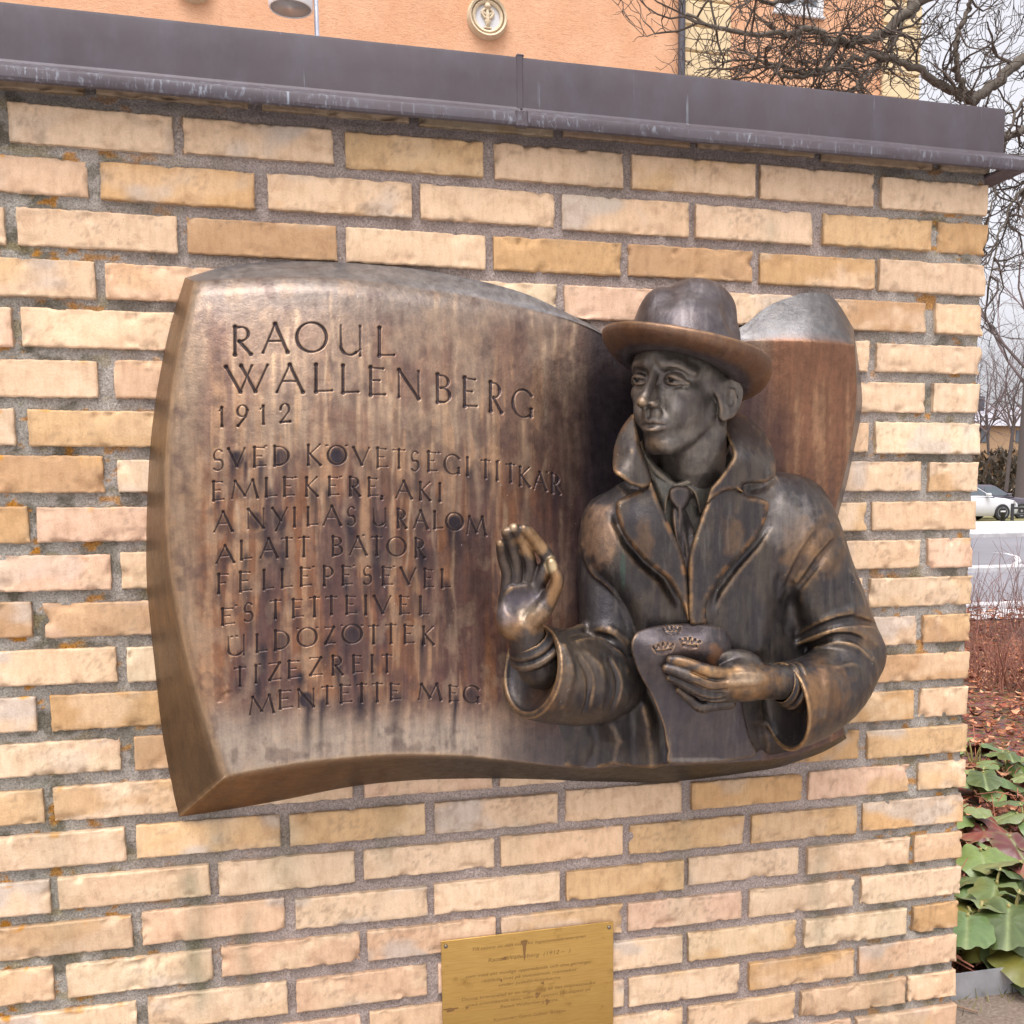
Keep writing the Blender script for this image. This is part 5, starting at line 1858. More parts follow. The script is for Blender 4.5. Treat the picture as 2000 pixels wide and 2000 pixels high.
lap('lapel', smooth_poly([(1163, 948), (1180, 936), (1200, 926), (1216, 920), (1228, 908), (1240, 938), (1253, 968), (1268, 1000), (1283, 1032), (1294, 1074), (1299, 1120), (1300, 1172), (1289, 1146), (1266, 1100), (1246, 1082), (1222, 1062),
                          (1200, 1040), (1184, 1020), (1174, 1004), (1164, 974)], 4),
    [(1165, 950, 184), (1215, 925, 194), (1230, 915, 204), (1255, 970, 212), (1283, 1032, 214), (1297, 1080, 208), (1299, 1165, 196), (1166, 980, 186), (1200, 1036, 194), (1245, 1080, 198), (1280, 1125, 198), (1205, 985, 204), (1235, 1030, 210)], 10, 40, 1.0, 0.9,
    spots=[(1215, 1020, 20, 44, 0.3, GOLD)])
lap('lapel', smooth_poly([(1404, 932), (1428, 938), (1450, 948), (1448, 970), (1442, 988), (1428, 1014), (1402, 1044), (1368, 1080), (1350, 1106), (1333, 1142), (1331, 1178), (1302, 1176), (1299, 1120), (1300, 1050), (1314, 1000), (1332, 950), (1352, 915), (1378, 900)], 4),
    [(1404, 932, 206), (1450, 948, 196), (1442, 988, 198), (1400, 1044, 202), (1366, 1080, 202), (1332, 1145, 202), (1332, 1176, 198), (1303, 1174, 198), (1300, 1060, 212), (1332, 950, 214), (1352, 915, 212), (1380, 1000, 214), (1345, 1050, 216)], 10, 40, 1.0, 0.9,
    spots=[(1384, 1010, 22, 44, 0.3, GOLD)])
lap('collar', smooth_poly([(1196, 780), (1180, 796), (1168, 816), (1159, 842), (1156, 868), (1158, 890), (1172, 902), (1190, 914), (1202, 918), (1216, 920), (1228, 909), (1222, 878), (1212, 850), (1206, 826), (1203, 800)], 4),
    [(1196, 782, 150), (1168, 816, 152), (1156, 868, 172), (1160, 892, 206), (1190, 914, 216), (1214, 919, 212), (1228, 909, 210), (1222, 878, 204), (1206, 828, 186), (1190, 850, 196)], 9, 20)
lap('collar', smooth_poly([(1384, 776), (1406, 784), (1426, 799), (1440, 814), (1451, 832), (1460, 856), (1464, 880), (1461, 899), (1450, 908), (1438, 912), (1418, 912), (1402, 915), (1398, 922), (1404, 930), (1388, 925), (1362, 930), (1334, 950), (1340, 922), (1356, 902), (1374, 876),
                           (1382, 856), (1374, 830), (1366, 806), (1372, 790)], 4),
    [(1384, 778, 108), (1410, 790, 106), (1440, 815, 122), (1462, 862, 184), (1462, 898, 212), (1438, 910, 220), (1404, 916, 220), (1336, 946, 220), (1357, 901, 224), (1380, 862, 226), (1372, 815, 180), (1420, 860, 220), (1400, 890, 228), (1402, 820, 176)], 9, 20)

# ------------------------------------------------------------------ document
DOC = [(1192, 1206, 214), (1204, 1190, 206), (1268, 1178, 204), (1308, 1176, 206), (1360, 1186, 214), (1372, 1200, 196), (1240, 1215, 232), (1300, 1212, 236), (1355, 1215, 236), (1362, 1240, 226), (1230, 1250, 226), (1300, 1250, 224), (1200, 1246, 212), (1222, 1298, 204), (1300, 1300, 204),
       (1246, 1350, 196), (1330, 1350, 194), (1258, 1398, 188), (1264, 1438, 184), (1340, 1434, 182), (1424, 1424, 166), (1406, 1350, 182), (1395, 1300, 192)]
docS = Surf(DOC)
S = Sculpt((1180, 1165, 60), (1440, 1450, 330), 1.7)
S.slab(smooth_poly([(1192, 1208), (1204, 1191), (1232, 1182), (1268, 1178), (1308, 1176), (1340, 1180), (1360, 1187), (1362, 1212), (1361, 1240), (1380, 1262), (1396, 1300), (1404, 1346), (1414, 1390), (1425, 1424), (1380, 1434), (1330, 1440), (1264, 1440), (1260, 1415), (1256, 1398), (1252, 1372), (1244, 1350),
                        (1234, 1324), (1221, 1298), (1206, 1272), (1196, 1246), (1191, 1226)], 4), off_wall(docS), 14, 4, 0, 'add', 1.0)
# curl of the upper corner
S.sheet(np.array([WP([(1356, 1188, 212), (1366, 1192, 206), (1374, 1206, 192), (1374, 1230, 184)]), WP([(1357, 1210, 228), (1368, 1216, 222), (1376, 1226, 206), (1374, 1240, 194)]), WP([(1358, 1238, 222), (1366, 1240, 216), (1372, 1244, 206), (1372, 1250, 196)])]), 8, 4)
# three crowns, cut into the page
for cx_, cy_, sc_, rot_ in ((1252, 1222, 1.0, -8), (1302, 1212, 1.0, 4), (1268, 1188, 0.85, -3)):
    def cp(L):
        a = math.radians(rot_)
        return [(cx_ + sc_ * (x * math.cos(a) - y * math.sin(a)), cy_ + sc_ * (x * math.sin(a) + y * math.cos(a))) for x, y in L]
    for L in ([(-13, 8), (-7, 9.5), (0, 10), (7, 9.5), (13, 8)], [(-13, 8), (-19, -4)], [(13, 8), (19, -4)], [(-19, -4), (-12, 0), (-9, -7)], [(19, -4), (12, 0), (9, -7)], [(-9, -7), (-4, 2), (0, -9)], [(9, -7), (4, 2), (0, -9)], [(-12, 5), (0, 7), (12, 5)]):
        ridge(cp(L), [1.5] * len(L), 0.4, 0.8, 'sub')
dv, dq = S.mesh(1)
dC = bodytone(dv, 3)
dC = wearspots(dv, blend(dC, 0.35, lin(104, 92, 94)), [(1290, 1225, 60, 16, 0.3, lin(150, 116, 92)), (1350, 1240, 16, 22, 0.7, lin(160, 112, 72)), (1330, 1434, 70, 5, 0.7, lin(150, 140, 128)), (1262, 1420, 6, 40, 0.5, lin(150, 130, 108))])
rpart('document', dv, dq, relief, dC, 0.7)

# ------------------------------------------------------------------ hands
S = Sculpt((915, 970, 110), (1085, 1310, 390), 1.5)
b0 = 205
S.ell(W3(986, 1140, b0 - 2), (44, 46, 17), 0)
S.ell(W3(962, 1140, b0 + 2), (22, 44, 17), 10)
S.ell(W3(1006, 1122, b0 + 2), (26, 34, 17), 10)
S.ell(W3(958, 1172, b0 + 6), (21, 32, 20), 12)
S.ell(W3(984, 1190, b0), (40, 24, 25), 12)
S.chain(WP([(988, 1112, b0 + 4), (966, 1116, b0 + 6)]), (16, 14), 8)
S.chain(WP([(992, 1184, b0 + 8), (1012, 1160, b0 + 20), (1032, 1138, b0 + 26), (1042, 1122, b0 + 28)]), (17, 23, 17, 12), 8)
S.chain(WP([(1038, 1124, b0 + 26), (1049, 1106, b0 + 32), (1051, 1090, b0 + 34), (1045, 1074, b0 + 31), (1040, 1061, b0 + 31)]), (15, 14, 12.5, 11.5, 9), 6)
S.ell(W3(982, 1136, b0 + 28), (26, 24, 13), 12, 'sub')
S.chain(WP([(958, 1112, b0 + 24), (985, 1106, b0 + 24), (1016, 1100, b0 + 22)]), (2, 2, 2), 4, 'sub')
S.chain(WP([(998, 1112, b0 + 26), (1000, 1140, b0 + 30), (990, 1168, b0 + 28)]), (2, 2.4, 2), 5, 'sub')
S.chain(WP([(984, 1128, b0 + 22), (960, 1130, b0 + 24)]), (1.6, 1.6), 4, 'sub')
# fingers: little, ring, middle, index
S.chain(WP([(956, 1110, b0 - 2), (957, 1082, b0 + 2), (948, 1052, b0 + 8), (944, 1026, b0 + 22)]), (12.5, 11.5, 10.5, 9), 1.5)
S.chain(WP([(973, 1106, b0), (975, 1070, b0 + 2), (965, 1032, b0 + 12), (955, 1004, b0 + 30)]), (13.5, 12.5, 12, 10), 1.5)
S.chain(WP([(992, 1104, b0 - 1), (1000, 1066, b0 + 2), (987, 1028, b0 + 12), (970, 997, b0 + 34)]), (14.2, 13.5, 12.5, 10.5), 1.5)
S.chain(WP([(1012, 1106, b0), (1026, 1080, b0 + 8), (1035, 1056, b0 + 12), (1014, 1026, b0 + 16), (996, 1003, b0 + 32), (988, 998, b0 + 36)]), (15.5, 16, 14.5, 12.5, 11.5, 9.5), 5)
# wrist
S.chain(WP([(986, 1186, b0 - 6), (1000, 1222, b0 - 16), (1024, 1262, b0 - 36)]), (36, 36, 36), 10)
av, aq = S.mesh(2)
aC = bodytone(av, 5)
aC = blend(aC, 0.35, lin(84, 70, 62))
aC = wearspots(av, aC, [(1005, 1160, 30, 24, 0.95, PALE), (1018, 1172, 30, 24, 0.7, GOLD), (958, 1186, 30, 26, 0.75, GOLD), (955, 1160, 20, 26, 0.5, lin(160, 148, 146)), (1046, 1100, 18, 50, 0.9, GOLD), (1040, 1064, 12, 16, 0.9, lin(220, 196, 150)), (1004, 1020, 30, 30, 0.85, lin(200, 158, 110)), (966, 994, 10, 10, 0.9, PALE),
                         (985, 1130, 30, 20, 0.5, lin(124, 116, 124))])
rpart('hand', av, aq, relief, aC, 1.0)
# shirt cuff rings about the raised wrist
S = Sculpt((930, 1170, 60), (1085, 1330, 330), 1.7)
wa = W3(1006, 1224, b0 - 18)
wd_ = (W3(986, 1186, b0 - 6) - W3(1024, 1262, b0 - 36))
wd_ /= np.linalg.norm(wd_)
for off, rad, tr in ((8, 39, 7), (-10, 44, 8)):
    a1 = np.cross(wd_, [0, 0, 1.0])
    a1 /= np.linalg.norm(a1)
    a2 = np.cross(wd_, a1)
    S.chain(np.array([wa + wd_ * off + rad * (math.cos(q) * a1 + math.sin(q) * a2) for q in np.linspace(0, 2 * math.pi, 29)]), np.full(29, tr), 5, n=58)
S.chain(np.array([wa + wd_ * 6, wa - wd_ * 40]), (42, 46), 4)
S.chain(np.array([wa + wd_ * 30, wa - wd_ * 4]), (36, 36), 3, 'sub')
kv, kq = S.mesh(2)
rpart('shirt_cuff', kv, kq, relief, bodytone(kv, 9) * 0.8, 0.8)

# the hand that holds the document
S = Sculpt((1235, 1205, 60), (1520, 1370, 400), 1.5)
d0 = 222
S.chain(WP([(1372, 1290, d0 + 18), (1410, 1288, d0 + 14), (1440, 1286, d0 + 4), (1486, 1288, d0 - 14), (1520, 1296, d0 - 30)]), (33, 36, 34, 33, 36), 8)
S.ell(W3(1392, 1276, d0 + 16), (40, 30, 24), 12)
S.ell(W3(1400, 1252, d0 - 4), (36, 24, 22), 12)
S.chain(WP([(1420, 1254, d0 - 10), (1392, 1240, d0 - 8), (1364, 1240, d0 - 6), (1340, 1250, d0 - 4)]), (18, 15, 13, 10), 8)
S.chain(WP([(1376, 1274, d0 + 30), (1346, 1270, d0 + 38), (1312, 1258, d0 + 32), (1284, 1248, d0 + 22), (1266, 1246, d0 + 14)]), (15, 14, 12.5, 11.5, 10), 4)
S.chain(WP([(1374, 1292, d0 + 32), (1342, 1292, d0 + 38), (1306, 1278, d0 + 32), (1276, 1266, d0 + 20), (1258, 1261, d0 + 12)]), (15, 14, 12.5, 11, 9.5), 4)
S.chain(WP([(1372, 1310, d0 + 26), (1342, 1312, d0 + 30), (1310, 1300, d0 + 24), (1284, 1286, d0 + 14), (1264, 1278, d0 + 6)]), (14, 13, 12, 10.5, 9), 4)
S.chain(WP([(1376, 1326, d0 + 12), (1346, 1330, d0 + 18), (1322, 1334, d0 + 16), (1300, 1316, d0 + 8), (1282, 1302, d0)]), (13, 12, 11.5, 10, 8.5), 4)
for L in ([(1372, 1283, 3), (1340, 1282, 2), (1306, 1268, 2)], [(1370, 1301, 3), (1340, 1302, 2), (1306, 1289, 2)], [(1368, 1318, 3), (1340, 1321, 2), (1312, 1312, 2)]):
    ridge([q[:2] for q in L], (1.5, 2, 1.5), 0, 4, 'sub')
ridge([(1378, 1274), (1410, 1272), (1436, 1276)], (2, 4, 2), -2, 7)
ridge([(1376, 1292), (1408, 1290), (1440, 1286)], (2, 3.5, 2), -2, 7)
zv, zq = S.mesh(2)
zC = bodytone(zv, 11)
zC = wearspots(zv, zC, [(1420, 1290, 60, 34, 0.75, lin(168, 126, 80)), (1406, 1278, 34, 16, 0.6, PALE), (1350, 1268, 44, 12, 0.9, lin(190, 146, 96)), (1290, 1250, 26, 8, 0.7, GOLD), (1340, 1292, 30, 10, 0.4, GOLD)])
rpart('hand', zv, zq, relief, zC, 1.0)
S = Sculpt((1420, 1220, 40), (1560, 1400, 340), 1.8)
wb = W3(1486, 1292, d0 - 16)
wd_ = W3(1440, 1286, d0 + 4) - W3(1520, 1300, d0 - 34)
wd_ /= np.linalg.norm(wd_)
a1 = np.cross(wd_, [0, 0, 1.0])
a1 /= np.linalg.norm(a1)
a2 = np.cross(wd_, a1)
for off, rad, tr in ((2, 37, 5), (-12, 40, 6)):
    S.chain(np.array([wb + wd_ * off + rad * (math.cos(q) * a1 + math.sin(q) * a2) for q in np.linspace(0, 2 * math.pi, 29)]), np.full(29, tr), 5, n=58)
S.chain(np.array([wb, wb - wd_ * 40]), (38, 42), 4)
S.chain(np.array([wb + wd_ * 30, wb - wd_ * 2]), (34, 34), 3, 'sub')
kv, kq = S.mesh(2)
rpart('shirt_cuff', kv, kq, relief, bodytone(kv, 9) * 0.8, 0.8)
# ------------------------------------------------------------------ small brass plate under the relief
m_brass, nt, b = newmat('brushed_brass')
v = coords(nt, (0.6, 1, 26))
f = noise(nt, 42, 5, 0.65, v)
c = ramp(nt, f, [(0.3, (0.40, 0.235, 0.062)), (0.7, (0.55, 0.345, 0.11))])
st = noise(nt, 26, 5, 0.6, coords(nt))
c = mix(nt, ramp(nt, st, [(0.60, (0, 0, 0)), (0.74, (0.7, 0.7, 0.7))]), c, (0.23, 0.115, 0.03))
nt.links.new(c, b.inputs['Base Color'])
b.inputs['Metallic'].default_value = 0.85
nt.links.new(ramp(nt, noise(nt, 9, 4, 0.6, coords(nt)), [(0.35, (0.30,) * 3), (0.65, (0.50,) * 3)]), b.inputs['Roughness'])
bump(nt, b, f, 0.12, 0.002)
m_engr = simple('engraved_line', (0.215, 0.118, 0.035), 0.6, 0.4)
m_screw = simple('screw_steel', (0.20, 0.17, 0.13), 0.45, 0.8)
m_stain = simple('dried_splash', (0.19, 0.095, 0.028), 0.5, 0.3)
PD = 0.007
pl = on_wall(862, 1839, PD)
pr = on_wall(1198, 1799.5, PD)
plb = on_wall(864, 2000, PD)
x0, x1 = (pl[0] + plb[0]) / 2, pr[0]
ztop = (pl[2] + pr[2]) / 2
ph = 0.235
plate = empty('brass_plate', (x0, -PD, ztop - ph))
tag(plate, 'small brushed brass text plate with corner screws on the bricks below the relief', 'plaque')
tilt = (pr[2] - pl[2]) / (x1 - x0)
mb = MB()
mb.box((x0, -PD, ztop - ph), (x1, -PD + 0.003, ztop), 0.0006)
o = mb.build('plate', m_brass, plate)
for sx in (x0 + 0.009, x1 - 0.009):
    for sz in (ztop - 0.011, ztop - ph + 0.011):
        mb = MB()
        mb.lathe([(0.0001, 0.0032), (0.0022, 0.003), (0.0038, 0.0016), (0.0042, 0.0)], (0, 0, 0), 2, 14)
        mb.V[0] = np.stack([mb.V[0][:, 0] + sx, -PD - mb.V[0][:, 2], mb.V[0][:, 1] + sz], -1)
        mb.build('screw', m_screw, plate, True)
TEXTS = [("Till minne av den svenske legationssekreteraren", 0.0235, 0.66, 0.22), ("Raoul Wallenberg  (1912 \u2013  )", 0.0505, 0.48, 0.22), ("som med sitt modiga upptr\u00e4dande och sina g\u00e4rningar", 0.078, 0.74, 0.22),
         ("r\u00e4ddade livet p\u00e5 tiotusentals m\u00e4nniskor", 0.0905, 0.56, 0.22), ("under judef\u00f6rf\u00f6ljelserna", 0.103, 0.36, 0.22), ("Denna bronsrelief \u00e4r en avgjutning av det minnesm\u00e4rke", 0.1235, 0.78, 0.0),
         ("med ovanst\u00e5ende text, som \u00e4r uppsatt i Budapest p\u00e5", 0.136, 0.72, 0.0), ("Raoul Wallenbergs gata.", 0.1485, 0.34, 0.0), ("Konstn\u00e4r: Ger\u00f6 G\u00e1bor Bottos", 0.174, 0.42, 0.0)]
for k, (tx, dz, wf, sh) in enumerate(TEXTS):
    cu_ = bpy.data.curves.new('t', 'FONT')
    cu_.body = tx
    cu_.shear = sh
    cu_.size = 0.01
    cu_.align_x = 'CENTER'
    tob = bpy.data.objects.new('t', cu_)
    COL.objects.link(tob)
    bpy.context.view_layer.update()
    me = bpy.data.meshes.new_from_object(tob.evaluated_get(bpy.context.evaluated_depsgraph_get()))
    bpy.data.objects.remove(tob)
    n = len(me.vertices)
    P = np.zeros(n * 3)
    me.vertices.foreach_get('co', P)
    P = P.reshape(-1, 3)
    wd0 = P[:, 0].max() - P[:, 0].min()
    sc_ = wf * (x1 - x0) / wd0
    hh = min(1.0, 0.0092 / (0.01 * sc_)) if k not in (1,) else min(1.0, 0.0115 / (0.01 * sc_))
    Q = np.stack([P[:, 0] * sc_ + (x0 + x1) / 2, np.full(n, -PD - 0.0003), P[:, 1] * sc_ * hh + ztop - dz - 0.003], -1)
    Fs = [list(p.vertices) for p in me.polygons]
    bpy.data.meshes.remove(me)
    o = np_mesh('engraved_text', Q, Fs, m_engr, None, False)
    o.parent = plate
    o.matrix_parent_inverse = Matrix.Translation(-Vector(plate.location))
for px, py, rx, rz, dr in ((1024, 1842, 0.0055, 0.008, 0.030), (985, 1872, 0.006, 0.003, 0.0), (1050, 1943, 0.004, 0.006, 0.0), (1069, 1956, 0.0035, 0.006, 0.0), (880, 1972, 0.012, 0.004, 0.0), (912, 1968, 0.003, 0.003, 0), (1060, 1920, 0.003, 0.003, 0), (979, 1915, 0.002, 0.003, 0)):
    mb = MB()
    c_ = on_wall(px, py, PD)
    t = np.linspace(0, 2 * math.pi, 22)[:-1]
    w_ = 1 + 0.3 * np.sin(3 * t + px) + 0.2 * np.sin(5 * t)
    zz = np.sin(t) * rz * w_
    zz = np.where(zz < 0, zz - dr * np.exp(-((np.cos(t) * rx * w_) / (rx * 0.45)) ** 2), zz)
    mb.add(np.stack([c_[0] + np.cos(t) * rx * w_, np.full(21, -PD - 0.0002), c_[2] + zz], -1), [list(range(21))])
    mb.build('dried_splash', m_stain, plate)

# ------------------------------------------------------------------ ground cover, edging, plants past the corner
m_steel = simple('galvanised_steel', (0.40, 0.41, 0.43), 0.45, 0.55, 0.18, 14, 0.1)
ea, eb = on_ground(1868, 1955), on_ground(2000, 1937)
u_ = (eb - ea) / np.linalg.norm(eb - ea)
nn = np.array([-u_[1], u_[0], 0])
edging = empty('steel_edging', tuple(ea))
tag(edging, 'low grey galvanised steel strip edging the planting bed at the foot of the wall', 'edging')
zh = 0.078
mb = MB()
a_, b_ = ea - u_ * 0.25, ea + u_ * 4.0
V = []
for p in np.linspace(0, 1, 30):
    q = a_ + (b_ - a_) * p + nn * 0.004 * math.sin(p * 17)
    for o_, z in ((0, -0.06), (0, zh), (0.004, zh), (0.004, -0.06), ):
        V.append(q + nn * o_ + [0, 0, z])
F = []
for k in range(29):
    for j in range(3):
        F.append([k * 4 + j, (k + 1) * 4 + j, (k + 1) * 4 + j + 1, k * 4 + j + 1])
F += [[0, 1, 2, 3], [119, 118, 117, 116]]
mb.add(V, F)
mb.build('strip', m_steel, edging)
for p in (0.30, 0.56, 0.8):
    mb = MB()
    q = a_ + (b_ - a_) * p
    mb.tube([q - nn * 0.006 + [0, 0, -0.05], q - nn * 0.006 + [0, 0, zh - 0.012]], 0.005, 8)
    mb.build('stake', m_steel, edging)

m_leaf = toned('dead_leaves', 0.75, 0, 0.25, 60, 0.3, 200)
m_green = toned('bergenia_leaf', 0.38, 0, 0.22, 30, 0.25, 90, 0.5)
m_twig = toned('twigs', 0.85, 0, 0.2, 60, 0.3, 200)


def bed_bound(x):
    """the far edge of the edging strip line at x"""
    return ea[1] + (x - ea[0]) * u_[1] / u_[0]


lv = MB()
R_ = np.random.default_rng(11)
leafcol = [lin(146, 88, 58), lin(164, 104, 70), lin(122, 72, 50), lin(188, 128, 92), lin(96, 56, 44), lin(200, 152, 116), lin(140, 74, 54)]
NL = 13000
for k in range(NL):
    d = 0.12 + 8.8 * R_.random() ** 1.5
    x = -0.05 + (0.75 * (d + 1.2) + 1.6) * R_.random() + 0.55 * d * 0.55
    y = bed_bound(x) + d
    s = R_.uniform(0.018, 0.046) * (1 if d < 4 else 1.35)
    t = np.linspace(-1, 1, 4)
    w = np.array([0.1, 0.8, 0.75, 0.05]) * R_.uniform(0.28, 0.5)
    curl = R_.uniform(-0.5, 0.9)
    V = np.concatenate([np.stack([t, w, curl * (t ** 2 + w ** 2)], -1), np.stack([t, -w, curl * (t ** 2 + w ** 2)], -1), np.stack([t, 0 * t, curl * t ** 2 - 0.12], -1)]) * s
    a, b2 = R_.uniform(0, 6.28), R_.normal(0, 0.45)
    Rz = np.array([[math.cos(a), -math.sin(a), 0], [math.sin(a), math.cos(a), 0], [0, 0, 1]])
    Rx = np.array([[1, 0, 0], [0, math.cos(b2), -math.sin(b2)], [0, math.sin(b2), math.cos(b2)]])
    V = V @ (Rz @ Rx).T + [x, y, 0.025 + 0.05 * R_.random() + float(ground_z(x, y))]
    lv.add(V, [[i, i + 1, i + 9, i + 8] for i in range(3)] + [[i + 8, i + 9, i + 5, i + 4] for i in range(3)], leafcol[R_.integers(len(leafcol))] * R_.uniform(0.6, 1.1))
for k in range(160):          # a few on the gravel in front of the strip
    x = R_.uniform(-0.3, 2.4)
    y = bed_bound(x) - R_.uniform(0.02, 0.9) ** 1.0
    s = R_.uniform(0.012, 0.03)
    V = np.array([[-1, 0, 0.1], [0, 0.4, 0], [1, 0, 0.2], [0, -0.4, 0.1]]) * s
    a = R_.uniform(0, 6.28)
    V = V @ np.array([[math.cos(a), -math.sin(a), 0], [math.sin(a), math.cos(a), 0], [0, 0, 1]]).T + [x, y, 0.012]
    lv.add(V, [[0, 1, 2, 3]], leafcol[R_.integers(len(leafcol))])
o = lv.build('fallen_leaves', m_leaf)
tag(o, 'rust red fallen leaves covering the planting bed', 'leaf litter', kind='stuff')
tw = MB()
for k in range(1500):
    d = 0.1 + 8.5 * R_.random() ** 1.2
    x = -0.05 + (0.75 * (d + 1.2) + 1.6) * R_.random() + 0.55 * d * 0.55
    y = bed_bound(x) + d
    a = R_.uniform(0, 6.28)
    L = R_.uniform(0.06, 0.22)
    p = np.array([x, y, 0.05 + 0.06 * R_.random() + float(ground_z(x, y))])
    e = np.array([math.cos(a), math.sin(a), R_.normal(0, 0.35)]) * L
    tw.tube([p, p + e * 0.5 + [0, 0, 0.015], p + e], R_.uniform(0.0012, 0.0028), 3, lin(150, 96, 74) * R_.uniform(0.5, 1.2), False)
for k in range(60):
    x = R_.uniform(-0.2, 2.2)
    y = bed_bound(x) - R_.uniform(0.03, 0.9)
    a = R_.uniform(0, 6.28)
    L = R_.uniform(0.03, 0.14)
    tw.tube([[x, y, 0.008], [x + L * math.cos(a), y + L * math.sin(a), 0.012]], 0.003, 5, lin(128, 104, 84) * R_.uniform(0.5, 1.1))
o = tw.build('fallen_twigs', m_twig)
tag(o, 'thin broken twigs lying among the red fallen leaves', 'twig litter', kind='stuff')
# moss and grit at the wall foot
gb = MB()
for k in range(700):
    x = R_.uniform(-0.25, 1.2)
    y = WALL_T + R_.uniform(0.0, 0.35) + max(0, x) * 0.1
    h = R_.uniform(0.01, 0.035)
    a = R_.uniform(0, 6.28)
    gb.add(np.array([[-0.002, 0, 0], [0.002, 0, 0], [R_.normal(0, 0.012), R_.normal(0, 0.012), h]]) @ np.array([[math.cos(a), -math.sin(a), 0], [math.sin(a), math.cos(a), 0], [0, 0, 1]]).T + [x, y, 0.0], [[0, 1, 2]], lin(122, 118, 70) * R_.uniform(0.5, 1.1))
o = gb.build('moss_tufts', m_twig)
tag(o, 'dull green moss and grass tufts on the gravel at the wall foot', 'moss', kind='stuff')


def bergenia_leaf(mbb, base, az, size, rise, col, droop=0.5, stemmb=None):
    """round leathery leaf on a fleshy stalk"""
    n_r, n_a = 8, 36
    V, F, Cc = [], [], []
    for i in range(n_r + 1):
        r = i / n_r
        for j in range(n_a):
            a = 2 * math.pi * j / n_a
            notch = 1 - 0.32 * math.exp(-((a - math.pi) / 0.45) ** 2)
            rr = r * notch * (1 + 0.05 * math.sin(5 * a + size * 90) + 0.03 * math.sin(11 * a))
            x, y = rr * math.cos(a) * 1.12 + 0.55, rr * math.sin(a) * 0.86
            z = -0.22 * r * r * droop + 0.05 * r * r * math.cos(2 * a) + 0.07 * r * r * math.sin(4 * a + base[0] * 40 + az * 3) + 0.035 * r ** 3 * math.sin(9 * a + az) - 0.06 * math.exp(-(y / 0.12) ** 2) * (1 - 0.5 * r)
            z += 0.014 * math.cos(a * 9) * r * (1 - r) * 3
            V.append([x, y, z])
            vein = math.exp(-(y / 0.06) ** 2) * 0.7 + 0.22 * max(0, math.cos(a * 9)) ** 8 * r + 0.2 * r ** 8
            Cc.append(col * (1 - min(1, vein)) + np.array([0.20, 0.24, 0.10]) * min(1, vein))
    for i in range(n_r):
        for j in range(n_a):
            F.append([i * n_a + j, i * n_a + (j + 1) % n_a, (i + 1) * n_a + (j + 1) % n_a, (i + 1) * n_a + j])
    V = np.array(V) * size
    tl = rise[1]
    Ry = np.array([[math.cos(tl), 0, math.sin(tl)], [0, 1, 0], [-math.sin(tl), 0, math.cos(tl)]])
    Rz = np.array([[math.cos(az), -math.sin(az), 0], [math.sin(az), math.cos(az), 0], [0, 0, 1]])
    hub = np.array(base) + np.array([math.cos(az), math.sin(az), 0]) * rise[2] + [0, 0, rise[0]]
    mbb.add(V @ (Rz @ Ry).T + hub, F, np.array(Cc))
    if stemmb is not None:
        m_ = (np.array(base) + hub) / 2 + [0, 0, 0.25 * rise[0]]
        stemmb.tube(catmull([base, m_, hub], 6), np.linspace(0.006, 0.0035, 6) * (size / 0.07), 6, lin(150, 140, 84) * 0.9)


GREENS = [lin(96, 112, 56), lin(78, 98, 54), lin(112, 122, 76), lin(70, 84, 42), lin(108, 104, 44)]
REDS = [lin(112, 52, 48), lin(128, 66, 60), lin(96, 44, 42)]
plant_px = [(1905, 1880, 0.075, 9, 0.0, 'large broad green bergenia with overlapping leaves against the steel edging beside the wall'), (1968, 1868, 0.085, 9, 0.0, 'broad green bergenia with the biggest round leaves against the steel edging at the picture edge'),
            (1935, 1800, 0.070, 9, 0.1, 'green bergenia with yellowish stalks showing, second row behind the steel edging'), (2010, 1790, 0.085, 8, 0.1, 'dark glossy bergenia at the right picture edge above the big round leaves'),
            (1900, 1730, 0.060, 8, 0.2, 'olive bergenia half hidden by the wall corner, mid height of the bed'), (1970, 1712, 0.060, 8, 0.75, 'bergenia with wine red leaves in the middle of the bed'),
            (1895, 1640, 0.055, 8, 0.1, 'pale green bergenia low by the wall corner above the red leaved one'), (2000, 1640, 0.055, 7, 0.35, 'mixed red and green bergenia at the right edge of the bed'),
            (1915, 1560, 0.055, 9, 0.1, 'farther green bergenia with folded leaves beside the wall'), (1965, 1520, 0.050, 8, 0.25, 'small reddish green bergenia among brown leaf litter'), (1905, 1500, 0.05, 7, 0.3, 'farthest green bergenia with upright pointed leaves by the wall edge'),
            (2030, 1560, 0.05, 7, 0.1, 'low green bergenia beside the right picture edge in the leaf litter')]
for px, py, sz, nl, redp, lab in plant_px:
    g = on_ground(px, py, 0.02)
    if g[1] < bed_bound(g[0]) + 0.06:
        g[1] = bed_bound(g[0]) + 0.06
    root = empty('bergenia', tuple(g))
    tag(root, lab, 'plant', 'bergenias in the planting bed')
    ml, ms = MB(), MB()
    for k in range(nl):
        az = 2.4 * k + R_.uniform(-0.4, 0.4)
        red = R_.random() < redp
        col = (REDS if red else GREENS)[R_.integers(3 if red else 5)] * R_.uniform(0.75, 1.15)
        q = k / nl
        bergenia_leaf(ml, g + [R_.normal(0, 0.012), R_.normal(0, 0.012), 0.0], az, sz * R_.uniform(1.0, 1.65), (0.05 + 0.13 * q * sz / 0.07 + 0.02 * R_.random(), R_.uniform(0.0, 0.8) * (1 - 0.3 * q), 0.03 + 0.055 * (1 - q)), col, R_.uniform(0.3, 1.1), ms)
    ml.build('leaves', m_green, root, True)
    ms.build('stalks', m_green, root, True)

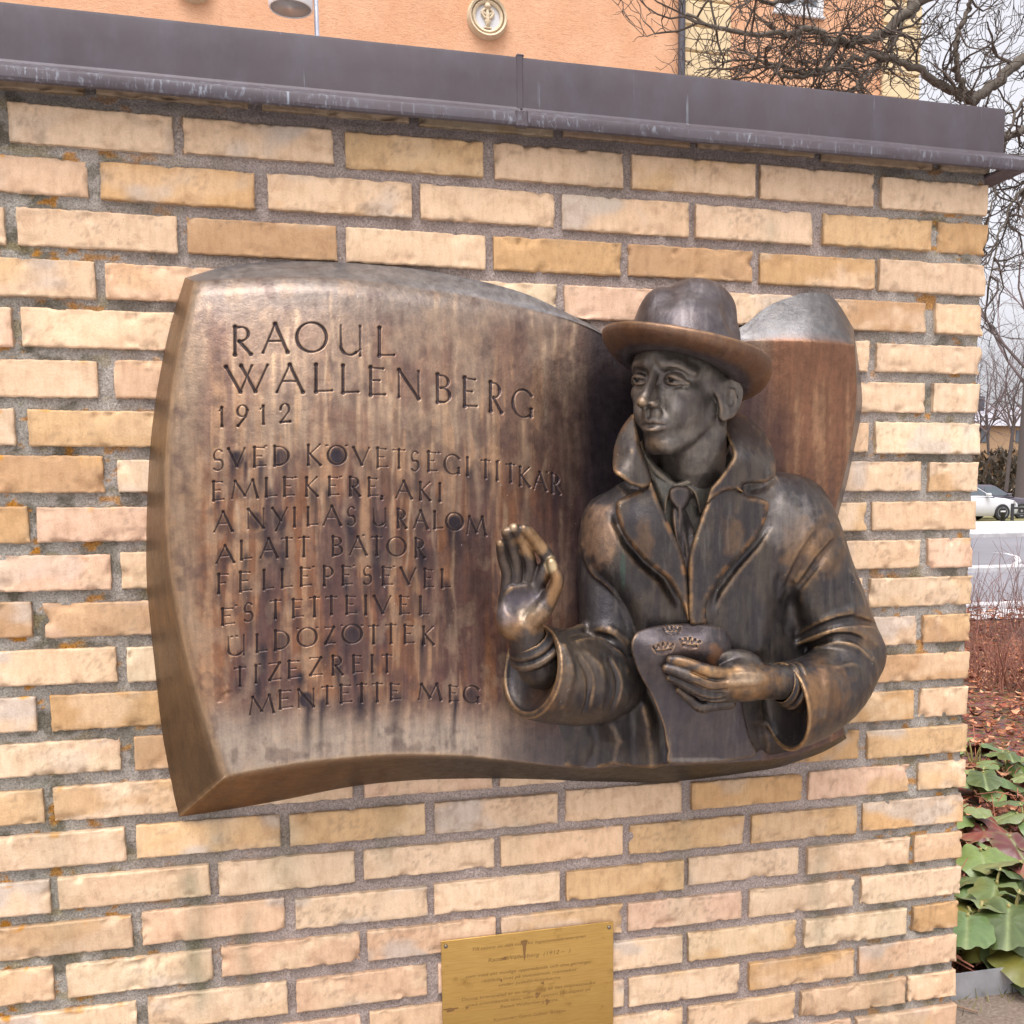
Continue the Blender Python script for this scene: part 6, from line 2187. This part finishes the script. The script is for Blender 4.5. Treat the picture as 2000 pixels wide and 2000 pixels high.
# thin bare red-brown shrubs behind the bed
for k, (px, py, h, lab) in enumerate([(1910, 1235, 0.95, 'bare red twigged shrub by the wall corner with shoots reaching over the road'), (1955, 1250, 0.80, 'bare red twigged shrub in the middle of the gap past the wall'), (1995, 1240, 1.05, 'tall bare shrub at the right picture edge in front of the road'),
                                     (1930, 1330, 0.50, 'low tangled russet shrub nearer than the tall shoots'), (1985, 1340, 0.50, 'low tangled russet shrub at the right picture edge behind the bergenias'), (1895, 1300, 0.55, 'low russet shrub touching the wall corner'), (2040, 1290, 0.7, 'russet shrub just past the right picture edge')]):
    g = on_ground(px, py, 0.05)
    root = empty('bare_shrub', tuple(g))
    tag(root, lab, 'shrub', 'bare shrubs behind the planting bed')
    mt = MB()
    for j in range(46 if h < 0.6 else 24):
        a, sp = R_.uniform(0, 6.28), R_.uniform(0.05, 0.55 if h > 0.6 else 1.1)
        L = h * R_.uniform(0.5, 1.0)
        p0 = g + [R_.normal(0, 0.16), R_.normal(0, 0.16), -0.02]
        dirv = np.array([math.cos(a) * sp, math.sin(a) * sp, 1.0])
        dirv /= np.linalg.norm(dirv)
        pts = [p0]
        for s_ in range(5):
            dirv = dirv + R_.normal(0, 0.10, 3) + [0, 0, 0.03]
            dirv /= np.linalg.norm(dirv)
            pts.append(pts[-1] + dirv * L / 5)
        mt.tube(pts, np.linspace(0.0045, 0.0014, 6), 4, (lin(140, 94, 76) if h < 0.6 else lin(122, 92, 84)) * R_.uniform(0.6, 1.15), False)
        for s_ in (2, 3, 4):
            if R_.random() < 0.7:
                q = pts[s_] + (dirv + R_.normal(0, 0.6, 3)) * L * 0.2
                mt.tube([pts[s_], (pts[s_] + q) / 2 + [0, 0, 0.01], q], [0.002, 0.0016, 0.001], 3, lin(140, 92, 80) * R_.uniform(0.6, 1.1), False)
    mt.build('stems', m_twig, root)

# ------------------------------------------------------------------ the building behind
m_orange, nt, b = newmat('orange_render')
v = coords(nt)
f = noise(nt, 1.3, 6, 0.65, v)
f2 = noise(nt, 16, 5, 0.7, coords(nt, (1, 1, 2.2)), 1.0)
c = ramp(nt, f, [(0.3, (0.59, 0.305, 0.165)), (0.7, (0.69, 0.40, 0.24))])
c = mix(nt, 1.0, c, ramp(nt, f2, [(0.30, (0.80, 0.76, 0.72)), (0.48, (1, 1, 1)), (0.8, (1.06, 1.06, 1.06))]), 'MULTIPLY')
nt.links.new(c, b.inputs['Base Color'])
b.inputs['Roughness'].default_value = 0.95
bump(nt, b, f2, 0.5, 0.03)
m_ochre = simple('ochre_render', (0.63, 0.49, 0.29), 0.9, var=0.08, scale=3, bmp=0.15)
m_white = simple('white_plaster', (0.60, 0.60, 0.60), 0.8, var=0.05, scale=8)
m_medal = simple('cream_stone', (0.60, 0.49, 0.335), 0.95, var=0.1, scale=12, bmp=0.2)
m_pipe = simple('dark_pipe', (0.065, 0.062, 0.075), 0.5, var=0.15)
m_glass = simple('window_glass', (0.10, 0.115, 0.13), 0.08, spec=0.8)
m_tile = simple('roof_tile', (0.17, 0.085, 0.06), 0.8, bmp=0.3)
YB = 13.4


def on_bld(px, py):
    r = ray(px, py)
    return CAM + (YB - CAM[1]) / r[1] * r


bx1 = on_bld(1796, 60)[0]
bld = empty('orange_building', (0, YB, 0))
tag(bld, 'orange rendered building with yellow banded corners and round medallions behind the wall', 'building')
mb = MB()
mb.box((-22, YB, -0.2), (bx1 - 0.03, YB + 11, 13.0), 0)
mb.build('wall', m_orange, bld)
mb = MB()
mb.box((-22.4, YB - 0.4, 13.0), (bx1 + 0.4, YB + 11.4, 13.3), 0.02)
V = [[-22.4, YB - 0.4, 13.3], [bx1 + 0.4, YB - 0.4, 13.3], [bx1 + 0.4, YB + 11.4, 13.3], [-22.4, YB + 11.4, 13.3], [-18, YB + 5.5, 17], [bx1 - 4, YB + 5.5, 17]]
mb.add(V, [[0, 1, 5, 4], [1, 2, 5], [2, 3, 4, 5], [3, 0, 4]])
mb.build('roof', m_tile, bld)


def banded(xa, xb, name, y0=YB - 0.07):
    q = MB()
    z = 0.0
    h = 0.37
    while z < 13.0:
        q.box((xa, y0, z + 0.012), (xb, YB - 0.002, min(z + h - 0.012, 12.99)), 0.018)
        z += h
    q.box((xa + 0.01, y0 + 0.035, 0), (xb - 0.01, YB - 0.003, 12.98), 0)
    q.build(name, m_ochre, bld)


xq = on_bld(1333, 60)[0]
banded(xq, on_bld(1425, 60)[0], 'banded_pilaster')
banded(on_bld(1722, 60)[0], bx1, 'banded_pilaster')
q = MB()
for z in np.arange(0, 12.9, 0.37):
    q.box((bx1 - 0.025, YB + 0.002, z + 0.012), (bx1, YB + 0.9, min(z + 0.358, 12.98)), 0.012)
q.build('corner_return', m_ochre, bld)
pp = on_bld(1326, 60)
mb = MB()
mb.tube([[pp[0], YB - 0.12, z] for z in np.linspace(0.1, 12.9, 12)], 0.055, 12)
for z in np.arange(1.2, 12.8, 2.0):
    mb.lathe([(0.055, -0.03), (0.068, -0.03), (0.068, 0.03), (0.055, 0.03)], (pp[0], YB - 0.12, z), 2, 14)
    mb.box((pp[0] - 0.012, YB - 0.12, z - 0.012), (pp[0] + 0.012, YB, z + 0.012), 0)
mb.build('downpipe', m_pipe, bld, True)


def window(pxl, pxr, z0, z1):
    xa, xb = on_bld(pxl, 60)[0], on_bld(pxr, 60)[0]
    f_ = MB()
    t_ = 0.11
    for lo, hi in (((xa, z0), (xb, z0 + t_)), ((xa, z1 - t_), (xb, z1)), ((xa, z0 + t_), (xa + t_, z1 - t_)), ((xb - t_, z0 + t_), (xb, z1 - t_)), (((xa + xb) / 2 - 0.04, z0 + t_), ((xa + xb) / 2 + 0.04, z1 - t_))):
        f_.box((lo[0], YB - 0.05, lo[1]), (hi[0], YB - 0.001, hi[1]), 0.008)
    f_.box((xa - 0.03, YB - 0.06, z0 - 0.04), (xb + 0.03, YB - 0.001, z0 - 0.002), 0.008)
    fr = f_.build('window', m_white, bld)
    g_ = MB()
    g_.box((xa + t_, YB - 0.022, z0 + t_), (xb - t_, YB - 0.003, z1 - t_), 0)
    p_ = g_.build('pane', m_glass, None)
    p_.parent = fr


zw0 = on_bld(1555, 28)[2]
window(1510, 1605, zw0, zw0 + 1.9)
window(1500, 1610, zw0 - 4.4, zw0 - 2.4)
window(240, 330, zw0 + 1.2, zw0 + 3.0)
window(700, 790, zw0 + 1.2, zw0 + 3.0)


def medallion(px, py):
    c_ = on_bld(px, py)
    R0 = abs(on_bld(px + 40, py)[0] - c_[0])
    m1 = MB()
    for r0, r1, d0, d1 in ((0.98, 0.80, 0.02, 0.10), (0.80, 0.60, 0.055, 0.075)):
        pr_ = [(R0 * r1, -0.01), (R0 * r1, d1), (R0 * (0.5 * r0 + 0.5 * r1), d1 + 0.02), (R0 * r0, d0), (R0 * r0, -0.01)]
        t = np.linspace(0, 2 * math.pi, 49)[:-1]
        V, F = [], []
        for r_, h in pr_:
            V += [[c_[0] + r_ * math.cos(a), YB - h, c_[2] + r_ * math.sin(a)] for a in t]
        for i in range(len(pr_) - 1):
            for k in range(48):
                F.append([i * 48 + k, (i + 1) * 48 + k, (i + 1) * 48 + (k + 1) % 48, i * 48 + (k + 1) % 48])
        m1.add(V, F)
    ro = m1.build('medallion', m_medal, bld, True)
    autosmooth(ro, 40)

    def sub(m_, nm, mt):
        s_ = m_.build(nm, mt, None, True)
        s_.parent = ro
    m2 = MB()
    t = np.linspace(0, 2 * math.pi, 41)[:-1]
    m2.add([[c_[0] + R0 * 0.62 * math.cos(a), YB - 0.045, c_[2] + R0 * 0.62 * math.sin(a)] for a in t], [list(range(40))])
    sub(m2, 'field', m_white)
    m3 = MB()
    y = YB - 0.065

    def P(L):
        return [[c_[0] + x * R0, y, c_[2] + z * R0] for x, z in L]
    m3.tube(P([(0, -0.48), (0, -0.2), (0, 0.1), (0, 0.42)]), [0.02, 0.03, 0.03, 0.02], 8)
    for s_ in (-1, 1):
        m3.tube(P(catmull([(0, 0.36), (s_ * 0.14, 0.34), (s_ * 0.27, 0.18), (s_ * 0.16, -0.02), (s_ * 0.05, -0.05)] if False else np.array([(0, 0.36, 0), (s_ * 0.14, 0.34, 0), (s_ * 0.27, 0.18, 0), (s_ * 0.16, -0.02, 0), (s_ * 0.05, -0.05, 0)]), 14)[:, :2]), 0.02, 8)
        m3.tube(P(catmull(np.array([(0, -0.1, 0), (s_ * 0.1, -0.2, 0), (-s_ * 0.06, -0.32, 0), (s_ * 0.05, -0.42, 0)]), 12)[:, :2]), 0.016, 8)
        m3.tube(P([(0, 0.05), (s_ * 0.12, 0.12), (s_ * 0.2, 0.2)]), 0.014, 6)
    m3.lathe([(0.001, -0.05), (0.045, -0.03), (0.05, 0.0), (0.03, 0.035), (0.001, 0.045)], (c_[0], y, c_[2] + 0.48 * R0), 2, 12)
    m3.box((c_[0] - 0.055, y - 0.02, c_[2] - 0.54 * R0), (c_[0] + 0.055, y + 0.02, c_[2] - 0.46 * R0), 0.008)
    sub(m3, 'emblem', m_medal)


medallion(951, 37)
medallion(377, -32)

# ------------------------------------------------------------------ street lamp
m_lw = simple('lamp_white', (0.8, 0.8, 0.8), 0.4, var=0.05)
m_lg = simple('lamp_recess', (0.55, 0.55, 0.56), 0.35, var=0.08)
m_pole = simple('lamp_pole_grey', (0.36, 0.37, 0.42), 0.4, 0.3)
LD = 10.2
lc = at_depth(568, 18, LD)
pc = at_depth(618, 30, LD + 0.05)
lamp = empty('street_lamp', (pc[0], pc[1], 0))
tag(lamp, 'grey pole street lamp with a round white hanging head in front of the orange building', 'street lamp')
mb = MB()
mb.tube([[pc[0], pc[1], z] for z in (0, 0.9)], 0.055, 14)
mb.tube([[pc[0], pc[1], z] for z in (0.88, 3, lc[2] + 0.62)], [0.032, 0.028, 0.023], 14)
mb.build('pole', m_pole, lamp, True)
mb = MB()
mb.tube(catmull(np.array([[pc[0], pc[1], lc[2] + 0.60], [pc[0] - 0.02, pc[1], lc[2] + 0.72], [(pc[0] + lc[0]) / 2, lc[1], lc[2] + 0.72], [lc[0], lc[1], lc[2] + 0.55], [lc[0], lc[1], lc[2] + 0.30]]), 14), 0.018, 10)
mb.build('arm', m_pole, lamp, True)
rl = 0.217
mb = MB()
mb.lathe([(0.03, 0.34), (0.05, 0.33), (rl * 0.8, 0.30), (rl * 0.97, 0.27), (rl, 0.20), (rl, 0.01), (rl - 0.006, 0.0), (rl - 0.016, 0.0), (rl - 0.02, 0.012)], (lc[0], lc[1], lc[2]), 2, 40)
hd = mb.build('lamp_head', m_lw, lamp, True)
autosmooth(hd, 50)
mb = MB()
mb.lathe([(rl - 0.018, 0.010), (rl - 0.05, 0.016), (rl - 0.07, 0.03), (0.05, 0.05), (0.045, 0.035), (0.001, 0.034)], (lc[0], lc[1], lc[2]), 2, 36)
o = mb.build('diffuser', m_lg, lamp, True)

# ------------------------------------------------------------------ trees
m_bark = toned('bark', 0.9, 0, 0.25, 30, 0.5, 60)
TR = np.random.default_rng(23)


def grow(mt, p, d, L, r, depth, bias, col, nseg=6, spread=0.75, curl=0.22, ratio=0.62, kids=4):
    pts, rad = [p], [r]
    for s_ in range(nseg):
        d = d + TR.normal(0, curl, 3) + bias
        d = d / np.linalg.norm(d)
        p = p + d * L / nseg
        pts.append(p)
        rad.append(r * (1 - 0.55 * (s_ + 1) / nseg))
    mt[0 if depth > 2 else 1].tube(pts, rad, 7 if r > 0.02 else (5 if r > 0.008 else 3), col * TR.uniform(0.75, 1.2), False)
    if depth == 0:
        return
    for k in range(kids):
        i = int(TR.integers(1, nseg + 1)) if k else nseg
        dd = pts[i] - pts[i - 1]
        dd = dd / np.linalg.norm(dd) + TR.normal(0, spread, 3)
        grow(mt, pts[i], dd / np.linalg.norm(dd), L * ratio * TR.uniform(0.7, 1.2), max(rad[i] * 0.66, 0.0036), depth - 1, bias, col, nseg, spread, curl, ratio, kids)


# near tree: its trunk stands outside the picture on the right, the limbs reach in over the coping
ND = 8.5
tb = on_ground(2330, 1350, 0.0)
near = empty('bare_tree', tuple(tb))
tag(near, 'large bare tree with crooked limbs and dense twigs above the right end of the wall', 'tree')
mt = [MB(), MB()]
barkc, twigc = lin(96, 88, 78), lin(82, 72, 64)
fork = np.array([tb[0], tb[1], 2.6])
tr_ = MB()
tr_.tube(catmull(np.array([tb - [0, 0, 0.1], tb + [0.03, 0.05, 0.9], tb + [-0.04, 0.02, 1.8], fork, fork + [0.1, 0.2, 1.6]]), 18), np.linspace(0.24, 0.15, 18), 14, barkc, False)
tr_.build('trunk', m_bark, near, True)


def limb(L, r0, r1, twigs, L0, dz=0.0, seed_bias=(0, 0, 0)):
    P = np.array([at_depth(x, y, d) for x, y, d in L])
    Q = catmull(P, 6 * len(P))
    Q[1:-1] += TR.normal(0, 0.012, Q[1:-1].shape)
    rr = 0.8 * np.linspace(r0, r1, len(Q))
    mt[0].tube(Q, rr, 9, barkc * TR.uniform(0.85, 1.1), False)
    for k in range(twigs):
        i = int(TR.integers(int(len(Q) * 0.15), len(Q)))
        i = max(1, min(i, len(Q) - 1))
        d = Q[i] - Q[i - 1]
        d = d / np.linalg.norm(d) * 0.6 + TR.normal(0, 0.75, 3) + np.array(seed_bias)
        grow(mt, Q[i], d / np.linalg.norm(d), L0 * TR.uniform(0.5, 1.15), max(0.30 * rr[i], 0.0095), 2, np.array([-0.01, 0, 0.035]), twigc, 6, 0.6, 0.30, 0.66, 4)


def lead(x, y, d):
    """a limb's root on the trunk fork, as picture point"""
    q = fork + [0.05, 0.1, 0.6] - CAM
    z = q @ FW
    return (PPX + 1978.04 * (q @ RT) / z, PPY - 1978.04 * (q @ UP) / z, z)


RTL = lead(0, 0, 0)
limb([RTL, (2120, -40, 8.6), (1960, -60, 8.3), (1810, -6, 8.0), (1768, 26, 7.9), (1715, 67, 7.8), (1636, 85, 7.7), (1585, 57, 7.6), (1517, 67, 7.5), (1404, 57, 7.5), (1340, 30, 7.5)], 0.075, 0.012, 34, 0.62)
limb([RTL, (2080, 110, 8.6), (2000, 120, 8.4), (1950, 155, 8.2), (1895, 195, 8.0), (1830, 160, 7.9), (1770, 122, 7.8), (1690, 110, 7.7), (1600, 145, 7.6), (1520, 130, 7.5), (1440, 95, 7.4)], 0.07, 0.010, 34, 0.55)
limb([(1900, 199, 8.0), (1876, 160, 7.9), (1866, 104, 7.8), (1876, 52, 7.8), (1898, 0, 7.8), (1890, -70, 7.8)], 0.034, 0.016, 12, 0.5)
limb([RTL, (2100, -150, 8.4), (1900, -170, 8.1), (1740, -110, 7.9), (1620, -40, 7.8), (1530, 0, 7.7), (1430, -10, 7.6)], 0.075, 0.014, 26, 0.6, seed_bias=(0, 0, -0.35))
limb([(1636, 85, 7.7), (1600, 140, 7.6), (1540, 150, 7.5), (1490, 130, 7.4), (1420, 160, 7.4)], 0.026, 0.008, 16, 0.42)
limb([(1768, 26, 7.9), (1740, 90, 7.8), (1690, 150, 7.7), (1640, 190, 7.6), (1590, 175, 7.5)], 0.026, 0.008, 18, 0.42)
limb([RTL, (2090, 250, 8.4), (2010, 255, 8.2), (1965, 270, 8.1), (1935, 262, 8.0)], 0.055, 0.022, 12, 0.5)
limb([RTL, (2110, 300, 8.5), (2030, 330, 8.3), (1975, 400, 8.2), (1945, 480, 8.1), (1930, 560, 8.1)], 0.022, 0.006, 22, 0.5, seed_bias=(0, 0, -0.6))
limb([RTL, (2080, 200, 8.5), (2000, 200, 8.3), (1960, 290, 8.2), (1938, 380, 8.1), (1925, 470, 8.1)], 0.022, 0.006, 22, 0.45, seed_bias=(0, 0, -0.5))
mt[0].build('limbs', m_bark, near, True)
mt[1].build('twigs', m_bark, near)


def far_tree(px, py, D, h, r, label, lean=0.0, depth=3, kids=4, name='bare_tree'):
    g = at_depth(px, py, D)
    g[2] = float(ground_z(g[0], g[1]))
    root = empty(name, tuple(g))
    tag(root, label, 'tree', 'bare trees beyond the road')
    t_ = [MB(), MB()]
    top = g + [lean, 0, h * 0.42]
    q = MB()
    q.tube(catmull(np.array([g - [0, 0, 0.1], g + [lean * 0.2, 0, h * 0.02 + 0.3], g + [lean * 0.5, 0, h * 0.22], top]), 12), np.concatenate([[r * 1.5, r * 1.25], np.linspace(r * 1.08, r * 0.75, 10)]), 12, lin(96, 86, 84), False)
    q.build('trunk', m_bark, root, True)
    for k in range(6):
        a = k * 1.05 + TR.uniform(-0.3, 0.3)
        d = np.array([math.cos(a) * 0.6, math.sin(a) * 0.6, 1.0])
        grow(t_, top - [0, 0, h * 0.12 * TR.random()], d / np.linalg.norm(d), h * 0.30 * TR.uniform(0.8, 1.2), min(r * 0.5, 0.09), depth, np.array([0, 0, 0.03]), lin(112, 98, 98), 5, 0.5, 0.16, 0.66, kids)
    (t_[0] if t_[0].n else t_[1]).build('branches', m_bark, root)
    if t_[0].n and t_[1].n:
        t_[1].build('twigs', m_bark, root)


far_tree(2013, 955, 54, 19, 0.78, 'big dark trunked bare tree beyond the road at the right picture edge')
far_tree(1962, 930, 58, 13, 0.12, 'slender bare tree beyond the parked cars', 0.5)
far_tree(1938, 925, 64, 14, 0.10, 'bare tree standing behind the slender one beyond the road', -0.6)
far_tree(1898, 928, 68, 13, 0.11, 'bare tree half covered by the wall corner beyond the road', 0.4)
far_tree(2060, 930, 58, 13, 0.3, 'bare tree past the right picture edge beyond the road', 0.0)
far_tree(1815, 930, 60, 13, 0.3, 'bare tree beyond the road hidden behind the wall', 0.0)

# hedge and thicket far beyond the road: one brown mass
m_thick = toned('thicket', 0.95, 0, 0.3, 2.0, 0.0)
hb = MB()
for k in range(11000):
    t = TR.random()
    px = 1700 + 520 * t
    D = TR.uniform(62, 74)
    c_ = at_depth(px, 930, D)
    z0 = float(ground_z(c_[0], c_[1]))
    hgt_ = (2.6 + 1.6 * fbm(px / 40.0, 1.0, 0, 3, 77))
    c_[2] = z0 + hgt_ * TR.random() ** 0.8
    col = [lin(132, 112, 92), lin(108, 92, 78), lin(150, 118, 84), lin(122, 112, 98), lin(96, 88, 78)][TR.integers(5)] * TR.uniform(0.3, 0.75)
    V = TR.normal(0, 0.13, (3, 3)) * [1, 1, 1.6] + c_
    hb.add(V, [[0, 1, 2]], col)
o = hb.build('thicket', m_thick)
tag(o, 'brown winter thicket along the far side of the road', 'thicket', kind='stuff')

# house far behind
m_roofg = simple('grey_roof', (0.32, 0.31, 0.33), 0.8)
m_ochw = simple('far_ochre_wall', (0.36, 0.235, 0.135), 0.9)
hx = at_depth(1925, 860, 105)
hz = float(ground_z(hx[0], hx[1]))
house = empty('far_house', (hx[0], hx[1], hz))
tag(house, 'distant ochre house with a grey roof and dark chimney beyond the trees', 'house')
ze = at_depth(1925, 832, 105)[2]
zr = at_depth(1925, 786, 105)[2]
zc_ = at_depth(1928, 768, 105)[2]
mb = MB()
mb.box((hx[0] - 12, hx[1], hz - 3), (hx[0] + 12, hx[1] + 9, ze), 0)
mb.build('wall', m_ochw, house)
mb = MB()
mb.add([[hx[0] - 12.5, hx[1] - 0.5, ze], [hx[0] + 12.5, hx[1] - 0.5, ze], [hx[0] + 12.5, hx[1] + 9.5, ze], [hx[0] - 12.5, hx[1] + 9.5, ze], [hx[0] - 12.5, hx[1] + 4.5, zr], [hx[0] + 12.5, hx[1] + 4.5, zr]],
       [[0, 1, 5, 4], [2, 3, 4, 5], [1, 2, 5], [3, 0, 4], [3, 2, 1, 0]])
rf = mb.build('roof', m_roofg, house)
mb = MB()
cxh = at_depth(1929, 775, 107)[0]
mb.box((cxh - 0.45, hx[1] + 3.2, ze), (cxh + 0.45, hx[1] + 4.4, zc_), 0.04)
ch = mb.build('chimney', m_pipe, None)
ch.parent = rf
for k in range(5):
    mb = MB()
    xw = hx[0] - 9 + 4.2 * k
    mb.box((xw, hx[1] - 0.08, ze - 1.7), (xw + 1.0, hx[1] - 0.005, ze - 0.4), 0.02)
    mb.build('window', m_glass, house)

# ------------------------------------------------------------------ parked cars
m_tyre = simple('tyre', (0.03, 0.03, 0.03), 0.85)
m_rim = simple('alloy_rim', (0.45, 0.45, 0.47), 0.35, 0.7)
m_cglass = simple('car_glass', (0.06, 0.075, 0.085), 0.06, spec=0.9)
m_light = simple('headlight_glass', (0.75, 0.77, 0.80), 0.1, spec=0.8)
m_plast = simple('black_plastic', (0.035, 0.035, 0.04), 0.6)


def car(name, label, nose, ang, paint, D):
    """estate-like car; nose: position of the front bumper on the ground; ang: heading"""
    root = empty(name, (nose[0], nose[1], nose[2]), ang)
    tag(root, label, 'car', 'cars parked beyond the road')
    # side profile stations along the length (0 = nose .. 4.4 tail): x, bonnet/shoulder height, roof height (or None)
    xs = [0.0, 0.06, 0.22, 0.6, 1.15, 1.35, 1.9, 2.6, 3.3, 3.9, 4.2, 4.36, 4.42]
    sh = [0.58, 0.70, 0.78, 0.86, 0.92, 0.94, 0.95, 0.96, 0.97, 0.98, 0.97, 0.85, 0.62]
    wd = [0.55, 0.70, 0.80, 0.86, 0.88, 0.885, 0.89, 0.89, 0.89, 0.88, 0.86, 0.78, 0.68]
    lowz = [0.30, 0.24, 0.20, 0.18, 0.18, 0.18, 0.18, 0.18, 0.18, 0.2, 0.24, 0.3, 0.36]
    V, F = [], []
    n = 9
    for x, s_, w_, l_ in zip(xs, sh, wd, lowz):
        ring = [(-w_ * 0.9, l_), (-w_, l_ + 0.14), (-w_ * 1.01, (l_ + s_) / 2 + 0.06), (-w_ * 0.97, s_ - 0.05), (-w_ * 0.86, s_), (0, s_ + 0.03), (w_ * 0.86, s_), (w_ * 0.97, s_ - 0.05), (w_ * 1.01, (l_ + s_) / 2 + 0.06), (w_, l_ + 0.14), (w_ * 0.9, l_)]
        V += [[-x, y, z] for y, z in ring]
    m = 11
    for i in range(len(xs) - 1):
        for j in range(m):
            F.append([i * m + j, (i + 1) * m + j, (i + 1) * m + (j + 1) % m, i * m + (j + 1) % m])
    F += [list(range(m)), [(len(xs) - 1) * m + j for j in range(m)][::-1]]
    mb = MB()
    mb.add(V, F)

    def fin(mbx, nm, mat, par=root, sm=True, deg=35):
        o_ = mbx.build(nm, mat, None, sm)
        if sm:
            autosmooth(o_, deg)
        o_.parent = par
        return o_
    body = fin(mb, 'body', paint)
    mb = MB()          # cabin
    cx = [1.18, 1.98, 2.2, 3.2, 3.75, 4.25]
    cz = [0.93, 1.40, 1.45, 1.46, 1.40, 0.98]
    cw0, cw1 = 0.84, 0.64
    V, F = [], []
    for x, z in zip(cx, cz):
        k_ = (z - 0.93) / 0.53
        w_ = cw0 + (cw1 - cw0) * k_
        V += [[-x, -cw0, 0.93], [-x, -w_, z - 0.03], [-x, -w_ * 0.9, z], [-x, w_ * 0.9, z], [-x, w_, z - 0.03], [-x, cw0, 0.93]]
    for i in range(5):
        for j in range(5):
            F.append([i * 6 + j, (i + 1) * 6 + j, (i + 1) * 6 + j + 1, i * 6 + j + 1])
    mb.add(V, F)
    fin(mb, 'cabin', paint)
    off = 0.012
    mb = MB()
    mb.add([[-1.26 + off, -0.76, 0.99 + off], [-1.26 + off, 0.76, 0.99 + off], [-1.93 + off, 0.58, 1.375 + off], [-1.93 + off, -0.58, 1.375 + off]], [[0, 1, 2, 3]])
    fin(mb, 'windscreen', m_cglass, sm=False)
    for s_ in (-1, 1):
        for (xa, xb, xc, xd) in ((1.40, 2.02, 2.55, 2.55), (2.63, 2.63, 3.34, 3.34), (3.42, 3.42, 3.66, 4.02)):
            mb = MB()
            wz = lambda z: cw0 + (cw1 - cw0) * (z - 0.93) / 0.53 + 0.012
            mb.add([[-xa, s_ * wz(0.99), 0.99], [-xb, s_ * wz(1.37), 1.37], [-xc, s_ * wz(1.37), 1.37], [-xd, s_ * wz(0.99), 0.99]], [[0, 1, 2, 3][::s_]])
            fin(mb, 'side_window', m_cglass, sm=False)
        mb = MB()
        mb.add([[-0.10, s_ * 0.40, 0.60], [-0.09, s_ * 0.40, 0.72], [-0.36, s_ * 0.80, 0.76], [-0.30, s_ * 0.80, 0.62], [-0.02, s_ * 0.40, 0.60], [-0.03, s_ * 0.40, 0.72], [-0.32, s_ * 0.87, 0.765], [-0.24, s_ * 0.87, 0.62]],
               [[4, 5, 6, 7], [5, 1, 2, 6], [0, 4, 7, 3], [0, 1, 5, 4], [2, 3, 7, 6]])
        fin(mb, 'headlight', m_light, sm=False)
        mb = MB()
        mb.box((-1.62, s_ * 0.98 - 0.09, 0.96), (-1.45, s_ * 0.98 + 0.09, 1.08), 0.03)
        fin(mb, 'wing_mirror', paint)
        for xw in (0.86, 3.50):
            mb = MB()
            mb.lathe([(0.20, -0.10), (0.31, -0.10), (0.325, -0.06), (0.325, 0.06), (0.31, 0.10), (0.20, 0.10)], (-xw, s_ * 0.82, 0.325), 1, 28)
            wh = fin(mb, 'wheel', m_tyre)
            mb = MB()
            mb.lathe([(0.21, -0.09), (0.21, 0.105), (0.17, 0.095), (0.06, 0.085), (0.05, 0.11), (0.001, 0.112)] if s_ > 0 else [(0.001, -0.112), (0.05, -0.11), (0.06, -0.085), (0.17, -0.095), (0.21, -0.105), (0.21, 0.09)], (-xw, s_ * 0.82, 0.325), 1, 24)
            fin(mb, 'rim', m_rim, wh)
    mb = MB()
    mb.box((-0.05, -0.42, 0.36), (0.012, 0.42, 0.50), 0.01)
    fin(mb, 'grille', m_plast)
    return root


m_wcar = simple('white_car_paint', (0.62, 0.62, 0.64), 0.25, var=0.02)
m_dcar = simple('plum_grey_car_paint', (0.13, 0.115, 0.14), 0.25, 0.3, var=0.04)
rdir = k3[1] - k3[0]
rang = math.atan2(rdir[1], rdir[0])
c1 = at_depth(1968, 1016, 41)
c1[2] = float(ground_z(c1[0], c1[1])) + 0.05
car('parked_car', 'white parked car with its bonnet showing past the wall, nearest of the two cars', c1, rang, m_wcar, 41)
c2 = at_depth(2004, 1006, 44.5)
c2[2] = float(ground_z(c2[0], c2[1])) + 0.05
car('parked_car', 'dark plum grey parked car half behind the white one', c2, rang, m_dcar, 44)

# black bollard and railing beside the far pavement
bq = at_depth(1958, 1024, 38.5)
bq[2] = float(ground_z(bq[0], bq[1]))
bol = empty('bollard', tuple(bq))
tag(bol, 'short black bollard on the far pavement in front of the parked cars', 'bollard')
mb = MB()
mb.lathe([(0.085, 0.0), (0.085, 0.50), (0.095, 0.51), (0.095, 0.54), (0.08, 0.58), (0.03, 0.60), (0.001, 0.605)], tuple(bq), 2, 16)
mb.build('post', m_plast, bol, True)
mb = MB()
mb.lathe([(0.088, 0.40), (0.092, 0.405), (0.092, 0.455), (0.088, 0.46)], tuple(bq), 2, 16)
mb.build('band', m_line, bol, True)
fa = at_depth(1974, 1022, 39.5)
fa[2] = float(ground_z(fa[0], fa[1]))
fen = empty('low_railing', tuple(fa))
tag(fen, 'low black wooden railing right of the bollard in front of the cars', 'railing')
rd = rdir / np.linalg.norm(rdir)
mb = MB()
for zz in (0.30, 0.55):
    P = [np.array([*(fa[:2] + rd * q), fa[2] + zz]) for q in (0, 1.5, 3, 4.6)]
    mb.tube(P, 0.04, 8)
mb.build('rail', m_plast, fen, True)
for q in (0.05, 1.5, 3.0, 4.5):
    mb = MB()
    p = fa[:2] + rd * q
    mb.box((p[0] - 0.05, p[1] - 0.05, fa[2] - 0.05), (p[0] + 0.05, p[1] + 0.05, fa[2] + 0.72), 0.01)
    mb.build('post', m_plast, fen)
